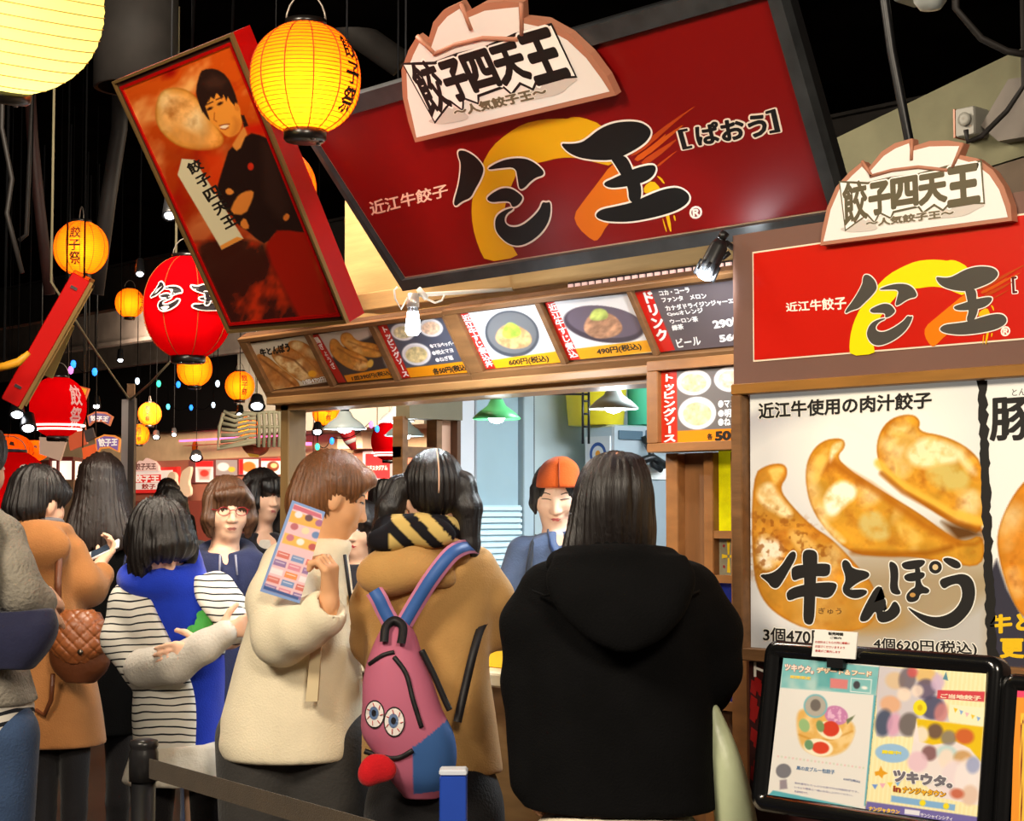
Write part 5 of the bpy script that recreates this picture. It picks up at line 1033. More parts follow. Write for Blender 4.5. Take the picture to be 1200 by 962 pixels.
# thin grey post board and fan signs at the far left
PF1 = facing(146, 10.0); m = MB(); a0 = PF1.px(141, 600)[0]; a1 = PF1.px(149, 600)[0]; zt = PF1.px(145, 468)[1]; t = thing('post_board', 'thin grey post board with dark edge beyond the long-haired woman', 'post', PF1.at(a0, 0)); m.box(PF1, a0, a1, 0, zt, -.04, .0); m.build('face', M('post_grey', (166, 158, 156), .5), t); m = MB(); m.box(PF1, a1, a1 + .035, 0, zt + .01, -.06, .004); m.build('edge', M('post_dark', (52, 44, 40), .5), t); m = MB(); m.box(PF1, a1 - .01, a1 + .03, zt, zt + .09, -.04, 0); m.build('cap', WOOD, t)
def fsign(name, label, poly, dd, col, grp=None, txt=None, tq=None, border=None):
    f = facing(sum(p[0] for p in poly) / len(poly), dd); t = thing(name, label, 'sign', f.at(*f.px(*poly[0])), grp); m = MB(); P = f.pxs(poly); m.prism(f, P, -.04, 0, border or col)
    if border: m.flat(f, grow(np.array(P), -.012), .002, col)
    q = f.at(*f.px(*poly[0]), -.02); m.build('board', PM('print_far_glow', .4, emit=.5), t)
    if txt: b = MB(); text(b, f, txt, f.pxs(tq), .005, (240, 226, 214), bold=.05); b.build('lettering', PM('print_far_glow', .4, emit=.5), t)
    b = MB(); b.tube([q, (q[0], q[1], 3.8)], .005, 5); b.build('hanger', BLACK, t); return t
fsign('fan_sign', 'upper fan-shaped purple and orange sign near the thin grey post', [(102, 487), (112, 482), (124, 483), (132, 488), (128, 499), (119, 494), (110, 494), (104, 499)], 12.0, (120, 96, 130), 'fan-shaped signs', '餃子王', [(106, 487), (128, 488), (126, 494), (107, 493)], (200, 110, 70))
fsign('fan_sign', 'lower fan-shaped purple and orange sign beside the thin grey post', [(111, 514), (122, 509), (134, 510), (141, 514), (139, 530), (128, 525), (118, 526), (114, 531)], 11.6, (120, 90, 150), 'fan-shaped signs', '餃子王', [(115, 514), (138, 514), (137, 522), (117, 523)], (230, 140, 60))
fsign('hanging_panel', 'orange red hanging panel left of the fan-shaped signs', [(78, 500), (98, 488), (102, 520), (82, 528)], 12.4, (196, 84, 50)); fsign('hanging_panel', 'pale hanging panel with red edge below the lit-rim lantern', [(46, 512), (78, 514), (70, 540), (46, 532)], 11.0, (170, 140, 120)); fsign('hanging_panel', 'yellow cornered hanging panel behind the lit-rim lantern', [(78, 448), (104, 455), (92, 490), (80, 480)], 10.4, (236, 170, 40), None, None, None, (206, 90, 40)); fsign('hanging_panel', 'small orange panel under the lower fan-shaped sign', [(96, 525), (112, 520), (114, 540), (98, 542)], 12.0, (226, 90, 40)); fsign('hanging_panel', 'dark plaque on the orange panel left of the fan-shaped signs', [(98, 505), (108, 501), (111, 512), (101, 518)], 11.2, (60, 50, 46))
t = thing('show_case', 'brightly lit display case far off between the camel coat and the long hair', 'display case', dep(75, 560, 13)); SC = facing(75, 13); q = SC.pxs([(58, 562), (86, 562), (86, 540), (58, 540)])
m = MB(); m.box(SC, q[0][0], q[1][0], 0, q[0][1], -.3, 0); m.build('base', M('case_base', (120, 96, 70), .5), t); m = MB(); m.box(SC, q[0][0], q[1][0], q[0][1], q[2][1], -.3, -.02); m.build('lit_interior', GLOW('case_glow', (255, 226, 206), 1.2), t); m = MB()
for x in (59, 68, 86): u = SC.px(x, 550)[0]; m.box(SC, u - .008, u + .008, q[0][1], q[2][1], -.02, .02)
m.box(SC, q[0][0], q[1][0], q[2][1], q[2][1] + .03, -.3, .02); m.build('frame', M('case_frame', (120, 40, 34), .5), t)
hbox(-60, 540, 128, 800, .3, .9, 'far_counter', 'dim reddish shop counter at the far left of the hall', 'counter', (96, 48, 40))

# dark steel beams and a round duct lost in the black ceiling
DKB = M('ceiling_steel', (38, 35, 33), .7, var=.3, spec=.2)
for k, (Yb, lab) in enumerate(((8.2, 'dark ceiling beam nearest of three over the hall'), (10.0, 'dark ceiling beam middle of three over the hall'), (11.6, 'dark ceiling beam furthest of three over the hall'))):
    m = MB(); m.box(WORLD, -30, -5.6, Yb, Yb + .12, 3.38, 3.42); m.box(WORLD, -30, -5.6, Yb + .05, Yb + .07, 3.42, 3.8); m.box(WORLD, -30, -5.6, Yb, Yb + .12, 3.78, 3.8); tag(m.build('ceiling_beam', DKB), lab, 'beam', 'ceiling beams')
q = dep(160, 8, 7.6); q[2] = 3.8; m = MB(); m.lathe(q, [(.16, -.5), (.18, -.5), (.18, 0), (.16, 0)], 32, cap=False); tag(m.build('ceiling_duct', DKB), 'dark round duct mouth in the ceiling between the white lantern and the portrait box', 'duct')
m = MB(); a_, b_ = dep(320, -30, 8.5), dep(470, 75, 8.5); m.tube([a_, b_], .07, 14); m.tube([a_ * .4 + b_ * .6, (a_ * .4 + b_ * .6) * [1, 1, 0] + [0, 0, 3.8]], .012, 8); tag(m.build('ceiling_pipe', DKB), 'dark slanting duct pipe behind the big orange lantern and the crest board', 'pipe')
# ================================================================== figures: smooth solids grown from distance fields
def axis(lo, hi, h, fine=()):
    x = lo; out = [lo]
    while x < hi:
        st = h
        for a, b, hf in fine:
            if a - 1e-6 <= x < b: st = min(st, hf)
            elif x < a < x + st: st = min(st, max(a - x, 1e-3))
        x += st; out.append(x)
    return np.array(out, np.float32)
class Vol:
    def __init__(s, lo, hi, h, fine=None):
        fine = fine or ((), (), ()); s.ax = [axis(lo[i], hi[i], h, fine[i]) for i in range(3)]
        s.f = np.full([len(a) for a in s.ax], .25, np.float32)
    def win(s, lo, hi):
        sl = []
        for i in range(3):
            a = int(np.searchsorted(s.ax[i], lo[i])); b = int(np.searchsorted(s.ax[i], hi[i]))
            sl.append(slice(max(0, a - 1), min(len(s.ax[i]), b + 1)))
        X, Y, Z = (s.ax[i][sl[i]] for i in range(3))
        return tuple(sl), X[:, None, None], Y[None, :, None], Z[None, None, :]
    def comb(s, sl, d, k, op):
        g = s.f[sl]; d = np.broadcast_to(d, g.shape)
        if op == 'u':
            if k <= 0: n = np.minimum(g, d)
            else: h = np.clip(.5 + .5 * (g - d) / k, 0, 1); n = g * (1 - h) + d * h - k * h * (1 - h)
        else:
            d = -d; k = max(k, 1e-4); h = np.clip(.5 + .5 * (d - g) / k, 0, 1); n = g * (1 - h) + d * h + k * h * (1 - h)
        s.f[sl] = n
    def cone(s, a, b, ra, rb, k=.02, op='u'):
        a = np.array(a, float); b = np.array(b, float); m = max(ra, rb) + k + .03
        sl, X, Y, Z = s.win(np.minimum(a, b) - m, np.maximum(a, b) + m)
        d = b - a; L = d @ d + 1e-12
        t = np.clip(((X - a[0]) * d[0] + (Y - a[1]) * d[1] + (Z - a[2]) * d[2]) / L, 0, 1)
        q = np.sqrt((X - a[0] - t * d[0]) ** 2 + (Y - a[1] - t * d[1]) ** 2 + (Z - a[2] - t * d[2]) ** 2) - (ra + (rb - ra) * t)
        s.comb(sl, q, k, op); return s
    def chain(s, pts, rs, k=.02):
        for i in range(len(pts) - 1): s.cone(pts[i], pts[i + 1], rs[i], rs[i + 1], k)
        return s
    def ell(s, c, r, R=None, k=.02, op='u'):
        c = np.array(c, float); r = np.array(r, float); m = r.max() + k + .03
        sl, X, Y, Z = s.win(c - m, c + m); X = X - c[0]; Y = Y - c[1]; Z = Z - c[2]
        if R is not None:
            R = np.array(R); X, Y, Z = (X * R[0, i] + Y * R[1, i] + Z * R[2, i] for i in range(3))
        q = np.sqrt((X / r[0]) ** 2 + (Y / r[1]) ** 2 + (Z / r[2]) ** 2); g = np.sqrt((X / r[0] ** 2) ** 2 + (Y / r[1] ** 2) ** 2 + (Z / r[2] ** 2) ** 2) + 1e-6
        s.comb(sl, q * (q - 1) / g, k, op); return s
    def loft(s, rows, k=.02, p=2.3, op='u', cap=.0):
        """rows: (z, cx, cy, rx, ry) any order"""
        r = np.array(sorted(rows), float); z0, z1 = r[0, 0], r[-1, 0]; m = k + .03
        lo = [(r[:, 1] - r[:, 3]).min() - m, (r[:, 2] - r[:, 4]).min() - m, z0 - m]; hi = [(r[:, 1] + r[:, 3]).max() + m, (r[:, 2] + r[:, 4]).max() + m, z1 + m]
        sl, X, Y, Z = s.win(lo, hi); zz = Z.ravel(); t = np.clip(zz, z0, z1)
        def sm(c):   # smooth interpolation through the rows
            zs = r[:, 0]; v = r[:, c]; i = np.clip(np.searchsorted(zs, t) - 1, 0, len(zs) - 2); u = (t - zs[i]) / (zs[i + 1] - zs[i])
            mm = np.gradient(v, zs); hgt = zs[i + 1] - zs[i]
            return (2 * u ** 3 - 3 * u ** 2 + 1) * v[i] + (u ** 3 - 2 * u ** 2 + u) * hgt * mm[i] + (-2 * u ** 3 + 3 * u ** 2) * v[i + 1] + (u ** 3 - u ** 2) * hgt * mm[i + 1]
        cx, cy, rx, ry = (sm(c)[None, None, :] for c in (1, 2, 3, 4)); rx = np.maximum(rx, .004); ry = np.maximum(ry, .004)
        q = (np.abs((X - cx) / rx) ** p + np.abs((Y - cy) / ry) ** p) ** (1 / p)
        d = (q - 1) * np.minimum(rx, ry); d = np.maximum(d, np.maximum(z0 - Z, Z - z1)); s.comb(sl, d, k, op); return s
    def tor(s, c, R, r, k=.01, sq=1.0, tilt=0.0, op='u'):
        c = np.array(c, float); m = R * max(1, sq) + r + k + .03; sl, X, Y, Z = s.win(c - m, c + m); X = X - c[0]; Y = (Y - c[1]) / sq; Z = Z - c[2] - tilt * Y
        s.comb(sl, np.sqrt((np.sqrt(X ** 2 + Y ** 2) - R) ** 2 + Z ** 2) - r, k, op); return s
    def sample(s, p):
        i = [int(np.clip(np.searchsorted(s.ax[k], p[k]) - 1, 0, len(s.ax[k]) - 2)) for k in range(3)]; u = [np.clip((p[k] - s.ax[k][i[k]]) / (s.ax[k][i[k] + 1] - s.ax[k][i[k]]), 0, 1) for k in range(3)]
        v = s.f[i[0]:i[0] + 2, i[1]:i[1] + 2, i[2]:i[2] + 2]; v = v[0] * (1 - u[0]) + v[1] * u[0]; v = v[0] * (1 - u[1]) + v[1] * u[1]; return float(v[0] * (1 - u[2]) + v[1] * u[2])
    def mesh(s):
        f = s.f.copy(); f[0] = f[-1] = .1; f[:, 0] = f[:, -1] = .1; f[:, :, 0] = f[:, :, -1] = .1
        ins = f < 0; nx, ny, nz = f.shape
        c = np.zeros((nx - 1, ny - 1, nz - 1), np.int8)
        for i in (0, 1):
            for j in (0, 1):
                for k in (0, 1): c += ins[i:nx - 1 + i, j:ny - 1 + j, k:nz - 1 + k]
        act = (c > 0) & (c < 8); idx = np.argwhere(act); vid = -np.ones(act.shape, np.int32); vid[act] = np.arange(len(idx))
        I, J, K = idx.T; cor = {(i, j, k): f[I + i, J + j, K + k] for i in (0, 1) for j in (0, 1) for k in (0, 1)}
        acc = np.zeros((len(idx), 3)); n = np.zeros(len(idx))
        for a in range(3):
            for u in (0, 1):
                for v in (0, 1):
                    o = [0, 0, 0]; o[(a + 1) % 3] = u; o[(a + 2) % 3] = v; e = list(o); e[a] = 1
                    f0, f1 = cor[tuple(o)], cor[tuple(e)]; m = (f0 < 0) != (f1 < 0); t = np.where(m, f0 / np.where(m, f0 - f1, 1), 0)
                    P = np.tile(np.array(o, float), (len(idx), 1)); P[:, a] = t; acc += P * m[:, None]; n += m
        acc /= n[:, None]; V = np.empty((len(idx), 3))
        for a, ii in enumerate((I, J, K)): g = s.ax[a].astype(float); V[:, a] = g[ii] + acc[:, a] * (g[ii + 1] - g[ii])
        F_ = []
        for a in range(3):
            b, c_ = (a + 1) % 3, (a + 2) % 3
            lo = [slice(None)] * 3; hi = [slice(None)] * 3; lo[a] = slice(0, -1); hi[a] = slice(1, None)
            s0 = ins[tuple(lo)]; s1 = ins[tuple(hi)]; ch = np.argwhere(s0 != s1)
            if not len(ch): continue
            ok = (ch[:, b] > 0) & (ch[:, c_] > 0) & (ch[:, b] < f.shape[b] - 1) & (ch[:, c_] < f.shape[c_] - 1); ch = ch[ok]; sg = s0[tuple(ch.T)]
            q = []
            for du, dv in ((1, 1), (0, 1), (0, 0), (1, 0)):
                w = ch.copy(); w[:, b] -= du; w[:, c_] -= dv; q.append(vid[tuple(w.T)])
            q = np.stack(q, 1); q[~sg] = q[~sg][:, ::-1]; F_.append(q)
        return V, np.concatenate(F_)
def vnormals(V, F_):
    n = np.cross(V[F_[:, 2]] - V[F_[:, 0]], V[F_[:, 3]] - V[F_[:, 1]]); N = np.zeros_like(V)
    for k in range(4): np.add.at(N, F_[:, k], n)
    return N / (np.linalg.norm(N, axis=1, keepdims=True) + 1e-12)
def folds(V, amp, sc, seed=0):
    r = np.random.RandomState(seed); o = 0
    for k in range(5):
        d = r.randn(3) * np.array(sc); w = V @ d + r.rand() * 6; o = o + np.sin(w + 1.3 * np.sin(V @ (r.randn(3) * np.array(sc) * .6)))
    return o / 5 * amp
def solid(name, vol, mat, parent=None, colfn=None, fold=None, strands=None, relax=2):
    V, F_ = vol.mesh()
    for _ in range(relax):
        acc = np.zeros_like(V); cnt = np.zeros(len(V))
        for a in range(4):
            np.add.at(acc, F_[:, a], V[F_[:, (a + 1) % 4]] + V[F_[:, (a + 3) % 4]]); np.add.at(cnt, F_[:, a], 2)
        V = V * .5 + .5 * acc / np.maximum(cnt, 1)[:, None]
    if fold: V = V + vnormals(V, F_) * folds(V, *fold)[:, None]
    if strands:
        c, n_, amp = strands; a = np.arctan2(V[:, 0] - c[0], V[:, 1] - c[1]); r = np.random.RandomState(int(n_)); o = 0; e = 0
        for k in range(6): q = int(n_ * r.uniform(.4, 1.5)); o = o + np.sin(a * q + r.rand() * 6 + 1.5 * np.sin(V[:, 2] * r.uniform(6, 16) + r.rand() * 6)); e = e + np.sin(a * int(n_ * r.uniform(.3, 1.1)) + r.rand() * 6)
        V = V + vnormals(V, F_) * (amp * .75 * o)[:, None]
        zr = np.ptp(V[:, 2]); V[:, 2] += np.clip(1 - (V[:, 2] - V[:, 2].min()) / (.28 * zr), 0, 1) * .006 * e   # uneven ends
    me = bpy.data.meshes.new(name); me.from_pydata(V.tolist(), [], F_.tolist()); me.polygons.foreach_set('use_smooth', np.ones(len(F_), bool))
    if colfn is not None:
        I = np.clip(colfn(V), 0, 255) / 255.0; ca = me.color_attributes.new('Col', 'BYTE_COLOR', 'POINT'); ca.data.foreach_set('color_srgb', np.concatenate([I, np.ones((len(V), 1))], 1).astype(np.float32).ravel())
    me.materials.append(mat); me.update(); o = bpy.data.objects.new(name, me); COL.objects.link(o)
    if parent is not None: o.parent = parent
    return o
def rot(yaw=0, pitch=0, roll=0):
    """yaw about z (0 = looking away from the viewer, 90 = to the picture's right, 180 = at the viewer); pitch > 0 looks down"""
    return np.array(Matrix.Rotation(-math.radians(yaw), 3, 'Z') @ Matrix.Rotation(-math.radians(pitch), 3, 'X') @ Matrix.Rotation(math.radians(roll), 3, 'Y'))
class Person:
    """local axes: x to the picture's right, y away from the viewer, z up; root on the floor"""
    def __init__(s, label, px, depth, group=None):
        q = dep(px, 599, depth); q[2] = 0; s.q = q; s.d = depth
        s.root = thing('person', label, 'person', q, group, rotz=TH); s.Ri = np.array([[math.cos(TH), math.sin(TH), 0], [-math.sin(TH), math.cos(TH), 0], [0, 0, 1]])
    def at(s, x, y, dd=0.0): return s.Ri @ (dep(x, y, s.d + dd) - s.q)
    def rows(s, rows):
        out = []
        for y, xl, xr, ry, *dd in rows:
            dd = dd[0] if dd else 0; a = s.at(xl, y, dd); b = s.at(xr, y, dd); out.append((a[2], (a[0] + b[0]) / 2, (a[1] + b[1]) / 2, (b[0] - a[0]) / 2, ry))
        return out
    def head(s, vol, c, R, sc=1.0, ears=True, jaw=1.0):
        s.hc = np.array(c, float); s.hR = R; s.hs = sc; H = s.H; r = lambda *q: np.array(q) * sc
        vol.ell(H(0, -.012, .028), r(.074, .093, .086), R, .01); vol.ell(H(0, .018, -.03), r(.062 * jaw, .07, .08), R, .03); vol.ell(H(0, .055, -.088), r(.026, .022, .02), R, .035)
        for q in (-1, 1):
            vol.ell(H(q * .04, .05, -.028), r(.024, .024, .026), R, .025); vol.ell(H(q * .033, .098, .006), r(.016, .014, .010), R, .016, 's')
            if ears: vol.ell(H(q * .074, -.004, -.012), r(.010, .02, .031), R, .008)
        vol.cone(H(0, .082, .006), H(0, .100, -.030), .008 * sc, .0115 * sc, .014); 
        for q in (-1, 1): vol.ell(H(q * .012, .092, -.034), r(.009, .009, .007), R, .008)
        vol.ell(H(0, .082, -.056), r(.024, .011, .007), R, .01); vol.ell(H(0, .080, -.067), r(.020, .011, .007), R, .01)
    def H(s, x, y, z): return s.hc + s.hR @ (np.array([x, y, z]) * s.hs)
    def hand(s, vol, w, d, pn, side=1, curl=35, sc=1.0, spread=1.0, thumb=25):
        """palm and five fingers; d along the hand, pn the way the palm faces, side = where the thumb is along d x pn"""
        w = np.array(w, float); d = np.array(d, float); d /= np.linalg.norm(d); pn = np.array(pn, float); pn = pn - d * (d @ pn); pn /= np.linalg.norm(pn); lat = np.cross(d, pn) * side
        for l in (-.024, -.008, .008, .022): vol.cone(w + d * .012, w + (d * .082 + lat * l) * sc, .018 * sc, .0115 * sc, .012)
        for l, L in ((.027, .072), (.009, .08), (-.010, .075), (-.028, .06)):
            p = w + (d * .082 + lat * l) * sc; a = 0
            for q, (fr, rr) in enumerate(((.42, .0093), (.33, .0085), (.25, .0075))):
                a += math.radians(curl * (.7 if q == 0 else 1.0)); dr = d * math.cos(a) + pn * math.sin(a) + lat * l * 1.5 * spread * (1 if q == 0 else .3); n = p + dr * L * fr * sc; vol.cone(p, n, rr * sc, rr * .93 * sc, .004); p = n
        p = w + (d * .022 + lat * .026) * sc; t = math.radians(thumb); d1 = d * math.cos(t) * .8 + lat * (math.sin(t) + .35) + pn * .35; d1 /= np.linalg.norm(d1); n = p + d1 * .045 * sc; vol.cone(p, n, .0125 * sc, .0105 * sc, .012)
        d2 = d1 * .8 + d * .5 + pn * .25; d2 /= np.linalg.norm(d2); vol.cone(n, n + d2 * .032 * sc, .0105 * sc, .0085 * sc, .006)
    def surf(s, x, z):
        y = .14
        while y > -.02:
            if s.vol.sample(s.H(x, y, z)) < 0: return y
            y -= .0015
        return .05
    def patch(s, mb, poly, lift, col):
        c = np.mean(poly, 0); ring = [s.H(x, s.surf(x, z) + lift, z) for x, z in poly]; mid = [s.H(*(lambda q: (q[0], s.surf(*q) + lift, q[1]))(c * .5 + np.array(p) * .5)) for p in poly]; ce = s.H(c[0], s.surf(*c) + lift, c[1]); n = len(poly)
        fs = [(i, (i + 1) % n, n + (i + 1) % n, n + i) for i in range(n)] + [(n + i, n + (i + 1) % n, 2 * n) for i in range(n)]
        mb.add(ring + mid + [ce], fs, col, True)
    def arc(s, mb, pts, r, col, lift=.001): mb.tube([s.H(x, s.surf(x, z) + lift, z) for x, z in pts], r, 6, col)
    def face(s, open_=1.0, lip=(176, 92, 84), brow=(60, 40, 30), gaze=0.0, lipw=1.0):
        for q in (-1, 1):
            m = MB(); cx, cz = q * .0325, .008; w, h = .0145, .0058 * open_
            if open_ > .3:
                s.patch(m, [(cx + w * math.cos(a), cz + h * math.sin(a)) for a in np.linspace(0, 2 * PI_, 15)[:-1]], .0012, (238, 232, 226)); s.patch(m, [(cx + gaze * .005 + .0058 * math.cos(a), cz + min(h, .0056) * math.sin(a)) for a in np.linspace(0, 2 * PI_, 13)[:-1]], .002, (34, 22, 18))
            s.arc(m, [(cx - q * .017, cz + h * .2), (cx - q * .008, cz + h * 1.0), (cx + q * .004, cz + h * 1.05), (cx + q * .016, cz - h * .1 - .001 * (1 - open_))], .0014, (30, 20, 18), .002); m.build('eye', PRINTG, s.root, local=True)
            m = MB(); s.arc(m, [(cx - q * .014, cz + .0195), (cx + q * .002, cz + .0225), (cx + q * .017, cz + .0165)], .0017, brow); m.build('eyebrow', PRINT, s.root, local=True)
        m = MB(); z = -.0615
        s.patch(m, [(-.022 * lipw, z), (-.009, z + .0055), (0, z + .004), (.009, z + .0055), (.022 * lipw, z), (.010, z - .0075), (-.010, z - .0075)], .0014, lip); s.arc(m, [(-.021 * lipw, z), (-.007, z + .0005), (.007, z + .0005), (.021 * lipw, z)], .0008, tuple(int(k * .55) for k in lip), .0022); m.build('lips', PRINTG, s.root, local=True)
    def body(s, parts, lo, hi, mat, h=.007, fine=None, name='body'):
        s.vol = Vol(lo, hi, h, fine); parts(s.vol); return solid(name, s.vol, mat, s.root, relax=1)
    def cloth(s, name, mat, fn, lo, hi, h=.008, fold=None, colfn=None, strands=None, label=None, parent=None):
        v = Vol(lo, hi, h); fn(v); o = solid(name, v, mat, parent or s.root, colfn, fold, strands)
        if label: o['label'] = label
        return o
    def legs(s, cx, cy, top, mat, rad=.075, shoe=(24, 22, 22), name='tights', sep=.085, foot=0.0, split=None):
        """two legs from the hip down with shoes on the floor; foot = heading of the feet, as the head's yaw"""
        fd = np.array([math.sin(math.radians(foot)), math.cos(math.radians(foot)), 0])
        def fn(v):
            for q in (-1, 1):
                x = cx + q * sep; v.chain([(x, cy, top), (x, cy, .46), (x, cy - fd[1] * .01, .32), (x, cy, .07)], [rad, rad * .8, rad * .78, rad * .55], .01)
        s.cloth(name, mat, fn, (cx - .3, cy - .25, .02), (cx + .3, cy + .25, top + .1), .009)
        for q in (-1, 1):
            a = np.array([cx + q * sep, cy, 0])
            s.cloth('shoe', M('shoe_%d_%d_%d' % shoe, shoe, .45), lambda v: (v.ell(a + fd * .05 + [0, 0, .035], (.043, .12, .045), rot(foot), .01), v.cone(a + [0, 0, .04], a + [0, 0, .1], .042, .04, .02), v.ell(a + fd * .05 + [0, 0, -.06], (.2, .2, .06), None, .002, 's')), a + [-.2, -.2, -.01], a + [.2, .2, .16], .008)
def HAIR(name, rgb): return M('hair_' + name, rgb, .36, var=.35, vscale=30, stretch=(6, 6, .35), bump=.35, bscale=90, spec=.55)
SKIN = M('skin', (226, 170, 136), .5, var=.05, vscale=9, spec=.35); SKINP = M('skin_pale', (238, 190, 160), .5, var=.05, vscale=9, spec=.35)
def FAB(name, rgb, var=.12, bump=.25, bs=160, rough=.85): return M('cloth_' + name, rgb, rough, var=var, vscale=12, bump=bump, bscale=bs, spec=.2, sheen=.15)
BHAIR = HAIR('black', (24, 19, 18)); BRHAIR = HAIR('brown', (88, 58, 38)); DHAIR = HAIR('dark_brown', (44, 28, 22))
# ================================================================== the people
# ---- customer in the black hooded coat (nearest, back view)
P = Person('woman seen from behind in a black hooded coat at the counter', 722, 4.02); A = P.at
hc = A(722, 588)
def bd(v):
    P.head(v, hc, rot(8, 6)); v.cone(hc + [0, -.01, -.06], (0, 0, 1.30), .058, .062, .03); v.loft([(1.36, 0, 0, .06, .055), (1.31, 0, 0, .15, .075), (1.1, 0, 0, .15, .09), (.95, 0, 0, .14, .095), (.8, 0, 0, .16, .11), (.74, 0, 0, .14, .1)], .03)
    v.chain([A(636, 695), A(622, 735), A(620, 800), A(622, 900, -.02)], [.035, .035, .03, .026], .02); v.chain([A(812, 697), A(828, 745), A(828, 785, .02), A(822, 806, .08), A(800, 800, .17)], [.035, .035, .03, .028, .026], .02)
    P.hand(v, A(622, 900, -.02), (0, .15, -1), (1, .3, 0), 1, 40, .9); P.hand(v, A(800, 800, .17), (-.2, 1, -.05), (-.2, 0, -1), -1, 30)
    for q in (-1, 1): v.chain([(q * .08, 0, .8), (q * .08, 0, .45), (q * .08, 0, .08)], [.05, .036, .026], .02)
P.body(bd, (-.4, -.25, .02), (.4, .5, 1.65), SKIN)
P.face(.9)
def hair(v):
    v.loft(P.rows([(529, 716, 726, .02, .0), (533, 703, 744, .055), (545, 688, 756, .092, .0), (560, 679, 762, .108, -.005), (580, 672, 766, .112, -.01), (600, 668, 767, .108, -.015), (620, 664, 768, .095, -.025), (640, 659, 767, .08, -.035), (660, 660, 766, .06, -.05)]), .01, 2.1); v.ell(P.H(0, .125, -.035), (.058, .075, .085), P.hR, .01, 's')
P.cloth('hair', BHAIR, hair, (-.25, -.25, 1.25), (.25, .25, 1.66), .005, strands=(hc, 46, .0016))
BLK = M('cloth_black_wool', (10, 10, 11), .95, var=.2, vscale=12, bump=.3, bscale=220, spec=.12)
def coat(v):
    v.loft(P.rows([(648, 668, 778, .075), (656, 640, 806, .10), (672, 626, 820, .118), (700, 616, 834, .135), (740, 612, 836, .145), (800, 612, 832, .15), (860, 612, 834, .155), (944, 614, 838, .165)]), .03, 2.5)
    v.chain([A(633, 690), A(618, 730), A(617, 800), A(620, 915, -.02)], [.052, .062, .055, .046], .03); v.chain([A(814, 692), A(832, 740), A(834, 785, .01), A(828, 806, .07), A(806, 800, .15)], [.055, .066, .062, .054, .046], .03)
    v.tor(A(716, 650, -.02), .085, .026, .02, 1.0, .0); v.tor(A(716, 640, -.02), .078, .022, .02, 1.0)
P.cloth('coat', BLK, coat, (-.38, -.3, .70), (.38, .42, 1.45), .008, (.006, (7, 7, 5), 3))
m = MB()
for sx_ in (-1, 1): m.tube([A(722 + sx_ * 98, 692, -.10), A(722 + sx_ * 84, 698, -.145), A(722 + sx_ * 64, 694, -.16)], .003, 6)
m.build('yoke_seams', BLK, P.root, local=True)
P.cloth('hood', BLK, lambda v: (v.loft([(z, x, -.155 - .01 * i, r, ry) for i, (z, x, r, ry) in enumerate([(1.375, .0, .145, .035), (1.33, 0, .165, .05), (1.28, .0, .155, .055), (1.22, .005, .115, .05), (1.18, .008, .06, .035), (1.165, .008, .02, .02)])], .03, 2.4), v.tor(A(720, 660, -.06), .125, .03, .03, .9, -.15)), (-.28, -.32, 1.1), (.28, .2, 1.46), .007, (.004, (14, 14, 9), 5))
P.cloth('collar', M('collar_satin', (26, 26, 30), .45, spec=.4), lambda v: v.tor(A(716, 647, -.03), .088, .020, .01, 1.0, .05), (-.2, -.2, 1.28), (.2, .2, 1.5), .006)
P.cloth('skirt', FAB('cream_knit', (226, 214, 190), .1, .6, 90), lambda v: v.loft([(.79, 0, 0, .16, .12), (.74, 0, 0, .20, .15), (.45, 0, 0, .205, .16)], .01), (-.3, -.25, .4), (.3, .25, .84), .009, (.004, (30, 30, 1), 2))
P.legs(0, 0, .5, FAB('black_tights', (24, 22, 24)), .06)
t = thing('shopping_bag', 'pale green plastic shopping bag hanging from the arm of the black coat', 'bag', P.q + np.linalg.inv(P.Ri) @ np.array([.275, .0, .5]), rotz=TH); 
def bag(v):
    v.loft([(1.03 - .5, -.055, .02, .012, .02), (.95 - .5, -.04, 0, .03, .03), (.86 - .5, -.02, 0, .042, .05), (.72 - .5, .0, 0, .05, .065), (.56 - .5, .0, 0, .056, .07), (.5 - .5, .0, 0, .045, .06)], .02, 2.6)
v = Vol((-.2, -.2, -.05), (.2, .2, .6), .007); bag(v); solid('pouch', M('bag_green', (186, 196, 160), .35, var=.1, bump=.2, bscale=24), v, t) if False else solid('pouch', v, M('bag_green', (186, 196, 160), .35, var=.1, bump=.2, bscale=24), t, fold=(.006, (26, 20, 7), 4))
m = MB(); m.tube([(-.055, .02, .52), (-.06, .02, .57), (-.05, .05, .60)], .008, 8, (200, 206, 176)); m.build('handle_loop', M('bag_green', (0, 0, 0)), t, local=True)
# ---- girl with pigtails, tan coat and backpack
P = Person('girl with black pigtails in a tan hooded coat, back to the camera', 510, 4.70); A = P.at
hc = A(508, 580)
def bd(v):
    P.head(v, hc, rot(-8, 8)); v.cone(hc + [0, -.01, -.06], (0, 0, 1.32), .052, .056, .03); v.loft([(1.36, 0, 0, .06, .055), (1.31, 0, 0, .13, .07), (1.1, -.01, 0, .13, .085), (.95, 0, 0, .125, .09), (.8, 0, 0, .12, .09), (.74, 0, 0, .10, .08)], .03)
    v.chain([A(453, 674), A(443, 710, .02), A(444, 748, .05), A(456, 762, .22)], [.032, .03, .028, .025], .02); v.chain([A(554, 670), A(570, 702, .02), A(574, 735, .07), A(580, 740, .2), A(577, 745, .36)], [.032, .032, .03, .028, .025], .02)
    P.hand(v, A(456, 762, .22), (.3, 1, 0), (.3, 0, -1), 1, 30); P.hand(v, A(577, 745, .36), (-.1, 1, 0), (0, 0, -1), -1, 15)
    for q in (-1, 1): v.chain([(q * .075, 0, .8), (q * .075, 0, .45), (q * .075, 0, .08)], [.05, .036, .026], .02)
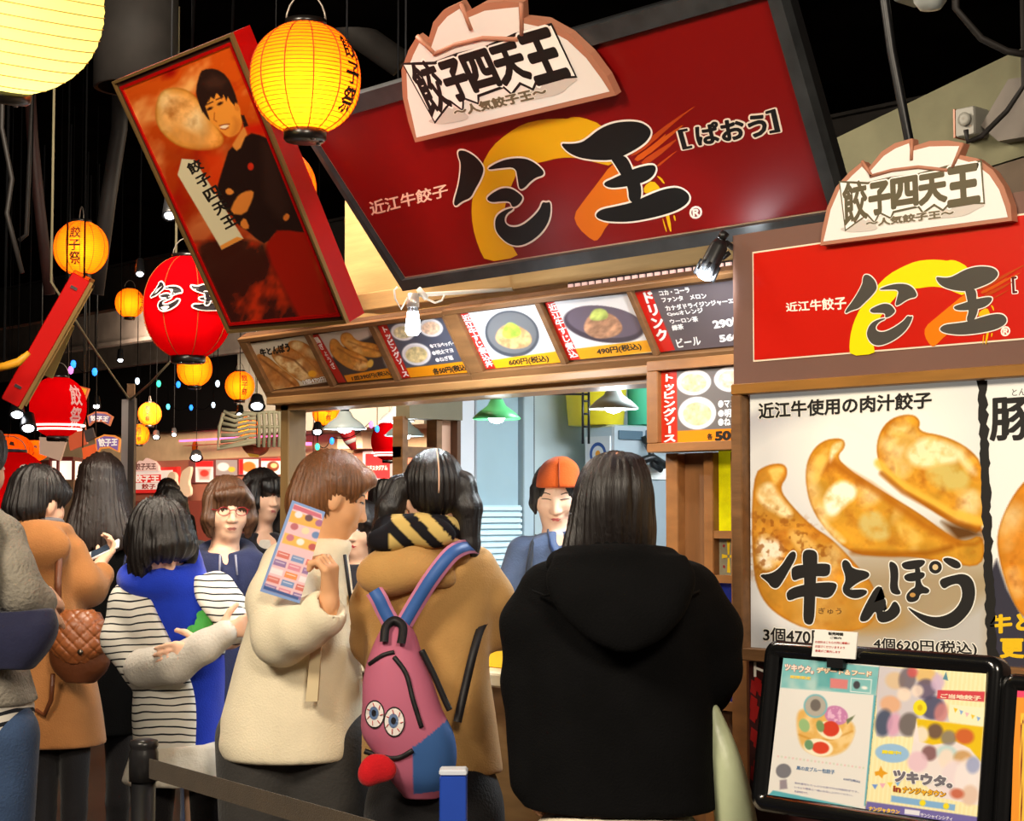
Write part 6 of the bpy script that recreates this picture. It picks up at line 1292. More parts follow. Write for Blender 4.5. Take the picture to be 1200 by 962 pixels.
P.body(bd, (-.35, -.25, .02), (.35, .56, 1.65), SKINP); P.face(.9)
def hair(v):
    v.ell(P.H(0, -.014, .03), (.079, .099, .092), P.hR, .01); v.ell(P.H(0, -.05, -.02), (.058, .05, .045), P.hR, .02); v.ell(P.H(0, .118, -.02), (.056, .06, .075), P.hR, .01, 's')
    v.chain([A(529, 563, -.02), A(541, 568, -.03), A(547, 595, -.04), A(549, 640, -.05), A(553, 676, -.055)], [.018, .034, .036, .028, .007], .012); v.chain([A(482, 562, .0), A(468, 572, -.01), A(457, 596, -.03), A(448, 618, -.04), A(444, 640, -.05)], [.018, .034, .036, .026, .008], .012)
P.cloth('hair', BHAIR, hair, (-.26, -.26, 1.22), (.26, .25, 1.66), .005, strands=(hc, 38, .0014))
for x, y in ((530, 563), (481, 562)):
    v = Vol(A(x, y, -.02) - .06, A(x, y, -.02) + .06, .005); v.tor(A(x, y, -.02), .016, .007, .002); solid('hair_tie', v, M('hair_tie', (60, 50, 60), .6), P.root)
m = MB(); m.tube([P.H(.004, -.014 - .1 * math.cos(a), .03 + .0925 * math.sin(a)) for a in np.linspace(1.35, -.45, 16)], .0022, 6); m.build('parting', SKINP, P.root, local=True)
TAN = FAB('tan_wool', (188, 144, 84), .08, .25, 200)
def coat(v):
    v.loft(P.rows([(640, 478, 545, .075), (652, 452, 566, .10), (668, 438, 578, .118), (700, 432, 582, .128), (740, 430, 576, .132), (780, 428, 574, .136), (830, 425, 580, .142), (903, 424, 590, .15)]), .03, 2.4)
    v.chain([A(558, 664), A(575, 700, .02), A(580, 735, .06), A(584, 740, .2), A(578, 745, .34)], [.056, .062, .058, .05, .042], .03); v.chain([A(450, 668), A(438, 710, .01), A(436, 752, .04), A(455, 762, .2)], [.056, .058, .054, .044], .03)
P.cloth('coat', TAN, coat, (-.34, -.25, .72), (.34, .48, 1.46), .008, (.006, (8, 8, 6), 11))
P.cloth('hood', TAN, lambda v: (v.ell(A(462, 668, -.13), (.105, .06, .068), rot(0, 0, -12), .03), v.ell(A(500, 668, -.12), (.085, .05, .042), rot(0, 0, 22), .04), v.ell(A(530, 648, -.08), (.05, .05, .028), rot(0, 0, 30), .03), v.tor(A(496, 648, -.03), .10, .026, .03, 1.0, -.2)), (-.34, -.3, 1.15), (.25, .2, 1.48), .007, (.004, (16, 16, 9), 6))
def scol(V):
    u = V[:, 0] * 85 + V[:, 2] * 80; st = (np.sin(u) > .0) & (V[:, 0] > A(462, 620)[0]); return np.where(st[:, None], (206, 176, 104), (26, 24, 28))
P.cloth('scarf', PM('cloth_scarf', .9, spec=.15), lambda v: (v.tor(A(490, 622, -.02), .088, .038, .02, .95, -.10), v.ell(A(456, 632, -.14), (.055, .045, .036), None, .03), v.ell(A(496, 622, -.15), (.088, .035, .044), rot(0, 0, 10), .03)), (-.25, -.26, 1.28), (.2, .2, 1.52), .006, (.003, (30, 30, 30), 3), colfn=scol)
P.cloth('skirt', FAB('black_skirt', (20, 19, 21)), lambda v: v.loft([(.80, 0, 0, .15, .11), (.72, .0, 0, .18, .14), (.60, .0, 0, .19, .15)], .01), (-.28, -.25, .56), (.28, .25, .86), .009)
P.legs(0, 0, .55, SKINP, .058, name='bare_legs')
# backpack
t = thing('backpack', 'pink and blue teardrop backpack with eyeballs and a red tongue', 'backpack', P.q + np.linalg.inv(P.Ri) @ np.array([0, 0, .7]), rotz=TH)
off = np.array([0, 0, .7])
def bk(v):
    r = P.rows([(722, 456, 474, .025, -.17), (740, 444, 486, .05, -.185), (765, 434, 494, .068, -.2), (795, 426, 505, .078, -.21), (830, 424, 518, .085, -.215), (860, 425, 532, .085, -.215), (885, 440, 535, .08, -.21), (912, 456, 530, .07, -.2), (934, 474, 516, .045, -.19)]); v.loft([(z - .7, *q) for z, *q in r], .015, 2.3)
pc = [A(x, y, -.2) for x, y in ((490, 872), (536, 836), (536, 900), (506, 925), (496, 900))]
def bcol(V):
    x0 = A(488, 860)[0]; a = A(530, 836); u = (V[:, 0] - A(492, 870)[0]) * 1.0 + 0; zl = V[:, 2] + .7
    lim = A(0, 868)[2] + (V[:, 0] - A(490, 0)[0]) * .75; blue = (V[:, 0] > A(490, 860)[0]) & (zl < lim + .02) & (zl > A(0, 912)[2] - (V[:, 0] - A(500, 0)[0]) * -.1); dark = (V[:, 0] > A(497, 760)[0] + (A(0, 765)[2] - zl) * .32 - .005) & (zl > lim + .0) & (V[:, 1] > -.265)
    c = np.tile(np.array((184, 100, 126.)), (len(V), 1)); c[blue] = (58, 98, 158); return c
v = Vol((-.35, -.42, -.05), (.2, 0, .56), .0045); bk(v); solid('pack_body', v, PM('cloth_pack', .7, spec=.25), t, bcol, (.004, (18, 18, 14), 8)); pv = v
def on_pack(x, y, lift=.002):
    dd = -.40; p = None
    for k in range(140):
        q = A(x, y, dd) - off
        if pv.sample(q) < 0: p = A(x, y, dd - lift) - off; break
        dd += .0018
    return p if p is not None else A(x, y, -.24) - off
def zipline(pts, r, col, nm, mat=PRINT):
    P2 = smooth_line(pts, 8); m = MB(); m.tube([on_pack(x, y) for x, y in P2], r, 6, col); m.build(nm, mat, t, local=True)
def smooth_line(pts, n):
    pts = np.array(pts, float); tt = np.linspace(0, len(pts) - 1, n * (len(pts) - 1) + 1); out = []
    for u in tt:
        i = min(int(u), len(pts) - 2); f = u - i; p0, p1, p2, p3 = pts[max(i - 1, 0)], pts[i], pts[i + 1], pts[min(i + 2, len(pts) - 1)]
        out.append(.5 * (2 * p1 + (p2 - p0) * f + (2 * p0 - 5 * p1 + 4 * p2 - p3) * f * f + (3 * p1 - p0 - 3 * p2 + p3) * f ** 3))
    return out
zipline([(433, 778), (448, 768), (462, 764)], .006, (22, 20, 22), 'zip'); zipline([(462, 770), (476, 790), (484, 820), (494, 852)], .007, (22, 20, 22), 'zip'); zipline([(427, 880), (446, 886), (466, 888), (484, 879)], .007, (22, 20, 22), 'zip'); zipline([(494, 762), (508, 790), (522, 822), (527, 832)], .008, (20, 18, 20), 'side_strap')
for x, y, r in ((439, 837, 13), (462, 846, 14)):
    m = MB(); nseg = 22
    def disc(rr, col, lift, ox=0, oy=0):
        ring = [on_pack(x + ox + rr * .8 * math.cos(a), y + oy + rr * 1.15 * math.sin(a), lift) for a in np.linspace(0, 2 * PI_, nseg + 1)[:-1]]; ce = on_pack(x + ox, y + oy, lift); m.add([ce] + ring, [(0, 1 + i, 1 + (i + 1) % nseg) for i in range(nseg)], col)
    disc(r * 1.12, (30, 24, 26), .003); disc(r, (236, 228, 224), .0045); disc(r * .52, (96, 120, 160), .006, -1, -1.5); disc(r * .26, (24, 22, 28), .0075, -1, -1.5)
    for k in range(7):
        a = k * .9; m.tube([on_pack(x + r * .75 * math.cos(a), y + r * 1.05 * math.sin(a), .0055), on_pack(x + r * .5 * math.cos(a + .15), y + r * .62 * math.sin(a + .15), .0055)], .0012, 5, (190, 60, 60))
    m.build('eyeball_patch', PRINT, t, local=True)
v = Vol(A(443, 902, -.3) - off - .12, A(443, 902, -.3) - off + .12, .005); v.ell(A(444, 900, -.285) - off, (.046, .02, .036), rot(0, 0, 14), .01); v.ell(A(432, 908, -.285) - off, (.028, .02, .03), None, .015); solid('tongue', v, FAB('tongue_red', (196, 20, 30)), t)
# straps lie over the coat: outer ribbon and inner ribbon
def strap(pts, w, colo, coli, nm):
    m = MB(); pts = smooth_line(pts, 6); L = [A(*p) - off for p in [(q[0], q[1], q[2]) for q in pts]]
    for wd, lift, col in ((w, 0, colo), (w * .66, .003, coli)):
        vs = []; 
        for i, p in enumerate(L):
            tn = L[min(i + 1, len(L) - 1)] - L[max(i - 1, 0)]; sd = np.cross(tn, [0, -1, .25]); sd = sd / (np.linalg.norm(sd) + 1e-9) * wd / 2; o = np.array([0, -lift, lift * .3]); vs += [p - sd + o, p + sd + o, p + sd + o + np.array([0, .012, 0]), p - sd + o + np.array([0, .012, 0])]
        n = len(L); fs = []
        for i in range(n - 1):
            for k in range(4): fs.append((i * 4 + k, i * 4 + (k + 1) % 4, i * 4 + 4 + (k + 1) % 4, i * 4 + 4 + k))
        m.add(vs, fs, col, True)
    return m.build(nm, PRINT, t, local=True)
strap([(474, 730, -.19), (488, 706, -.195), (507, 676, -.205), (528, 650, -.19), (544, 641, -.13), (558, 641, -.03)], .046, (206, 128, 160), (56, 98, 166), 'shoulder_strap'); strap([(457, 728, -.19), (450, 715, -.19), (444, 702, -.19), (438, 692, -.18)], .046, (206, 128, 160), (56, 98, 166), 'shoulder_strap'); strap([(568, 728, -.05), (562, 740, -.10), (554, 768, -.145), (545, 806, -.165), (536, 846, -.20)], .022, (20, 18, 20), (26, 24, 26), 'lower_strap'); strap([(450, 752, -.265), (452, 735, -.24), (462, 727, -.22), (472, 735, -.24), (470, 754, -.275)], .022, (22, 20, 22), (28, 26, 28), 'grab_handle')
# ---- woman in the cream swing coat, profile to the right, holding a leaflet
P = Person('woman with brown bob in a cream swing coat holding up a leaflet', 350, 4.88); A = P.at
hc = A(391, 582); 
def bd(v):
    P.head(v, hc, rot(76, 20)); v.cone(hc + P.hR @ np.array([0, -.02, -.06]), A(372, 648), .052, .058, .03); v.loft(P.rows([(640, 352, 398, .06), (660, 322, 400, .1), (740, 312, 400, .11), (800, 308, 402, .11), (880, 306, 404, .12)]), .03)
    v.chain([A(334, 668, -.15), A(328, 742, -.2), A(376, 722, -.31), A(385, 708, -.325)], [.045, .038, .034, .029], .02); v.chain([A(372, 668, .16), A(392, 750, .2), A(425, 740, .25)], [.045, .036, .026], .02)
    P.hand(v, A(385, 708, -.325), (.05, -.1, 1), (-1, .35, .1), -1, 62, 1.12, 1, 12); P.hand(v, A(425, 740, .25), (1, 0, -.3), (0, 0, -1), 1, 30)
    for q in (-1, 1): v.chain([(q * .08, 0, .8), (q * .08, 0, .45), (q * .08, 0, .08)], [.05, .036, .026], .02)
w = A(386, 690, -.31)
P.body(bd, (-.3, -.5, .02), (.4, .45, 1.66), M('skin_tan', (228, 172, 126), .5, var=.06, vscale=9, spec=.35), .007, ([(w[0] - .07, w[0] + .06, .004)], [(w[1] - .06, w[1] + .06, .004)], [(w[2] - .05, w[2] + .12, .004), (1.37, 1.62, .005)])); P.face(.5, brow=(90, 60, 40), lip=(190, 100, 80))
def hair(v):
    v.ell(P.H(0, -.016, .03), (.088, .108, .100), P.hR, .01); v.ell(P.H(0, -.055, -.035), (.080, .07, .078), P.hR, .03); v.ell(P.H(-.01, .07, .066), (.07, .028, .036), P.hR, .03); v.chain([P.H(-.05, .075, .07), P.H(-.062, .085, .03), P.H(-.06, .08, -.01)], [.02, .018, .006], .015); v.ell(P.H(0, .118, -.012), (.10, .074, .082), P.hR, .012, 's'); v.ell(P.H(.085, .02, -.03), (.035, .028, .038), P.hR, .012, 's'); v.ell(P.H(-.085, .02, -.03), (.035, .028, .038), P.hR, .012, 's'); v.ell(P.H(0, .02, -.15), (.12, .13, .06), P.hR, .02, 's')
P.cloth('hair', HAIR('chestnut', (116, 74, 42)), hair, hc - .2, hc + .2, .005, strands=(hc, 40, .0013))
CRE = FAB('cream_wool', (240, 228, 198), .05, .25, 200)
def coat(v):
    v.loft(P.rows([(632, 350, 398, .07), (642, 326, 404, .11), (660, 308, 408, .14), (690, 301, 412, .155), (730, 292, 416, .165), (770, 280, 422, .18), (810, 270, 425, .19), (850, 260, 426, .2), (872, 258, 426, .205), (884, 262, 424, .205)]), .03, 2.4)
    v.chain([A(336, 664, -.12), A(326, 705, -.19), A(330, 745, -.23), A(352, 735, -.29), A(378, 720, -.32)], [.07, .078, .072, .062, .062], .035); v.chain([A(375, 668, .14), A(395, 740, .2), A(418, 742, .25)], [.06, .06, .05], .03)
    v.tor(A(374, 640), .07, .02, .02, .95, .1); v.cone(A(383, 713, -.335), A(394, 702, -.34), .036, .04, .01, 's')
P.cloth('coat', CRE, coat, (-.32, -.5, .72), (.32, .42, 1.46), .008, (.0055, (6, 6, 4), 21))
m = MB(); F_ = Frame((0, 0, 0))
ck = [A(364, 758, -.235), A(376, 758, -.235), A(372, 822, -.245), A(358, 822, -.245)]
m.add(ck + [q + np.array([0, .03, 0]) for q in ck], [(3, 2, 1, 0), (0, 1, 5, 4), (1, 2, 6, 5), (2, 3, 7, 6), (3, 0, 4, 7)], (218, 200, 160)); m.build('pocket_welt', PM('cloth_print', .85, spec=.2), P.root, local=True)
for y in (700, 736, 776):
    b = MB(); q = A(413, y, -.06); b.lathe(q, [(0, -.012), (.011, -.010), (.012, .004), (0, .008)], 14, axis=(.6, -.8, 0)); b.build('button', M('button_cream', (200, 182, 140), .4), P.root, local=True)
m = MB(); m.tube([A(404, 650, -.09), A(409, 690, -.12), A(414, 722, -.10)], .005, 6, (30, 28, 30)); m.build('bag_strap', PRINT, P.root, local=True)
def trs(v):
    for q in (-1, 1): v.chain([(q * .09 - .01, 0, .84), (q * .10, 0, .46), (q * .10, 0, .08)], [.125, .105, .085], .02)
P.cloth('trousers', FAB('charcoal', (58, 56, 54), .12, .3, 120), trs, (-.35, -.25, .04), (.35, .25, 1.0), .01, (.008, (16, 16, 2), 5))
for q in (-1, 1):
    a = np.array([q * .10, 0, 0]); P.cloth('shoe', M('shoe_24_22_22', (24, 22, 22), .45), lambda v: (v.ell(a + [.06, 0, .035], (.12, .045, .045), None, .01), v.cone(a + [0, 0, .04], a + [0, 0, .1], .042, .04, .02), v.ell(a + [.06, 0, -.06], (.2, .2, .06), None, .002, 's')), a + [-.2, -.2, -.01], a + [.25, .2, .16], .008)
# leaflet in her hand
LQ = [(342.5, 586), (379, 600), (386, 655), (351, 707), (304, 693)]
lo_ = dep(352, 645, 4.88 - .345); lr = RGT * .98 - np.array([0, 0, 0]); LF = Frame(lo_, RGT, (0, 0, 1))
t = thing('leaflet', 'pink and yellow printed leaflet with blue border held up by the woman in cream', 'leaflet', lo_)
def leaf(p):
    p.I[:] = (130, 160, 214); p.poly([(345, 590), (377, 602), (383, 654), (349, 703), (308, 690)], (236, 196, 204), 1)
    p.poly([(345, 591), (376, 603), (377, 608), (343, 596)], (206, 110, 130), 1); p.poly([(342, 598), (377, 610), (379, 622), (338, 611)], (240, 180, 90), 1); p.poly([(334, 624), (380, 638), (381, 650), (330, 636)], (240, 188, 96), 1)
    for k, (x, y, c) in enumerate(((350, 603, (236, 232, 240)), (362, 607, (110, 80, 90)), (345, 617, (190, 110, 120)), (358, 622, (244, 220, 180)), (370, 627, (110, 140, 190)), (340, 630, (200, 120, 140)), (352, 635, (250, 240, 230)), (366, 641, (190, 90, 90)), (374, 613, (170, 110, 150)))): p.ell(x, y, 4.6, 4, c)
    cols = [(214, 120, 110), (236, 150, 90), (150, 120, 170), (120, 150, 200), (240, 230, 235), (220, 140, 160)]
    for i in range(5):
        for j in range(3):
            x = 326 - i * 4.0 + j * 17; y = 645 + i * 9.6 + j * 5; p.poly([(x, y), (x + 14, y + 4.3), (x + 12, y + 11), (x - 2.5, y + 6.8)], cols[(i * 2 + j * 3) % 6], 1)
            p.line([(x + 1, y + 3), (x + 11, y + 6)], 1, (250, 240, 244), .8)
    p.poly([(309, 686), (350, 700), (349, 703), (308, 690)], (60, 90, 150), 1)
LF2 = Frame(lo_, RGT * .96 + np.cross(UPV, RGT) * -.2, (0, 0, 1)) if False else LF
lp = picture(LF, [(342.5, 586), (381, 600), (351, 707), (304, 693)], 76, 110, leaf, 0, 'printed_page', PM('print_leaflet', .5), t)
lv = lp.data.vertices
for q in lv: x = q.co.x; q.co = q.co + Vector(np.array(FWD) * 0) + Vector((FWD[0] * x * x * 2.2, FWD[1] * x * x * 2.2, 0))
# ---- girl in the striped cardigan with arms folded, head bowed
P = Person('girl with black hair bowed over, striped cardigan and blue hoodie, arms folded', 208, 5.3); A = P.at
hc = A(188, 634, -.03)
def bd(v):
    P.head(v, hc, rot(138, 38, 6)); v.cone(hc + P.hR @ np.array([0, -.02, -.05]), A(200, 690, .02), .05, .056, .03); v.loft(P.rows([(690, 175, 232, .06), (705, 160, 256, .08), (760, 170, 250, .1), (830, 180, 246, .1), (900, 175, 248, .11)]), .03)
    v.chain([A(165, 705), A(152, 748, -.03), A(170, 782, -.12), A(205, 776, -.19), A(262, 742, -.21)], [.04, .034, .03, .026, .024], .02); v.chain([A(252, 700), A(270, 745, -.02), A(240, 760, -.18), A(234, 757, -.2)], [.042, .036, .027, .024], .02)
    P.hand(v, A(256, 742, -.21), (1, -.1, .28), (-.1, 1, 0), 1, 32, .92); P.hand(v, A(240, 757, -.225), (-1, -.12, -.22), (.0, 1, -.2), -1, 12, .95)
    for q in (-1, 1): v.chain([(q * .075, 0, .72), (q * .075, 0, .42), (q * .075, 0, .08)], [.05, .036, .026], .02)
P.body(bd, (-.32, -.4, .02), (.32, .3, 1.55), SKINP, .006); P.face(.3)
def hair(v):
    v.ell(P.H(0, -.014, .03), (.092, .108, .100), P.hR, .01); v.ell(P.H(0, -.045, -.045), (.084, .075, .07), P.hR, .03)
    for q in (-1, 1): v.ell(P.H(q * .074, .035, -.03), (.026, .055, .08), P.hR, .02)
    v.ell(P.H(0, .078, .035), (.07, .038, .055), P.hR, .02); v.ell(P.H(0, .13, -.055), (.05, .06, .07), P.hR, .015, 's')
P.cloth('hair', BHAIR, hair, hc - .24, hc + .24, .005, strands=(hc, 34, .0022))
BLU = FAB('blue_fleece', (22, 52, 176), .12, .2, 200)
hv = []
P.cloth('hoodie', BLU, lambda v: (hv.append(v), v.loft(P.rows([(662, 172, 230, .08), (680, 150, 240, .1), (700, 150, 254, .11), (740, 172, 258, .118), (790, 182, 262, .125), (850, 180, 262, .132), (902, 180, 262, .138)]), .03, 2.3), v.tor(A(190, 678, .0), .098, .034, .03, .95, .16), v.ell(A(156, 676, .03), (.04, .05, .04), None, .04), v.ell(A(225, 660, .03), (.03, .05, .06), None, .03)), (-.3, -.3, .68), (.26, .25, 1.40), .007, (.006, (12, 12, 9), 9))
ST_Z = .0218
def stripe(V):
    k = np.mod(V[:, 2] + .02 * np.sin(V[:, 0] * 9) + V[:, 1] * .12, ST_Z) < .0052; return np.where(k[:, None], (40, 42, 48), (226, 222, 212))
def STRIPE(name, per, frac, slope=0.0):
    m = bpy.data.materials.new(name); m.use_nodes = True; nt = m.node_tree; N = nt.nodes; L = nt.links; b = N['Principled BSDF']; b.inputs['Roughness'].default_value = .9; b.inputs['Specular IOR Level'].default_value = .15
    tc = N.new('ShaderNodeTexCoord'); sx = N.new('ShaderNodeSeparateXYZ'); L.new(tc.outputs['Object'], sx.inputs[0]); nz = N.new('ShaderNodeTexNoise'); nz.inputs['Scale'].default_value = 7; L.new(tc.outputs['Object'], nz.inputs['Vector'])
    def mt(op, a, bb):
        n = N.new('ShaderNodeMath'); n.operation = op
        for i, q in enumerate((a, bb)):
            if isinstance(q, (int, float)): n.inputs[i].default_value = q
            else: L.new(q, n.inputs[i])
        return n.outputs[0]
    z = mt('ADD', mt('ADD', sx.outputs['Z'], mt('MULTIPLY', nz.outputs['Fac'], .028)), mt('ADD', mt('MULTIPLY', sx.outputs['X'], slope), mt('MULTIPLY', sx.outputs['Y'], .12)))
    k = mt('LESS_THAN', mt('FRACT', mt('MULTIPLY', mt('ADD', z, 10.0), 1 / per), 0), frac)
    mx = N.new('ShaderNodeMix'); mx.data_type = 'RGBA'; mx.inputs[6].default_value = (*s2l((226, 222, 212)), 1); mx.inputs[7].default_value = (*s2l((38, 40, 46)), 1); L.new(k, mx.inputs[0]); L.new(mx.outputs[2], b.inputs['Base Color']); return m
STR = STRIPE('cloth_stripe', ST_Z, .22)
def cardi(v):
    v.loft(P.rows([(674, 156, 250, .085), (686, 138, 262, .10), (700, 134, 270, .12), (730, 140, 272, .14), (780, 158, 258, .145), (840, 158, 256, .148), (886, 160, 258, .152)]), .02, 2.4)
    v.chain([A(152, 712, -.01), A(146, 748, -.03), A(166, 784, -.08)], [.064, .064, .058], .03); v.chain([A(256, 690), A(268, 715, -.02), A(272, 738, -.05)], [.05, .054, .045], .03)
    q = A(222, 700, -.15); v.loft([(A(0, 655)[2], A(205, 0)[0], -.13, .075, .16), (A(0, 700)[2], A(212, 0)[0], -.15, .07, .14), (A(0, 745)[2], A(240, 0)[0], -.15, .085, .15), (A(0, 790)[2], A(256, 0)[0], -.15, .066, .15), (A(0, 900)[2], A(262, 0)[0], -.15, .060, .16)], .01, 2.4, 's')
P.cloth('cardigan', STR, cardi, (-.32, -.3, .74), (.3, .26, 1.36), .006, (.004, (12, 12, 9), 14))
P.cloth('folded_sleeve', FAB('pale_knit', (206, 200, 190), .07, .3, 120), lambda v: (v.chain([A(168, 782, -.13), A(205, 778, -.19), A(240, 758, -.22), A(264, 742, -.215)], [.058, .054, .046, .040], .02)), (-.24, -.38, .9), (.22, -.02, 1.24), .006, (.004, (22, 22, 22), 4))
P.cloth('cuff', STR, lambda v: v.chain([A(276, 742, -.12), A(276, 725, -.09)], [.036, .04], .02), (.0, -.3, 1.0), (.3, .1, 1.3), .006)
m = MB(); fr = []
def on_hood(x, y, lift):
    dd = -.32
    for k in range(150):
        if hv[0].sample(A(x, y, dd)) < 0: break
        dd += .002
    return A(x, y, dd - lift)
for x, y, rx, ry, rt_ in ((226, 742, 9, 10, 20), (238, 734, 10, 13, -10), (250, 724, 8, 8, 30), (240, 722, 10, 7, 10), (232, 750, 8, 4, 0)):
    ring = [on_hood(x + rx * math.cos(a) * math.cos(math.radians(rt_)) - ry * math.sin(a) * math.sin(math.radians(rt_)), y + rx * math.cos(a) * math.sin(math.radians(rt_)) + ry * math.sin(a) * math.cos(math.radians(rt_)), .016) for a in np.linspace(0, 2 * PI_, 19)[:-1]]; m.add([on_hood(x, y, .016)] + ring, [(0, 1 + i, 1 + (i + 1) % 18) for i in range(18)], (70, 168, 76))
m.build('clover_print', PRINT, P.root, local=True)
P.cloth('skirt', FAB('white_cotton', (214, 206, 190), .06, .2, 90), lambda v: v.loft([(.78, .02, 0, .14, .11), (.70, .02, 0, .17, .14), (.66, .02, 0, .18, .15)], .01), (-.26, -.25, .62), (.3, .25, .84), .008, (.006, (40, 40, 1), 2)); P.legs(.02, 0, .68, FAB('black_tights', (24, 22, 24)), .07, foot=140)
# ---- woman with red glasses
P = Person('woman with brown bob and red glasses in a navy hoodie', 262, 6.6); A = P.at
hc = A(266, 598); 
def bd(v):
    P.head(v, hc, rot(158, 4)); v.cone(hc + [0, .01, -.06], A(262, 652), .05, .055, .03); v.loft(P.rows([(645, 248, 276, .06), (656, 222, 298, .08), (720, 226, 296, .1), (800, 228, 294, .1)]), .03)
    v.chain([A(224, 662), A(216, 730), A(222, 790, -.02)], [.042, .034, .025], .02); v.chain([A(298, 662), A(306, 730), A(300, 790, -.02)], [.042, .034, .025], .02); P.hand(v, A(222, 790, -.02), (0, 0, -1), (1, 0, 0), 1, 20); P.hand(v, A(300, 790, -.02), (0, 0, -1), (-1, 0, 0), -1, 20)
    for q in (-1, 1): v.chain([(q * .08, 0, .85), (q * .08, 0, .45), (q * .08, 0, .08)], [.05, .036, .026], .02)
P.body(bd, (-.3, -.25, .02), (.3, .25, 1.62), SKINP, .007, ([(hc[0] - .1, hc[0] + .1, .0042)], [(hc[1] - .13, hc[1] - .02, .0042)], [(hc[2] - .13, hc[2] + .06, .0042)])); P.face(.85, lip=(196, 116, 104), brow=(96, 66, 50), lipw=.85)
def bob(v, low=-.115, w=.09, bk=1.0):
    v.ell(P.H(0, -.014, .034), (w, .108, .099), P.hR, .01); v.ell(P.H(0, -.035, -.04), (w, .085, .085 * bk), P.hR, .03)
    for q in (-1, 1): v.chain([P.H(q * .07, .03, .04), P.H(q * .079, .045, -.03), P.H(q * .072, .04, low + .01)], [.026, .024, .014], .02)
    v.chain([P.H(-.068, .066, .035), P.H(-.03, .092, .072), P.H(.05, .082, .062)], [.018, .02, .018], .02); v.ell(P.H(.0, .128, -.045), (.059, .07, .085), P.hR, .012, 's')
P.cloth('hair', BRHAIR, lambda v: bob(v, -.09, .089, .72), hc - .22, hc + .22, .005, strands=(hc, 36, .0014))
m = MB()
for q in (-1, 1): m.tube([P.H(q * .0335 + .0225 * math.cos(a) * (1.0 if abs(math.cos(a)) < .8 else .98), .099, .003 + .0155 * math.sin(a)) for a in np.linspace(0, 2 * PI_, 25)], .0017, 6, cap=False); m.tube([P.H(q * .056, .098, .008), P.H(q * .074, .06, .008), P.H(q * .078, -.01, .004)], .0017, 6)
m.tube([P.H(-.011, .1, .006), P.H(0, .104, .009), P.H(.011, .1, .006)], .0016, 6); m.build('glasses', M('glasses_red', (150, 24, 34), .3), P.root, local=True)
NAVY = FAB('navy', (38, 44, 78), .12, .2, 160)
P.cloth('hoodie', NAVY, lambda v: (v.loft(P.rows([(650, 244, 284, .07), (657, 226, 298, .10), (670, 216, 306, .125), (720, 216, 304, .13), (820, 218, 302, .14)]), .03), v.chain([A(224, 664), A(214, 730), A(222, 785, -.02)], [.06, .056, .045], .03), v.chain([A(298, 664), A(308, 730), A(300, 785, -.02)], [.06, .056, .045], .03), v.tor(A(264, 650, .02), .090, .032, .03, .95, .35), v.ell(A(267, 652, -.135), (.034, .07, .055), rot(158), .02, 's')), (-.32, -.28, .72), (.32, .25, 1.42), .008, (.005, (12, 12, 9), 7))
m = MB(); m.tube([A(258, 650, -.13), A(257, 676, -.145)], .004, 6); m.tube([A(276, 650, -.13), A(278, 674, -.145)], .004, 6); m.build('drawstrings', M('string_pale', (150, 150, 170), .6), P.root, local=True)
P.legs(0, 0, .85, FAB('jeans', (44, 56, 86)), .085, name='jeans', foot=180)
# ---- young woman with black fringe by the post
P = Person('young woman with black fringe standing just left of the stall post', 302, 8.0); A = P.at
hc = A(308, 582)
def bd(v):
    P.head(v, hc, rot(138, 3)); v.cone(hc + [0, .01, -.06], A(304, 630), .05, .055, .03); v.loft(P.rows([(624, 292, 316, .06), (634, 274, 334, .08), (680, 276, 332, .1), (760, 278, 330, .1)]), .03); v.chain([A(276, 640), A(272, 690), A(276, 740)], [.042, .034, .025], .02); v.chain([A(332, 640), A(336, 690), A(332, 740)], [.042, .034, .025], .02)
    P.hand(v, A(276, 740), (0, 0, -1), (1, 0, 0), 1, 20); P.hand(v, A(332, 740), (0, 0, -1), (-1, 0, 0), -1, 20)
    for q in (-1, 1): v.chain([(q * .08, 0, .9), (q * .08, 0, .48), (q * .08, 0, .08)], [.05, .036, .026], .02)
P.body(bd, (-.32, -.25, .02), (.32, .25, 1.7), SKINP, .007, ([(hc[0] - .09, hc[0] + .1, .0045)], [(hc[1] - .13, hc[1] + .02, .0045)], [(hc[2] - .13, hc[2] + .06, .0045)])); P.face(.9, lip=(200, 110, 106))
def hair(v):
    bob(v, -.16, .088); v.loft([(hc[2] - .26, hc[0], hc[1] + .06, .07, .03), (hc[2] - .12, hc[0] - .01, hc[1] + .05, .085, .05), (hc[2], hc[0], hc[1] + .03, .08, .06)], .03); v.ell(P.H(0, .088, .042), (.062, .026, .034), P.hR, .015)
P.cloth('hair', BHAIR, hair, hc - [.22, .22, .3], hc + .22, .005, strands=(hc, 36, .0016))
P.cloth('jacket', FAB('dark_jacket', (40, 38, 44)), lambda v: (v.loft(P.rows([(624, 284, 324, .09), (634, 272, 336, .11), (650, 268, 340, .12), (700, 270, 338, .13), (790, 270, 338, .14)]), .03), v.chain([A(276, 642), A(270, 690), A(275, 736)], [.058, .054, .045], .03), v.chain([A(332, 642), A(338, 690), A(333, 736)], [.058, .054, .045], .03), v.ell(A(312, 632, -.12), (.06, .08, .045), None, .02, 's')), (-.34, -.26, .72), (.34, .25, 1.46), .009, (.005, (12, 12, 9), 7)); P.cloth('blouse', FAB('blouse', (226, 218, 206)), lambda v: v.loft(P.rows([(632, 300, 322, .06, -.02), (650, 294, 330, .09, -.02), (680, 296, 328, .1, -.02)]), .02), (-.25, -.2, 1.1), (.25, .15, 1.44), .008); P.legs(0, 0, .88, FAB('black_tights', (24, 22, 24)), .08, name='trousers', foot=150)
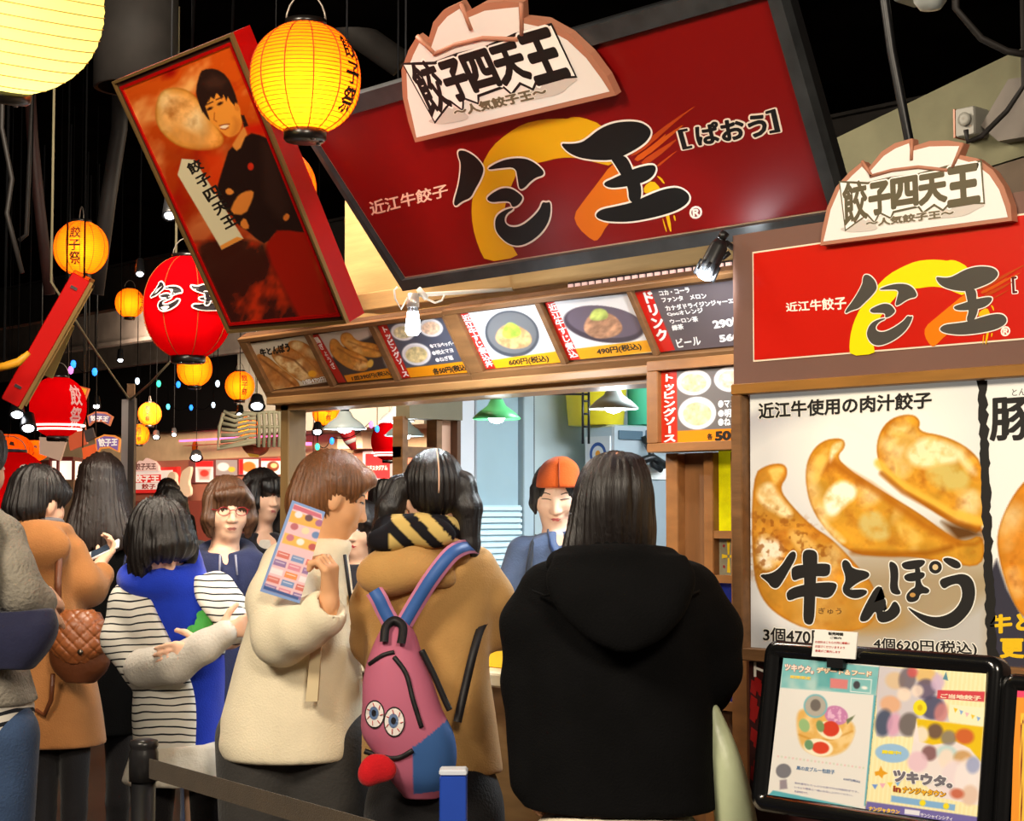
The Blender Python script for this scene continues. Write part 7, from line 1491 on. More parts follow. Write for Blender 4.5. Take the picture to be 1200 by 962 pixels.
# ---- clerk behind the counter
P = Person('shop clerk in an orange cap and blue happi coat behind the counter', 648, 6.15); A = P.at
hc = A(651, 578); 
def bd(v):
    P.head(v, hc, rot(181, 22)); v.cone(hc + [0, .02, -.06], A(654, 632), .048, .052, .03); v.loft(P.rows([(626, 638, 672, .06), (640, 622, 686, .07), (700, 620, 688, .08), (790, 622, 688, .09)]), .03); v.chain([A(618, 654), A(604, 700, -.02), A(608, 735, -.1), A(628, 760, -.22)], [.034, .034, .03, .026], .02); v.chain([A(690, 654), A(702, 700, -.02), A(698, 735, -.1), A(680, 760, -.22)], [.034, .034, .03, .026], .02)
    P.hand(v, A(628, 760, -.22), (.4, -1, -.2), (0, 0, -1), 1, 30); P.hand(v, A(680, 760, -.22), (-.4, -1, -.2), (0, 0, -1), -1, 30)
    for q in (-1, 1): v.chain([(q * .08, 0, .85), (q * .08, 0, .45), (q * .08, 0, .08)], [.05, .036, .026], .02)
P.body(bd, (-.32, -.42, .02), (.32, .25, 1.64), SKINP, .007, ([(hc[0] - .09, hc[0] + .09, .0042)], [(hc[1] - .14, hc[1] - .01, .0042)], [(hc[2] - .13, hc[2] + .06, .0042)])); P.face(.25, lip=(206, 96, 92), lipw=.8)
P.cloth('hair', BHAIR, lambda v: (v.ell(P.H(0, -.016, .02), (.083, .101, .09), P.hR, .01), v.ell(P.H(0, -.05, -.05), (.07, .06, .06), P.hR, .03), *[v.chain([P.H(q * .073, .03, .03), P.H(q * .077, .045, -.02), P.H(q * .07, .04, -.06)], [.018, .015, .006], .015) for q in (-1, 1)], v.ell(P.H(0, .125, -.01), (.066, .075, .105), P.hR, .01, 's')), hc - .2, hc + .2, .005, strands=(hc, 30, .0006))
def cap(v):
    v.loft(P.rows([(572, 626, 680, .102, -.014), (561, 628, 679, .102, -.008), (548, 633, 678, .094), (540, 640, 672, .08), (535, 650, 664, .05)]), .012, 2.3); 
P.cloth('cap', FAB('orange_cap', (204, 84, 24), .06, .2, 200), cap, hc - .2, hc + .24, .006); m = MB(); m.tube([A(x, y, dd) for x, y, dd in ((655, 571, -.122), (655, 558, -.114), (655, 546, -.1), (655, 538, -.07))], .003, 6); m.build('cap_seam', M('cap_seam', (150, 56, 14), .7), P.root, local=True)
HAP = FAB('indigo_happi', (80, 94, 124), .12, .3, 140)
P.cloth('happi_coat', HAP, lambda v: (v.loft(P.rows([(622, 640, 672, .07), (634, 614, 694, .10), (660, 604, 704, .115), (720, 604, 704, .12), (800, 608, 700, .13)]), .03), v.chain([A(614, 648), A(600, 700, -.02), A(606, 735, -.1), A(620, 752, -.17)], [.062, .07, .074, .07], .03), v.chain([A(694, 648), A(706, 700, -.02), A(700, 735, -.1), A(688, 752, -.17)], [.062, .07, .074, .07], .03), v.ell(A(657, 630, -.115), (.026, .06, .05), None, .015, 's')), (-.32, -.35, .72), (.32, .25, 1.44), .008, (.005, (10, 10, 8), 17))
m = MB()
for pts in ([A(642, 622, -.05), A(645, 640, -.115), A(657, 668, -.128), A(668, 700, -.13)], [A(673, 622, -.05), A(668, 640, -.115), A(655, 672, -.13), A(645, 700, -.13)]): m.tube(pts, [.010, .014, .014, .012], 8, flat=.4)
m.build('collar', FAB('indigo_dark', (40, 56, 92)), P.root, local=True); m = MB(); m.tube([A(628, 632, .0), A(624, 640, -.075), A(619, 668, -.128), A(615, 705, -.14)], [.02, .022, .022, .02], 8, flat=.4); m.build('apron_strap', FAB('strap_black', (34, 36, 44)), P.root, local=True); P.legs(0, 0, .85, FAB('black_tights', (24, 22, 24)), .085, name='trousers', foot=180)
# ---- person in the camel coat with a phone
P = Person('person with short black hair in a camel coat looking at a phone', 62, 6.0); A = P.at
hc = A(46, 589)
def bd(v):
    P.head(v, hc, rot(38, 16)); v.cone(hc + [0, -.01, -.06], A(46, 632), .054, .06, .03); v.loft(P.rows([(626, 30, 66, .06), (640, 8, 90, .08), (700, 12, 88, .1), (780, 20, 92, .1), (850, 30, 98, .09)]), .03); v.chain([A(82, 650), A(96, 682, .0), A(104, 688, .05), A(116, 668, .12)], [.036, .034, .03, .026], .02); v.chain([A(10, 645), A(4, 710), A(20, 760, .1)], [.045, .038, .027], .02)
    P.hand(v, A(113, 666, .13), (.35, .2, .5), (-.3, -.2, .8), -1, 40, .95); P.hand(v, A(20, 760, .1), (0, .4, -1), (1, 0, 0), 1, 25)
    for q in (-1, 1): v.chain([(.035 + q * .052, 0, .72), (.035 + q * .052, 0, .45), (.035 + q * .052, 0, .08)], [.05, .036, .026], .02)
P.body(bd, (-.32, -.25, .02), (.36, .4, 1.62), SKINP, .006); P.face(.8)
P.cloth('hair', BHAIR, lambda v: (v.ell(P.H(0, -.014, .034), (.09, .108, .096), P.hR, .01), v.ell(P.H(0, -.05, -.035), (.082, .07, .07), P.hR, .03), v.ell(P.H(0, .076, .056), (.062, .022, .036), P.hR, .02), v.ell(P.H(0, .13, -.04), (.07, .075, .085), P.hR, .012, 's'), v.ell(P.H(.085, .01, -.035), (.03, .03, .045), P.hR, .01, 's')), hc - .2, hc + .2, .005, strands=(hc, 34, .002))
CAM = FAB('camel', (160, 106, 58), .08, .25, 200)
P.cloth('coat', CAM, lambda v: (v.loft(P.rows([(618, 22, 66, .07), (630, 4, 86, .105), (650, -2, 94, .125), (700, 2, 96, .135), (780, 4, 108, .14), (830, 6, 118, .145), (872, 8, 124, .15)]), .03, 2.4), v.chain([A(82, 648), A(96, 682, .0), A(104, 690, .04), A(118, 674, .1)], [.06, .062, .058, .046], .03), v.chain([A(8, 648), A(2, 710), A(18, 750, .08)], [.06, .058, .05], .03), v.tor(A(45, 622, -.01), .09, .03, .03, .95, -.1), v.ell(A(48, 640, -.12), (.1, .05, .075), None, .04)), (-.34, -.28, .62), (.36, .36, 1.46), .008, (.006, (8, 8, 5), 31))
P.cloth('scarf_collar', FAB('grey_collar', (110, 108, 112)), lambda v: v.tor(A(48, 612, -.0), .066, .014, .01, .95, -.1), (-.2, -.2, 1.3), (.15, .15, 1.5), .006); P.legs(.035, 0, .72, FAB('black_tights', (24, 22, 24)), .055, sep=.052)
t = thing('smartphone', 'white smartphone held by the person in the camel coat', 'phone', P.q + np.linalg.inv(P.Ri) @ A(120, 645, .16)); ph = dep(121, 645, 6.16); u = (dep(136, 638, 6.16) - dep(106, 652, 6.16)); u /= np.linalg.norm(u); vv = np.cross(-FWD * .4 + np.array([0, 0, .9]), u); vv /= np.linalg.norm(vv); FH = Frame(ph, u, -vv if vv[2] < 0 else vv)
m = MB(); m.box(FH, -.062, .062, -.031, .031, -.004, .004, bev=.004); m.build('phone_body', M('phone_white', (232, 232, 234), .3), t); m = MB(); m.box(FH, -.045, .045, -.027, .027, .004, .0048); m.build('phone_screen', GLOW('phone_glow', (44, 56, 70), .4), t)
# brown quilted bag at the hip
q0 = P.q + np.linalg.inv(P.Ri) @ A(92, 800, -.2); t = thing('handbag', 'brown quilted shoulder bag on the camel coat', 'bag', q0, rotz=TH); off2 = A(92, 800, -.2)
v = Vol((-.15, -.12, -.05), (.15, .14, .3), .005); v.loft([(z - off2[2], x - off2[0], 0, r, ry) for z, x, _, r, ry in P.rows([(800, 78, 112, .045, -.2), (785, 64, 124, .065, -.2), (760, 58, 128, .07, -.2), (735, 62, 124, .06, -.2), (718, 70, 116, .04, -.2)])], .02, 2.4); solid('pouch', v, M('leather_brown', (96, 52, 28), .4, var=.15, bump=.2), t, fold=(.004, (24, 24, 20), 3))
v = Vol((-.15, -.14, -.0), (.15, .1, .3), .004); v.loft([(z - off2[2], x - off2[0], -.018, r, ry) for z, x, _, r, ry in P.rows([(776, 76, 112, .055, -.2), (765, 64, 124, .068, -.2), (745, 60, 126, .068, -.2), (722, 68, 118, .05, -.2), (714, 76, 110, .03, -.2)])], .015, 2.6)
V_ = v.mesh; 
sl, X, Y, Z = v.win((-.2, -.2, -.1), (.2, .2, .4)); v.f[sl] += (.0035 * np.exp(-(np.abs(np.sin((X + Z) * 70)) / .22) ** 2) + .0035 * np.exp(-(np.abs(np.sin((X - Z) * 70)) / .22) ** 2)) * (Y < .05); solid('quilted_flap', v, M('leather_tan', (132, 74, 38), .38, var=.1), t, relax=1)
m = MB(); m.tube([A(68, 716, -.19) - off2, A(68, 680, -.16) - off2, A(70, 640, -.13) - off2, A(74, 625, -.06) - off2], .012, 8, flat=.4); m.build('strap', M('leather_brown', (0, 0, 0)), t, local=True); m = MB(); m.tube([A(62, 790, -.2) - off2, A(60, 820, -.18) - off2, A(52, 838, -.17) - off2, A(42, 832, -.16) - off2], .008, 8); m.build('strap_tail', M('leather_brown', (0, 0, 0)), t, local=True); m = MB(); m.lathe(A(94, 764, -.285) - off2, [(0, -.01), (.009, -.008), (.009, .004), (0, .006)], 12, axis=(0, -1, 0)); m.build('stud', M('brass_dark', (70, 60, 50), .3, metal=.7), t, local=True)
# ---- long-haired woman in black
P = Person('long dark-haired woman in black seen from behind, beside the grey post', 118, 7.0); A = P.at
hc = A(119, 568)
def bd(v):
    P.head(v, hc, rot(-4, 2)); v.cone(hc + [0, -.01, -.06], A(118, 625), .052, .056, .03); v.loft(P.rows([(618, 102, 134, .06), (632, 82, 156, .08), (700, 86, 152, .1), (780, 88, 150, .1)]), .03); v.chain([A(84, 640), A(78, 710), A(86, 770, .05)], [.042, .036, .026], .02); v.chain([A(154, 640), A(160, 710), A(152, 770, .05)], [.042, .036, .026], .02); P.hand(v, A(86, 770, .05), (0, .2, -1), (1, 0, 0), 1, 20); P.hand(v, A(152, 770, .05), (0, .2, -1), (-1, 0, 0), -1, 20)
    for q in (-1, 1): v.chain([(q * .08, 0, .85), (q * .08, 0, .45), (q * .08, 0, .08)], [.05, .036, .026], .02)
P.body(bd, (-.3, -.25, .02), (.3, .3, 1.75), SKINP); P.face(.9)
P.cloth('hair', HAIR('umber', (36, 25, 21)), lambda v: (v.loft(P.rows([(530, 112, 128, .03), (540, 99, 139, .085), (560, 92, 146, .11), (585, 87, 151, .115, -.01), (606, 80, 155, .10, -.04), (628, 76, 156, .06, -.09), (646, 82, 148, .03, -.12)]), .01, 2.1), v.ell(P.H(0, .125, -.04), (.06, .075, .085), P.hR, .01, 's')), (-.26, -.28, 1.2), (.26, .26, 1.76), .007, strands=(hc, 40, .0018))
P.cloth('coat', BLK, lambda v: (v.loft(P.rows([(604, 98, 138, .08), (616, 82, 156, .11), (645, 70, 166, .13), (740, 72, 164, .14), (860, 72, 164, .16)]), .03), v.chain([A(82, 645), A(76, 710), A(84, 765, .05)], [.06, .058, .05], .03), v.chain([A(156, 645), A(162, 710), A(154, 765, .05)], [.06, .058, .05], .03)), (-.34, -.3, .55), (.34, .3, 1.5), .01, (.005, (9, 9, 6), 8)); m = MB(); m.tube([A(152, 612, -.02), A(150, 640, -.13), A(140, 690, -.15), A(128, 740, -.15)], .012, 8, flat=.4); m.build('bag_strap', NAVY, P.root, local=True); P.legs(0, 0, .6, FAB('black_tights', (24, 22, 24)), .062)
# ---- person in grey sweater cut by the left edge
P = Person('person in a grey knit sweater and jeans cut off by the left edge', -32, 4.3); A = P.at
hc = A(-38, 545)
def bd(v):
    P.head(v, hc, rot(30, 6)); v.cone(hc + [0, -.01, -.06], A(-36, 600), .054, .06, .03); v.loft(P.rows([(598, -60, -10, .06), (614, -100, 10, .09), (700, -90, 16, .11), (800, -90, 20, .11), (860, -94, 22, .12)]), .03); v.chain([A(4, 630), A(24, 694, -.04), A(42, 706, -.02)], [.045, .038, .027], .02); v.chain([A(-100, 630), A(-112, 740), A(-96, 820, .1)], [.045, .038, .027], .02); P.hand(v, A(46, 706, .0), (.2, 1, .1), (-.6, 0, -.5), -1, 45); P.hand(v, A(-96, 820, .1), (0, .3, -1), (1, 0, 0), 1, 20)
    for q in (-1, 1): v.chain([(q * .08, 0, .9), (q * .08, 0, .48), (q * .08, 0, .08)], [.05, .036, .026], .02)
P.body(bd, (-.34, -.25, .02), (.34, .35, 1.72), SKINP); P.face(.9); P.cloth('hair', BHAIR, lambda v: (v.ell(P.H(0, -.014, .034), (.09, .108, .096), P.hR, .01), v.ell(P.H(0, -.05, -.05), (.082, .07, .08), P.hR, .03), v.ell(P.H(0, .13, -.04), (.065, .075, .085), P.hR, .012, 's')), hc - .22, hc + .22, .008, strands=(hc, 34, .002))
P.cloth('sweater', FAB('grey_knit', (134, 128, 116), .16, .6, 110), lambda v: (v.loft(P.rows([(592, -66, -6, .08), (604, -96, 6, .11), (630, -104, 14, .13), (700, -98, 18, .14), (770, -98, 26, .145), (824, -100, 42, .15)]), .03, 2.4), v.chain([A(0, 632, -.03), A(12, 670, -.08), A(26, 696, -.09), A(46, 706, -.06)], [.062, .058, .052, .046], .03), v.chain([A(-98, 636), A(-112, 740), A(-98, 810, .08)], [.062, .058, .048], .03)), (-.36, -.3, .9), (.3, .25, 1.52), .008, (.005, (10, 10, 8), 12))
def st2(V): k = np.mod(V[:, 2] - .35 * V[:, 0], .026) < .010; return np.where(k[:, None], (36, 36, 42), (222, 218, 208))
P.cloth('striped_shirt', STRIPE('cloth_shirt_stripe', .026, .38, -.35), lambda v: v.loft(P.rows([(818, -96, 36, .14), (850, -98, 36, .145), (872, -98, 30, .145)]), .01, 2.4), (-.34, -.28, .82), (.26, .25, 1.05), .007)
def jn(v):
    for q in (-1, 1): v.chain([(q * .075, 0, .92), (q * .085, 0, .48), (q * .085, 0, .08)], [.095, .07, .055], .015)
P.cloth('jeans', FAB('denim', (52, 72, 104), .2, .3, 160), jn, (-.3, -.2, .04), (.3, .2, 1.04), .009, (.005, (14, 14, 6), 3))
q0 = P.q + np.linalg.inv(P.Ri) @ A(10, 785, -.12); t = thing('shoulder_bag', 'dark navy bag tucked under the grey sweater arm at the left edge', 'bag', q0, rotz=TH); off2 = A(10, 785, -.12)
v = Vol((-.2, -.22, -.05), (.2, .14, .25), .006); v.loft([(z - off2[2], x - off2[0], 0, r, ry) for z, x, _, r, ry in P.rows([(786, -20, 34, .05, -.16), (760, -30, 52, .065, -.16), (735, -34, 60, .06, -.16), (716, -30, 56, .03, -.16)])], .02, 2.5); solid('pouch', v, FAB('navy_bag', (34, 36, 62), .12, .2), t, fold=(.005, (20, 20, 14), 3)); m = MB(); m.tube([A(-24, 722, -.16) - off2, A(-18, 660, -.2) - off2, A(-12, 612, -.14) - off2, A(-10, 596, -.02) - off2], .012, 8, flat=.4); m.build('strap', MATS['cloth_navy_bag'], t, local=True)
# ---- heads further back in the crowd
def far_person(label, px, top, depth, yaw, hairm, coatm, longh=False, pitch=3):
    global P, A
    P = Person(label, px, depth); A = P.at; k = FPX / depth; hc = A(px, top + .118 * k); cz = hc[2]
    def bd(v):
        P.head(v, hc, rot(yaw, pitch)); v.cone(hc + [0, -.0, -.06], (hc[0], 0, cz - .19), .052, .056, .03); v.loft([(cz - .16, hc[0], 0, .06, .055), (cz - .21, hc[0], 0, .16, .08), (cz - .45, hc[0], 0, .14, .09), (cz - .7, hc[0], 0, .15, .1)], .03)
        for q in (-1, 1):
            v.chain([(q * .17, 0, cz - .22), (q * .21, 0, cz - .48), (q * .19, -.03, cz - .7)], [.042, .036, .026], .02); P.hand(v, (q * .19, -.03, cz - .7), (0, -.1, -1), (-q, 0, 0), q, 20); v.chain([(q * .08, 0, cz - .7), (q * .08, 0, .45), (q * .08, 0, .08)], [.05, .036, .026], .02)
    P.body(bd, (-.3, -.22, .02), (.3, .22, cz + .16), SKINP, .009 if depth > 9 else .006); P.face(.9, lip=(196, 50, 60))
    P.cloth('hair', hairm, lambda v: (bob(v, -.12, .09), v.loft([(cz - .24, hc[0], hc[1] + .03, .08, .05), (cz, hc[0], hc[1] + .03, .085, .07)], .03) if longh else None), hc - [.22, .22, .28], hc + .22, .008, strands=(hc, 34, .002))
    P.cloth('coat', coatm, lambda v: (v.loft([(cz - .145, hc[0], 0, .07, .08), (cz - .19, hc[0], 0, .17, .11), (cz - .26, hc[0], 0, .2, .13), (cz - .5, hc[0], 0, .19, .14), (cz - .9, hc[0], 0, .21, .16)], .03), *[v.chain([(q * .18, 0, cz - .24), (q * .22, 0, cz - .48), (q * .195, -.03, cz - .69)], [.06, .055, .045], .03) for q in (-1, 1)]), (-.34, -.26, cz - .95), (.34, .26, cz - .08), .011, (.005, (9, 9, 6), 8)); P.legs(0, 0, cz - .8, FAB('black_tights', (24, 22, 24)), .07, name='trousers', foot=yaw)
far_person('dark-haired woman with red lips half hidden behind the cream coat woman', 424, 590, 7.6, 205, BHAIR, FAB('dark_jacket', (40, 38, 44)), True); far_person('black-haired passer-by behind the bowed girl, nearer of two', 199, 573, 10.2, 20, BHAIR, FAB('grey_jacket', (70, 74, 78))); far_person('black-haired passer-by furthest off, under the white notice board', 197, 562, 15.5, 10, BHAIR, BLK); far_person('dark-haired person far off behind the pigtailed girl left side', 452, 564, 10.0, 20, BHAIR, BLK)
# ================================================================== easel boards and the queue barrier
EFm = tiltframe(899.7, 931, 2.82, 0)
def fit_easel():
    best = None
    cs = [(899.7, 931), (1147, 968), (1156, 789.4), (918, 771)]
    for tl in np.linspace(-50, 0, 51):
        f = tiltframe(899.7, 931, 2.82, tl); q = [np.array(f.px(*c)) for c in cs]; e = (q[1][1]) ** 2 + (q[3][0]) ** 2 + (q[2][1] - q[3][1]) ** 2 + (q[2][0] - q[1][0]) ** 2
        if best is None or e < best[0]: best = (e, tl, q)
    return best
_, tl, Q = fit_easel(); EB = tiltframe(899.7, 931, 2.82, tl); W_ = (Q[1][0] + Q[2][0]) / 2; H_ = (Q[2][1] + Q[3][1]) / 2
def rrect(a0, a1, b0, b1, r, n=6):
    out = []
    for cx, cy, s0 in ((a1 - r, b1 - r, 0), (a0 + r, b1 - r, 90), (a0 + r, b0 + r, 180), (a1 - r, b0 + r, 270)):
        out += [(cx + r * math.cos(math.radians(s0 + 90 * k / n)), cy + r * math.sin(math.radians(s0 + 90 * k / n))) for k in range(n + 1)]
    return out
def snap_frame(t, a0, a1, b0, b1, w):
    m = MB(); o = rrect(a0 - w, a1 + w, b0 - w, b1 + w, w * .9); i = [(min(max(x, a0), a1), min(max(y, b0), b1)) for x, y in o]; n = len(o); md = [((x0 * .45 + x1 * .55), (y0 * .45 + y1 * .55)) for (x0, y0), (x1, y1) in zip(o, i)]
    vs = [EB.at(x, y, -.02) for x, y in o] + [EB.at(x, y, .010) for x, y in o] + [EB.at(x, y, .018) for x, y in md] + [EB.at(x, y, .003) for x, y in i]
    fs = [(r * n + k, r * n + (k + 1) % n, (r + 1) * n + (k + 1) % n, (r + 1) * n + k) for r in range(3) for k in range(n)]; m.add(vs, fs, (20, 20, 20), True); m.build('snap_frame', M('frame_gloss_black', (16, 16, 17), .18, spec=.7), t)
    m = MB(); m.prism(EB, o, -.024, -.0199); m.build('back_panel', BLACK, t)
def easel_legs(t, a0, a1, b0):
    zf = EB.at(0, b0)[2]; dn = np.array([0, 0, -1.0])
    for a in (a0 + .03, a1 - .03):
        p = EB.at(a, b0 - .02, -.012); L = p[2] / EB.v[2]; m = MB(); m.tube([p, np.array([p[0], p[1] - EB.v[1] * L, .005])], .012, 8); m.build('front_leg', BLACK, t)
    p = EB.at((a0 + a1) / 2, b0 + .2, -.03); m = MB(); m.tube([p, np.array([p[0], p[1] + .35, .005])], .012, 8); m.build('rear_leg', BLACK, t)
def ep(x, y): return EB.px(x, y)
t = thing('easel_board', 'black framed easel board with a food picture and an event poster', 'easel sign', np.array([EB.at(W_ / 2, 0)[0], EB.at(W_ / 2, 0)[1], 0]))
snap_frame(t, 0, W_, 0, H_, .034); easel_legs(t, 0, W_, -.05)
def ze(p): return [(900 + x / 5.063, 770 + y / 5.063) for x, y in p]
def zf_(p): return [(1010 + x / 5.063, 770 + y / 5.063) for x, y in p]
def left_print(p):
    p.I[:] = (226, 224, 220); p.poly(ze([(90, 0), (660, 60), (640, 225), (75, 180)]), (120, 186, 190), 1.5); n = vnoise(p.X, p.Y, 26, 5, 3); tm, _ = p.mask(ze([(90, 0), (660, 60), (640, 225), (75, 180)])); p.mix(tm * np.clip((n - .5) * 4, 0, 1) * .7, (196, 216, 210)); p.poly(ze([(290, 10), (400, 20), (380, 190), (290, 180)]), (60, 150, 156), 6, .6)
    p.poly(ze([(370, 125), (475, 135), (470, 190), (368, 182)]), (214, 130, 130), 1.5); p.poly(ze([(492, 122), (618, 132), (610, 216), (486, 206)]), (220, 232, 230), 1); p.poly(ze([(496, 127), (612, 137), (605, 210), (492, 201)]), (130, 190, 192), 1); p.ell(*ze([(526, 165)])[0], 4, 4.6, (70, 70, 76)); p.ell(*ze([(572, 182)])[0], 3.6, 2, (236, 236, 230), 8)
    p.poly(ze([(30, 790), (560, 900), (545, 962), (0, 940), (0, 820)]), (90, 170, 184), 1.5); p.poly(ze([(628, 225), (645, 228), (590, 890), (570, 880)]), (96, 172, 186), 1)
    p.poly(smooth_poly(ze([(165, 330), (220, 300), (420, 340), (525, 400), (500, 500), (450, 565), (340, 595), (240, 570), (180, 510)])), (222, 176, 96), 4); p.mix(p.mask(smooth_poly(ze([(165, 330), (220, 300), (420, 340), (525, 400), (500, 500), (450, 565), (340, 595), (240, 570), (180, 510)])))[0] * np.clip((vnoise(p.X, p.Y, 12, 8, 3) - .45) * 4, 0, 1) * .7, (240, 214, 160))
    p.line(ze([(185, 460), (260, 490), (380, 490), (500, 440)]), 2, (190, 130, 40), .6, 2); p.ell(*ze([(215, 405)])[0], 6, 8, (150, 186, 130), -20); p.ell(*ze([(405, 345)])[0], 14, 11, (196, 130, 176), 20); p.mix(p.mask([tuple(q) for q in smooth_poly(ze([(340, 350), (370, 300), (440, 300), (470, 370), (440, 400), (380, 390)]))])[0] * np.clip((vnoise(p.X, p.Y, 4, 3, 2) - .5) * 5, 0, 1), (226, 180, 210)); p.poly(ze([(465, 370), (515, 345), (500, 370), (470, 398)]), (110, 120, 90), 1.5)
    p.ell(*ze([(365, 435)])[0], 15, 10, (240, 228, 196), 20); p.ell(*ze([(372, 425)])[0], 10, 9, (206, 66, 44), 10); p.ell(*ze([(310, 410)])[0], 4.5, 7, (120, 150, 96), -15); p.ell(*ze([(300, 535)])[0], 17, 10, (242, 232, 206), 10); p.ell(*ze([(312, 538)])[0], 10, 7, (210, 70, 46), 5); p.ell(*ze([(243, 520)])[0], 5, 6, (110, 150, 110), -20)
    p.ell(*ze([(282, 290)])[0], 14, 14, (120, 180, 190)); p.ell(*ze([(282, 290)])[0], 12, 12, (176, 170, 160)); p.ell(*ze([(282, 285)])[0], 6, 7, (110, 104, 100))
    for i in range(24): p.ell(*ze([(60 + i * 22, 588 + i * 3)])[0], 1.1, 1.1, ((226, 190, 190), (200, 210, 190))[i % 2])
    p.ell(*ze([(92, 675)])[0], 9, 8.5, (120, 120, 128)); p.poly(ze([(70, 730), (110, 725), (115, 780), (70, 785)]), (150, 140, 150), 2)
def right_print(p):
    p.I[:] = (238, 228, 176); st = np.mod(p.X * .95 + p.Y * .1, 5) < 2.2; p.mix(st * .35, (250, 244, 214))
    p.poly(zf_([(90, 50), (450, 90), (520, 385), (310, 360), (300, 470), (85, 470)]), (206, 200, 206), 1.5); n = vnoise(p.X, p.Y, 15, 21, 3)
    for x, y, rx, ry, c in ((200, 140, 12, 10, (220, 190, 150)), (270, 130, 10, 14, (110, 100, 110)), (380, 110, 12, 10, (226, 186, 110)), (380, 190, 12, 12, (96, 84, 110)), (170, 280, 12, 10, (226, 170, 130)), (130, 390, 10, 16, (60, 70, 96)), (190, 400, 8, 14, (216, 160, 190)), (280, 400, 12, 14, (100, 92, 90)), (420, 300, 14, 14, (70, 70, 100)), (470, 330, 8, 12, (200, 130, 130)), (250, 220, 8, 8, (240, 220, 200)), (330, 200, 7, 7, (240, 220, 204)), (300, 90, 6, 6, (206, 90, 90)), (450, 150, 8, 10, (206, 180, 210))): p.ell(*zf_([(x, y)])[0], rx, ry, c, 10, 4, .85)
    p.ell(*zf_([(345, 300)])[0], 8, 9, (236, 220, 40)); p.ell(*zf_([(345, 300)])[0], 3, 3.6, (210, 180, 30)); p.poly(zf_([(480, 130), (500, 85), (512, 140)]), (90, 140, 160), 1)
    p.poly(zf_([(450, 195), (730, 205), (725, 265), (445, 245)]), (206, 70, 80), 1.2); p.poly(zf_([(520, 280), (725, 300), (720, 410), (520, 380)]), (240, 236, 200), 1)
    for k, c in enumerate(((236, 190, 40), (130, 170, 220), (236, 180, 190), (236, 200, 60), (130, 170, 220))): x = 545 + k * 34; y = 300 + k * 13; p.poly(zf_([(x, y), (x + 24, y + 8), (x + 8, y + 30)]), c, 1)
    p.poly(zf_([(325, 365), (720, 415), (690, 880), (440, 830), (280, 650)]), (232, 222, 220), 1.5); p.poly(zf_([(325, 365), (720, 415), (705, 620), (640, 540), (560, 500), (420, 520), (340, 500)]), (226, 190, 30), 2)
    for x, y, rx, ry, c in ((435, 440, 9, 9, (96, 74, 80)), (515, 480, 9, 9, (130, 120, 120)), (610, 470, 11, 9, (196, 86, 56)), (350, 460, 9, 10, (236, 226, 226)), (400, 570, 9, 9, (120, 80, 84)), (505, 570, 12, 9, (176, 210, 214)), (500, 600, 9, 11, (240, 220, 204)), (600, 600, 11, 9, (196, 150, 90)), (550, 720, 16, 22, (230, 214, 220)), (620, 720, 14, 24, (236, 228, 228)), (330, 620, 12, 12, (226, 190, 206)), (660, 640, 8, 10, (150, 160, 200)), (640, 820, 10, 12, (220, 190, 170)), (565, 810, 8, 6, (190, 90, 60))): p.ell(*zf_([(x, y)])[0], rx, ry, c, 8, 4, .85)
    p.ell(*zf_([(180, 570)])[0], 20, 11, (150, 190, 226), 5); p.poly(zf_([(75, 680), (100, 675), (112, 645), (125, 672), (155, 690), (128, 700), (120, 720), (100, 700), (80, 705)]), (226, 160, 40), 1)
    for k, c in enumerate(((110, 150, 220), (230, 170, 190), (236, 210, 90), (120, 170, 220))): p.poly(zf_([(60 + k * 45, 755 - k * 6), (95 + k * 45, 755 - k * 6), (78 + k * 45, 785 - k * 6)]), c, 1)
    p.poly(zf_([(175, 820), (555, 875), (550, 912), (172, 858)]), (130, 176, 220), 1); p.poly(zf_([(30, 855), (700, 950), (690, 1000), (0, 1000)]), (112, 104, 170), 1.5); p.ell(*zf_([(360, 865)])[0], 3.6, 3.6, (240, 216, 40)); p.ell(*zf_([(500, 884)])[0], 3.6, 3.6, (240, 216, 40)); p.poly(zf_([(255, 900), (345, 912), (342, 940), (252, 930)]), (226, 226, 236), 1)
EPM = PM('print_easel', .3, spec=.5)
mx = .47
lp_ = picture(EB, [(918, 771), (1031, 780), (1014.5, 948), (899.7, 931)], 116, 160, left_print, .0035, 'food_print', EPM, t); rp_ = picture(EB, [(1030, 780), (1156, 789.4), (1147, 968), (1013.5, 948)], 130, 180, right_print, .0035, 'event_print', EPM, t)
m = MB()
def et(mb, s, q, col, **k): text(mb, EB, s, EB.pxs(q), .0042, col, **k)
et(m, 'ツキウタ。', ze([(110, 40), (280, 60), (276, 100), (106, 78)]), (236, 226, 214), bold=.05, outline=(190, 110, 100)); et(m, 'デザート＆フード', ze([(300, 62), (622, 86), (620, 118), (298, 92)]), (244, 226, 196), bold=.05, outline=(196, 120, 90)); et(m, '期間限定', ze([(140, 108), (262, 118), (260, 136), (138, 126)]), (240, 210, 90), bold=.04); et(m, '黒の皮ブルー包餃子', ze([(178, 645), (404, 670), (402, 696), (176, 668)]), (96, 130, 170), bold=.03); et(m, '650円(税込)', ze([(456, 716), (554, 732), (552, 748), (454, 732)]), (90, 110, 160), bold=.02)
for k, s in enumerate(('旬の素材とたっぷりの具で作る特製餃子です。', 'いろどり野菜と一緒にお召し上がりください。', '数量限定です。')): et(m, s, ze([(166, 740 + k * 25), (166 + (380, 345, 80)[k], 740 + k * 25 + (55, 50, 12)[k]), (165 + (380, 345, 80)[k], 752 + k * 25 + (55, 50, 12)[k]), (165, 752 + k * 25)]), (120, 120, 170))
m.build('lettering', PRINT, lp_)
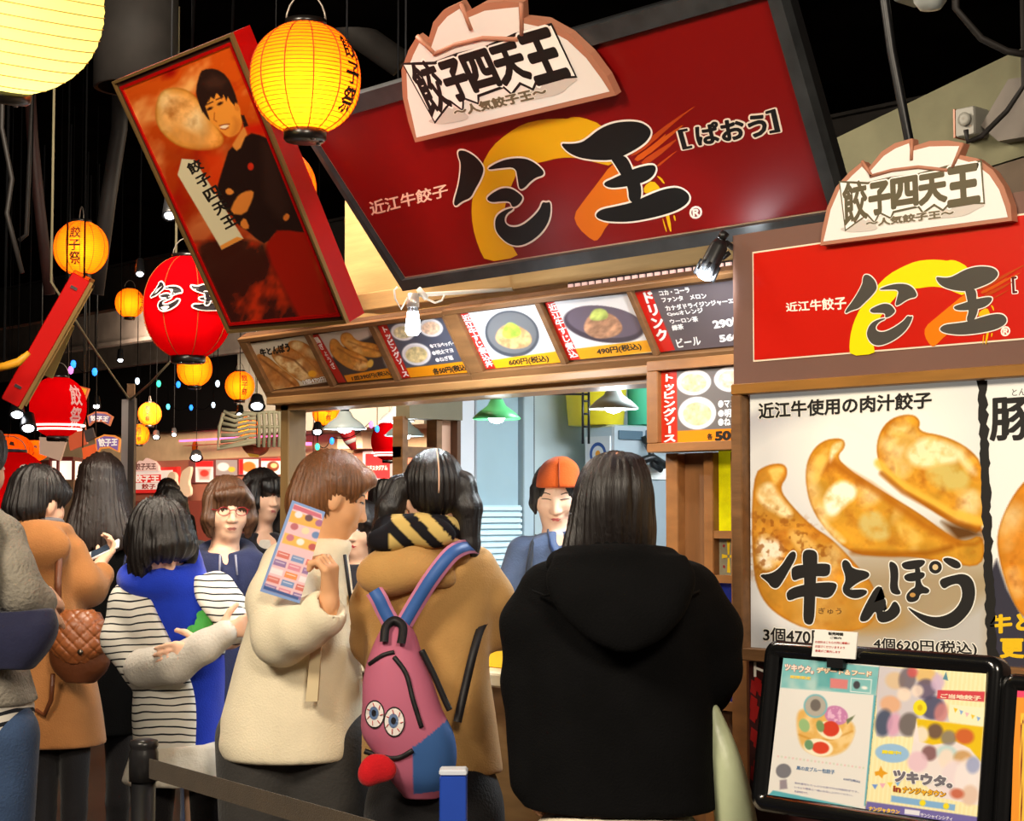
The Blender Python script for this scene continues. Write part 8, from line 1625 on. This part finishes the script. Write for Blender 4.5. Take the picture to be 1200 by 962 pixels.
m = MB(); et(m, 'ツキウタ。', zf_([(200, 668), (545, 715), (540, 775), (196, 735)]), (110, 106, 116), bold=.07, outline=(240, 236, 236), ow=.06); et(m, 'in', zf_([(198, 765), (238, 770), (236, 802), (196, 796)]), (150, 60, 40), bold=.05, outline=(244, 216, 90)); et(m, 'ナンジャタウン', zf_([(252, 768), (505, 800), (502, 832), (250, 806)]), (226, 170, 30), bold=.07, outline=(120, 60, 40)); et(m, 'ご当地餃子', zf_([(476, 218), (714, 232), (712, 258), (474, 242)]), (244, 214, 190), bold=.05); et(m, 'ナンジャタウン', zf_([(50, 884), (232, 908), (230, 932), (48, 912)]), (244, 200, 60), bold=.06); et(m, 'サンシャインシティ', zf_([(356, 925), (545, 950), (543, 972), (354, 948)]), (230, 228, 240), bold=.03); et(m, '開催中!', zf_([(130, 552), (240, 560), (238, 580), (128, 572)]), (236, 220, 50), bold=.05)
m.build('lettering', PRINT, rp_)
t = thing('note_card', 'small white note card with red lines clipped on top of the easel board', 'card', EB.at(*ep(978, 772)))
NF = Frame(EB.at(*EB.px(951, 768, .022), .022)); g = lambda x, y: NF.px(x, y)
m = MB(); m.prism(NF, [g(951, 769), g(1002, 772.5), g(1005, 741), g(955, 737.5)], -.003, 0, (244, 242, 236)); m.build('card', PRINT, t)
m = MB(); text(m, NF, '販売時間', [g(971, 740.5), (g(988, 741.5)), g(988, 745), g(971, 744)], .0006, (40, 40, 40), bold=.05); text(m, NF, 'ご案内', [g(973, 746), g(986, 746.5), g(986, 749), g(973, 748.5)], .0006, (60, 60, 60), bold=.03)
for k in range(3): text(m, NF, ('お会計はこちらの列に順番に', 'お並びくださいますよう', '係員がご案内します')[k], [g(955.5, 750.5 + k * 5.2), g((996, 990, 985)[k], 752.5 + k * 5.2), g((996, 990, 985)[k], 755.2 + k * 5.2), g(955.3, 753.4 + k * 5.2)], .0006, (196, 60, 60), bold=.02)
m.build('lettering', PRINT, t)
m = MB(); cc = g(977, 771); m.box(NF, cc[0] - .02, cc[0] + .02, cc[1] - .02, cc[1] + .006, -.014, -.003); m.build('clip', BLACK, t)
# second easel, cut by the right edge
b0 = ep(1196, 975); a0_, a1_ = ep(1194, 806)[0], ep(1194, 806)[0] + W_
t = thing('easel_board', 'black framed easel board with an orange print cut by the right edge', 'easel sign', np.array([EB.at(a0_ + W_ / 2, 0)[0], EB.at(a0_ + W_ / 2, 0)[1], 0])); b1_ = ep(1190, 809)[1]; snap_frame(t, a0_, a1_, b1_ - H_, b1_, .030); easel_legs(t, a0_, a1_, b1_ - H_)
def or_print(p): p.I[:] = (236, 150, 50); p.poly([(1180, 800), (1300, 800), (1300, 822), (1180, 816)], (226, 70, 110), 1); p.poly([(1196, 836), (1300, 836), (1300, 1000), (1194, 1000)], (244, 196, 70), 1.5); p.line([(1197, 1000), (1197, 850), (1202, 838), (1215, 834)], 1.2, (110, 40, 40))
picture(EB, [(1190, 809), (1300, 818), (1290, 1020), (1184, 985)], 60, 90, or_print, .0035, 'orange_print', EPM, t)
m = MB(); et(m, 'FOOD', [(1192, 811), (1216, 813), (1216, 818), (1192, 816)], (246, 226, 226), bold=.04) if False else None
# queue barrier
q = dep(168, 930, 4.35); q[2] = 0; t = thing('barrier_post', 'black belt barrier post in front of the striped cardigan girl', 'barrier post', q); zt = dep(168, 868, 4.35)[2]
m = MB(); m.lathe(q, [(0, 0), (.16, 0), (.16, .012), (.05, .03), (.03, .05), (.03, zt - .10), (0, zt - .1)], 28); m.build('pole', M('post_black', (24, 24, 26), .35), t); m = MB(); m.lathe(q, [(0, zt - .1), (.036, zt - .1), (.036, zt - .03), (.033, zt - .022), (.033, zt - .018), (.036, zt - .012), (.034, zt), (.02, zt + .004), (0, zt + .004)], 28); m.build('belt_head', M('post_black2', (34, 33, 34), .3), t)
q2 = dep(640, 1000, 3.0); q2[2] = 0
m = MB(); a = np.array([q[0], q[1], zt - .065]); b = np.array([q2[0], q2[1], zt - .065]); dr = (b - a) / np.linalg.norm(b - a); a = a + dr * .036; b = b - dr * .036; BFm = Frame(a, dr, (0, 0, 1)); L = np.linalg.norm(b - a); m.box(BFm, 0, L, -.024, .024, -.0015, .0015); tag(m.build('barrier_belt', FAB('belt_brown', (66, 52, 34), .15, .4, 300)), 'dark brown retractable belt running right from the black barrier post', 'belt')
t = thing('barrier_post', 'belt barrier post just below the bottom edge, right end of the belt', 'barrier post', q2); m = MB(); m.lathe(q2, [(0, 0), (.16, 0), (.16, .012), (.05, .03), (.03, .05), (.03, zt - .10), (0, zt - .1)], 28); m.build('pole', MATS['post_black'], t); m = MB(); m.lathe(q2, [(0, zt - .1), (.036, zt - .1), (.036, zt - .03), (.034, zt), (0, zt + .004)], 28); m.build('belt_head', MATS['post_black2'], t)
q = dep(531, 930, 3.55); q[2] = 0; zt = dep(531, 906, 3.55)[2]; UF = Frame(q, RGT, (0, 0, 1)); t = thing('guide_post', 'square blue guide post with a white top at the bottom edge', 'post', q)
m = MB(); m.box(UF, -.028, .028, .02, zt - .006, -.056, 0, bev=.005); m.build('shaft', M('guide_blue', (34, 70, 170), .4, var=.08), t); m = MB(); m.box(UF, -.029, .029, zt - .006, zt + .006, -.057, .001, bev=.004); m.build('top_cap', M('guide_white', (206, 214, 226), .4), t); m = MB(); m.box(UF, -.13, .13, 0, .02, -.16, .10, bev=.006); m.build('base_plate', BLACK, t)
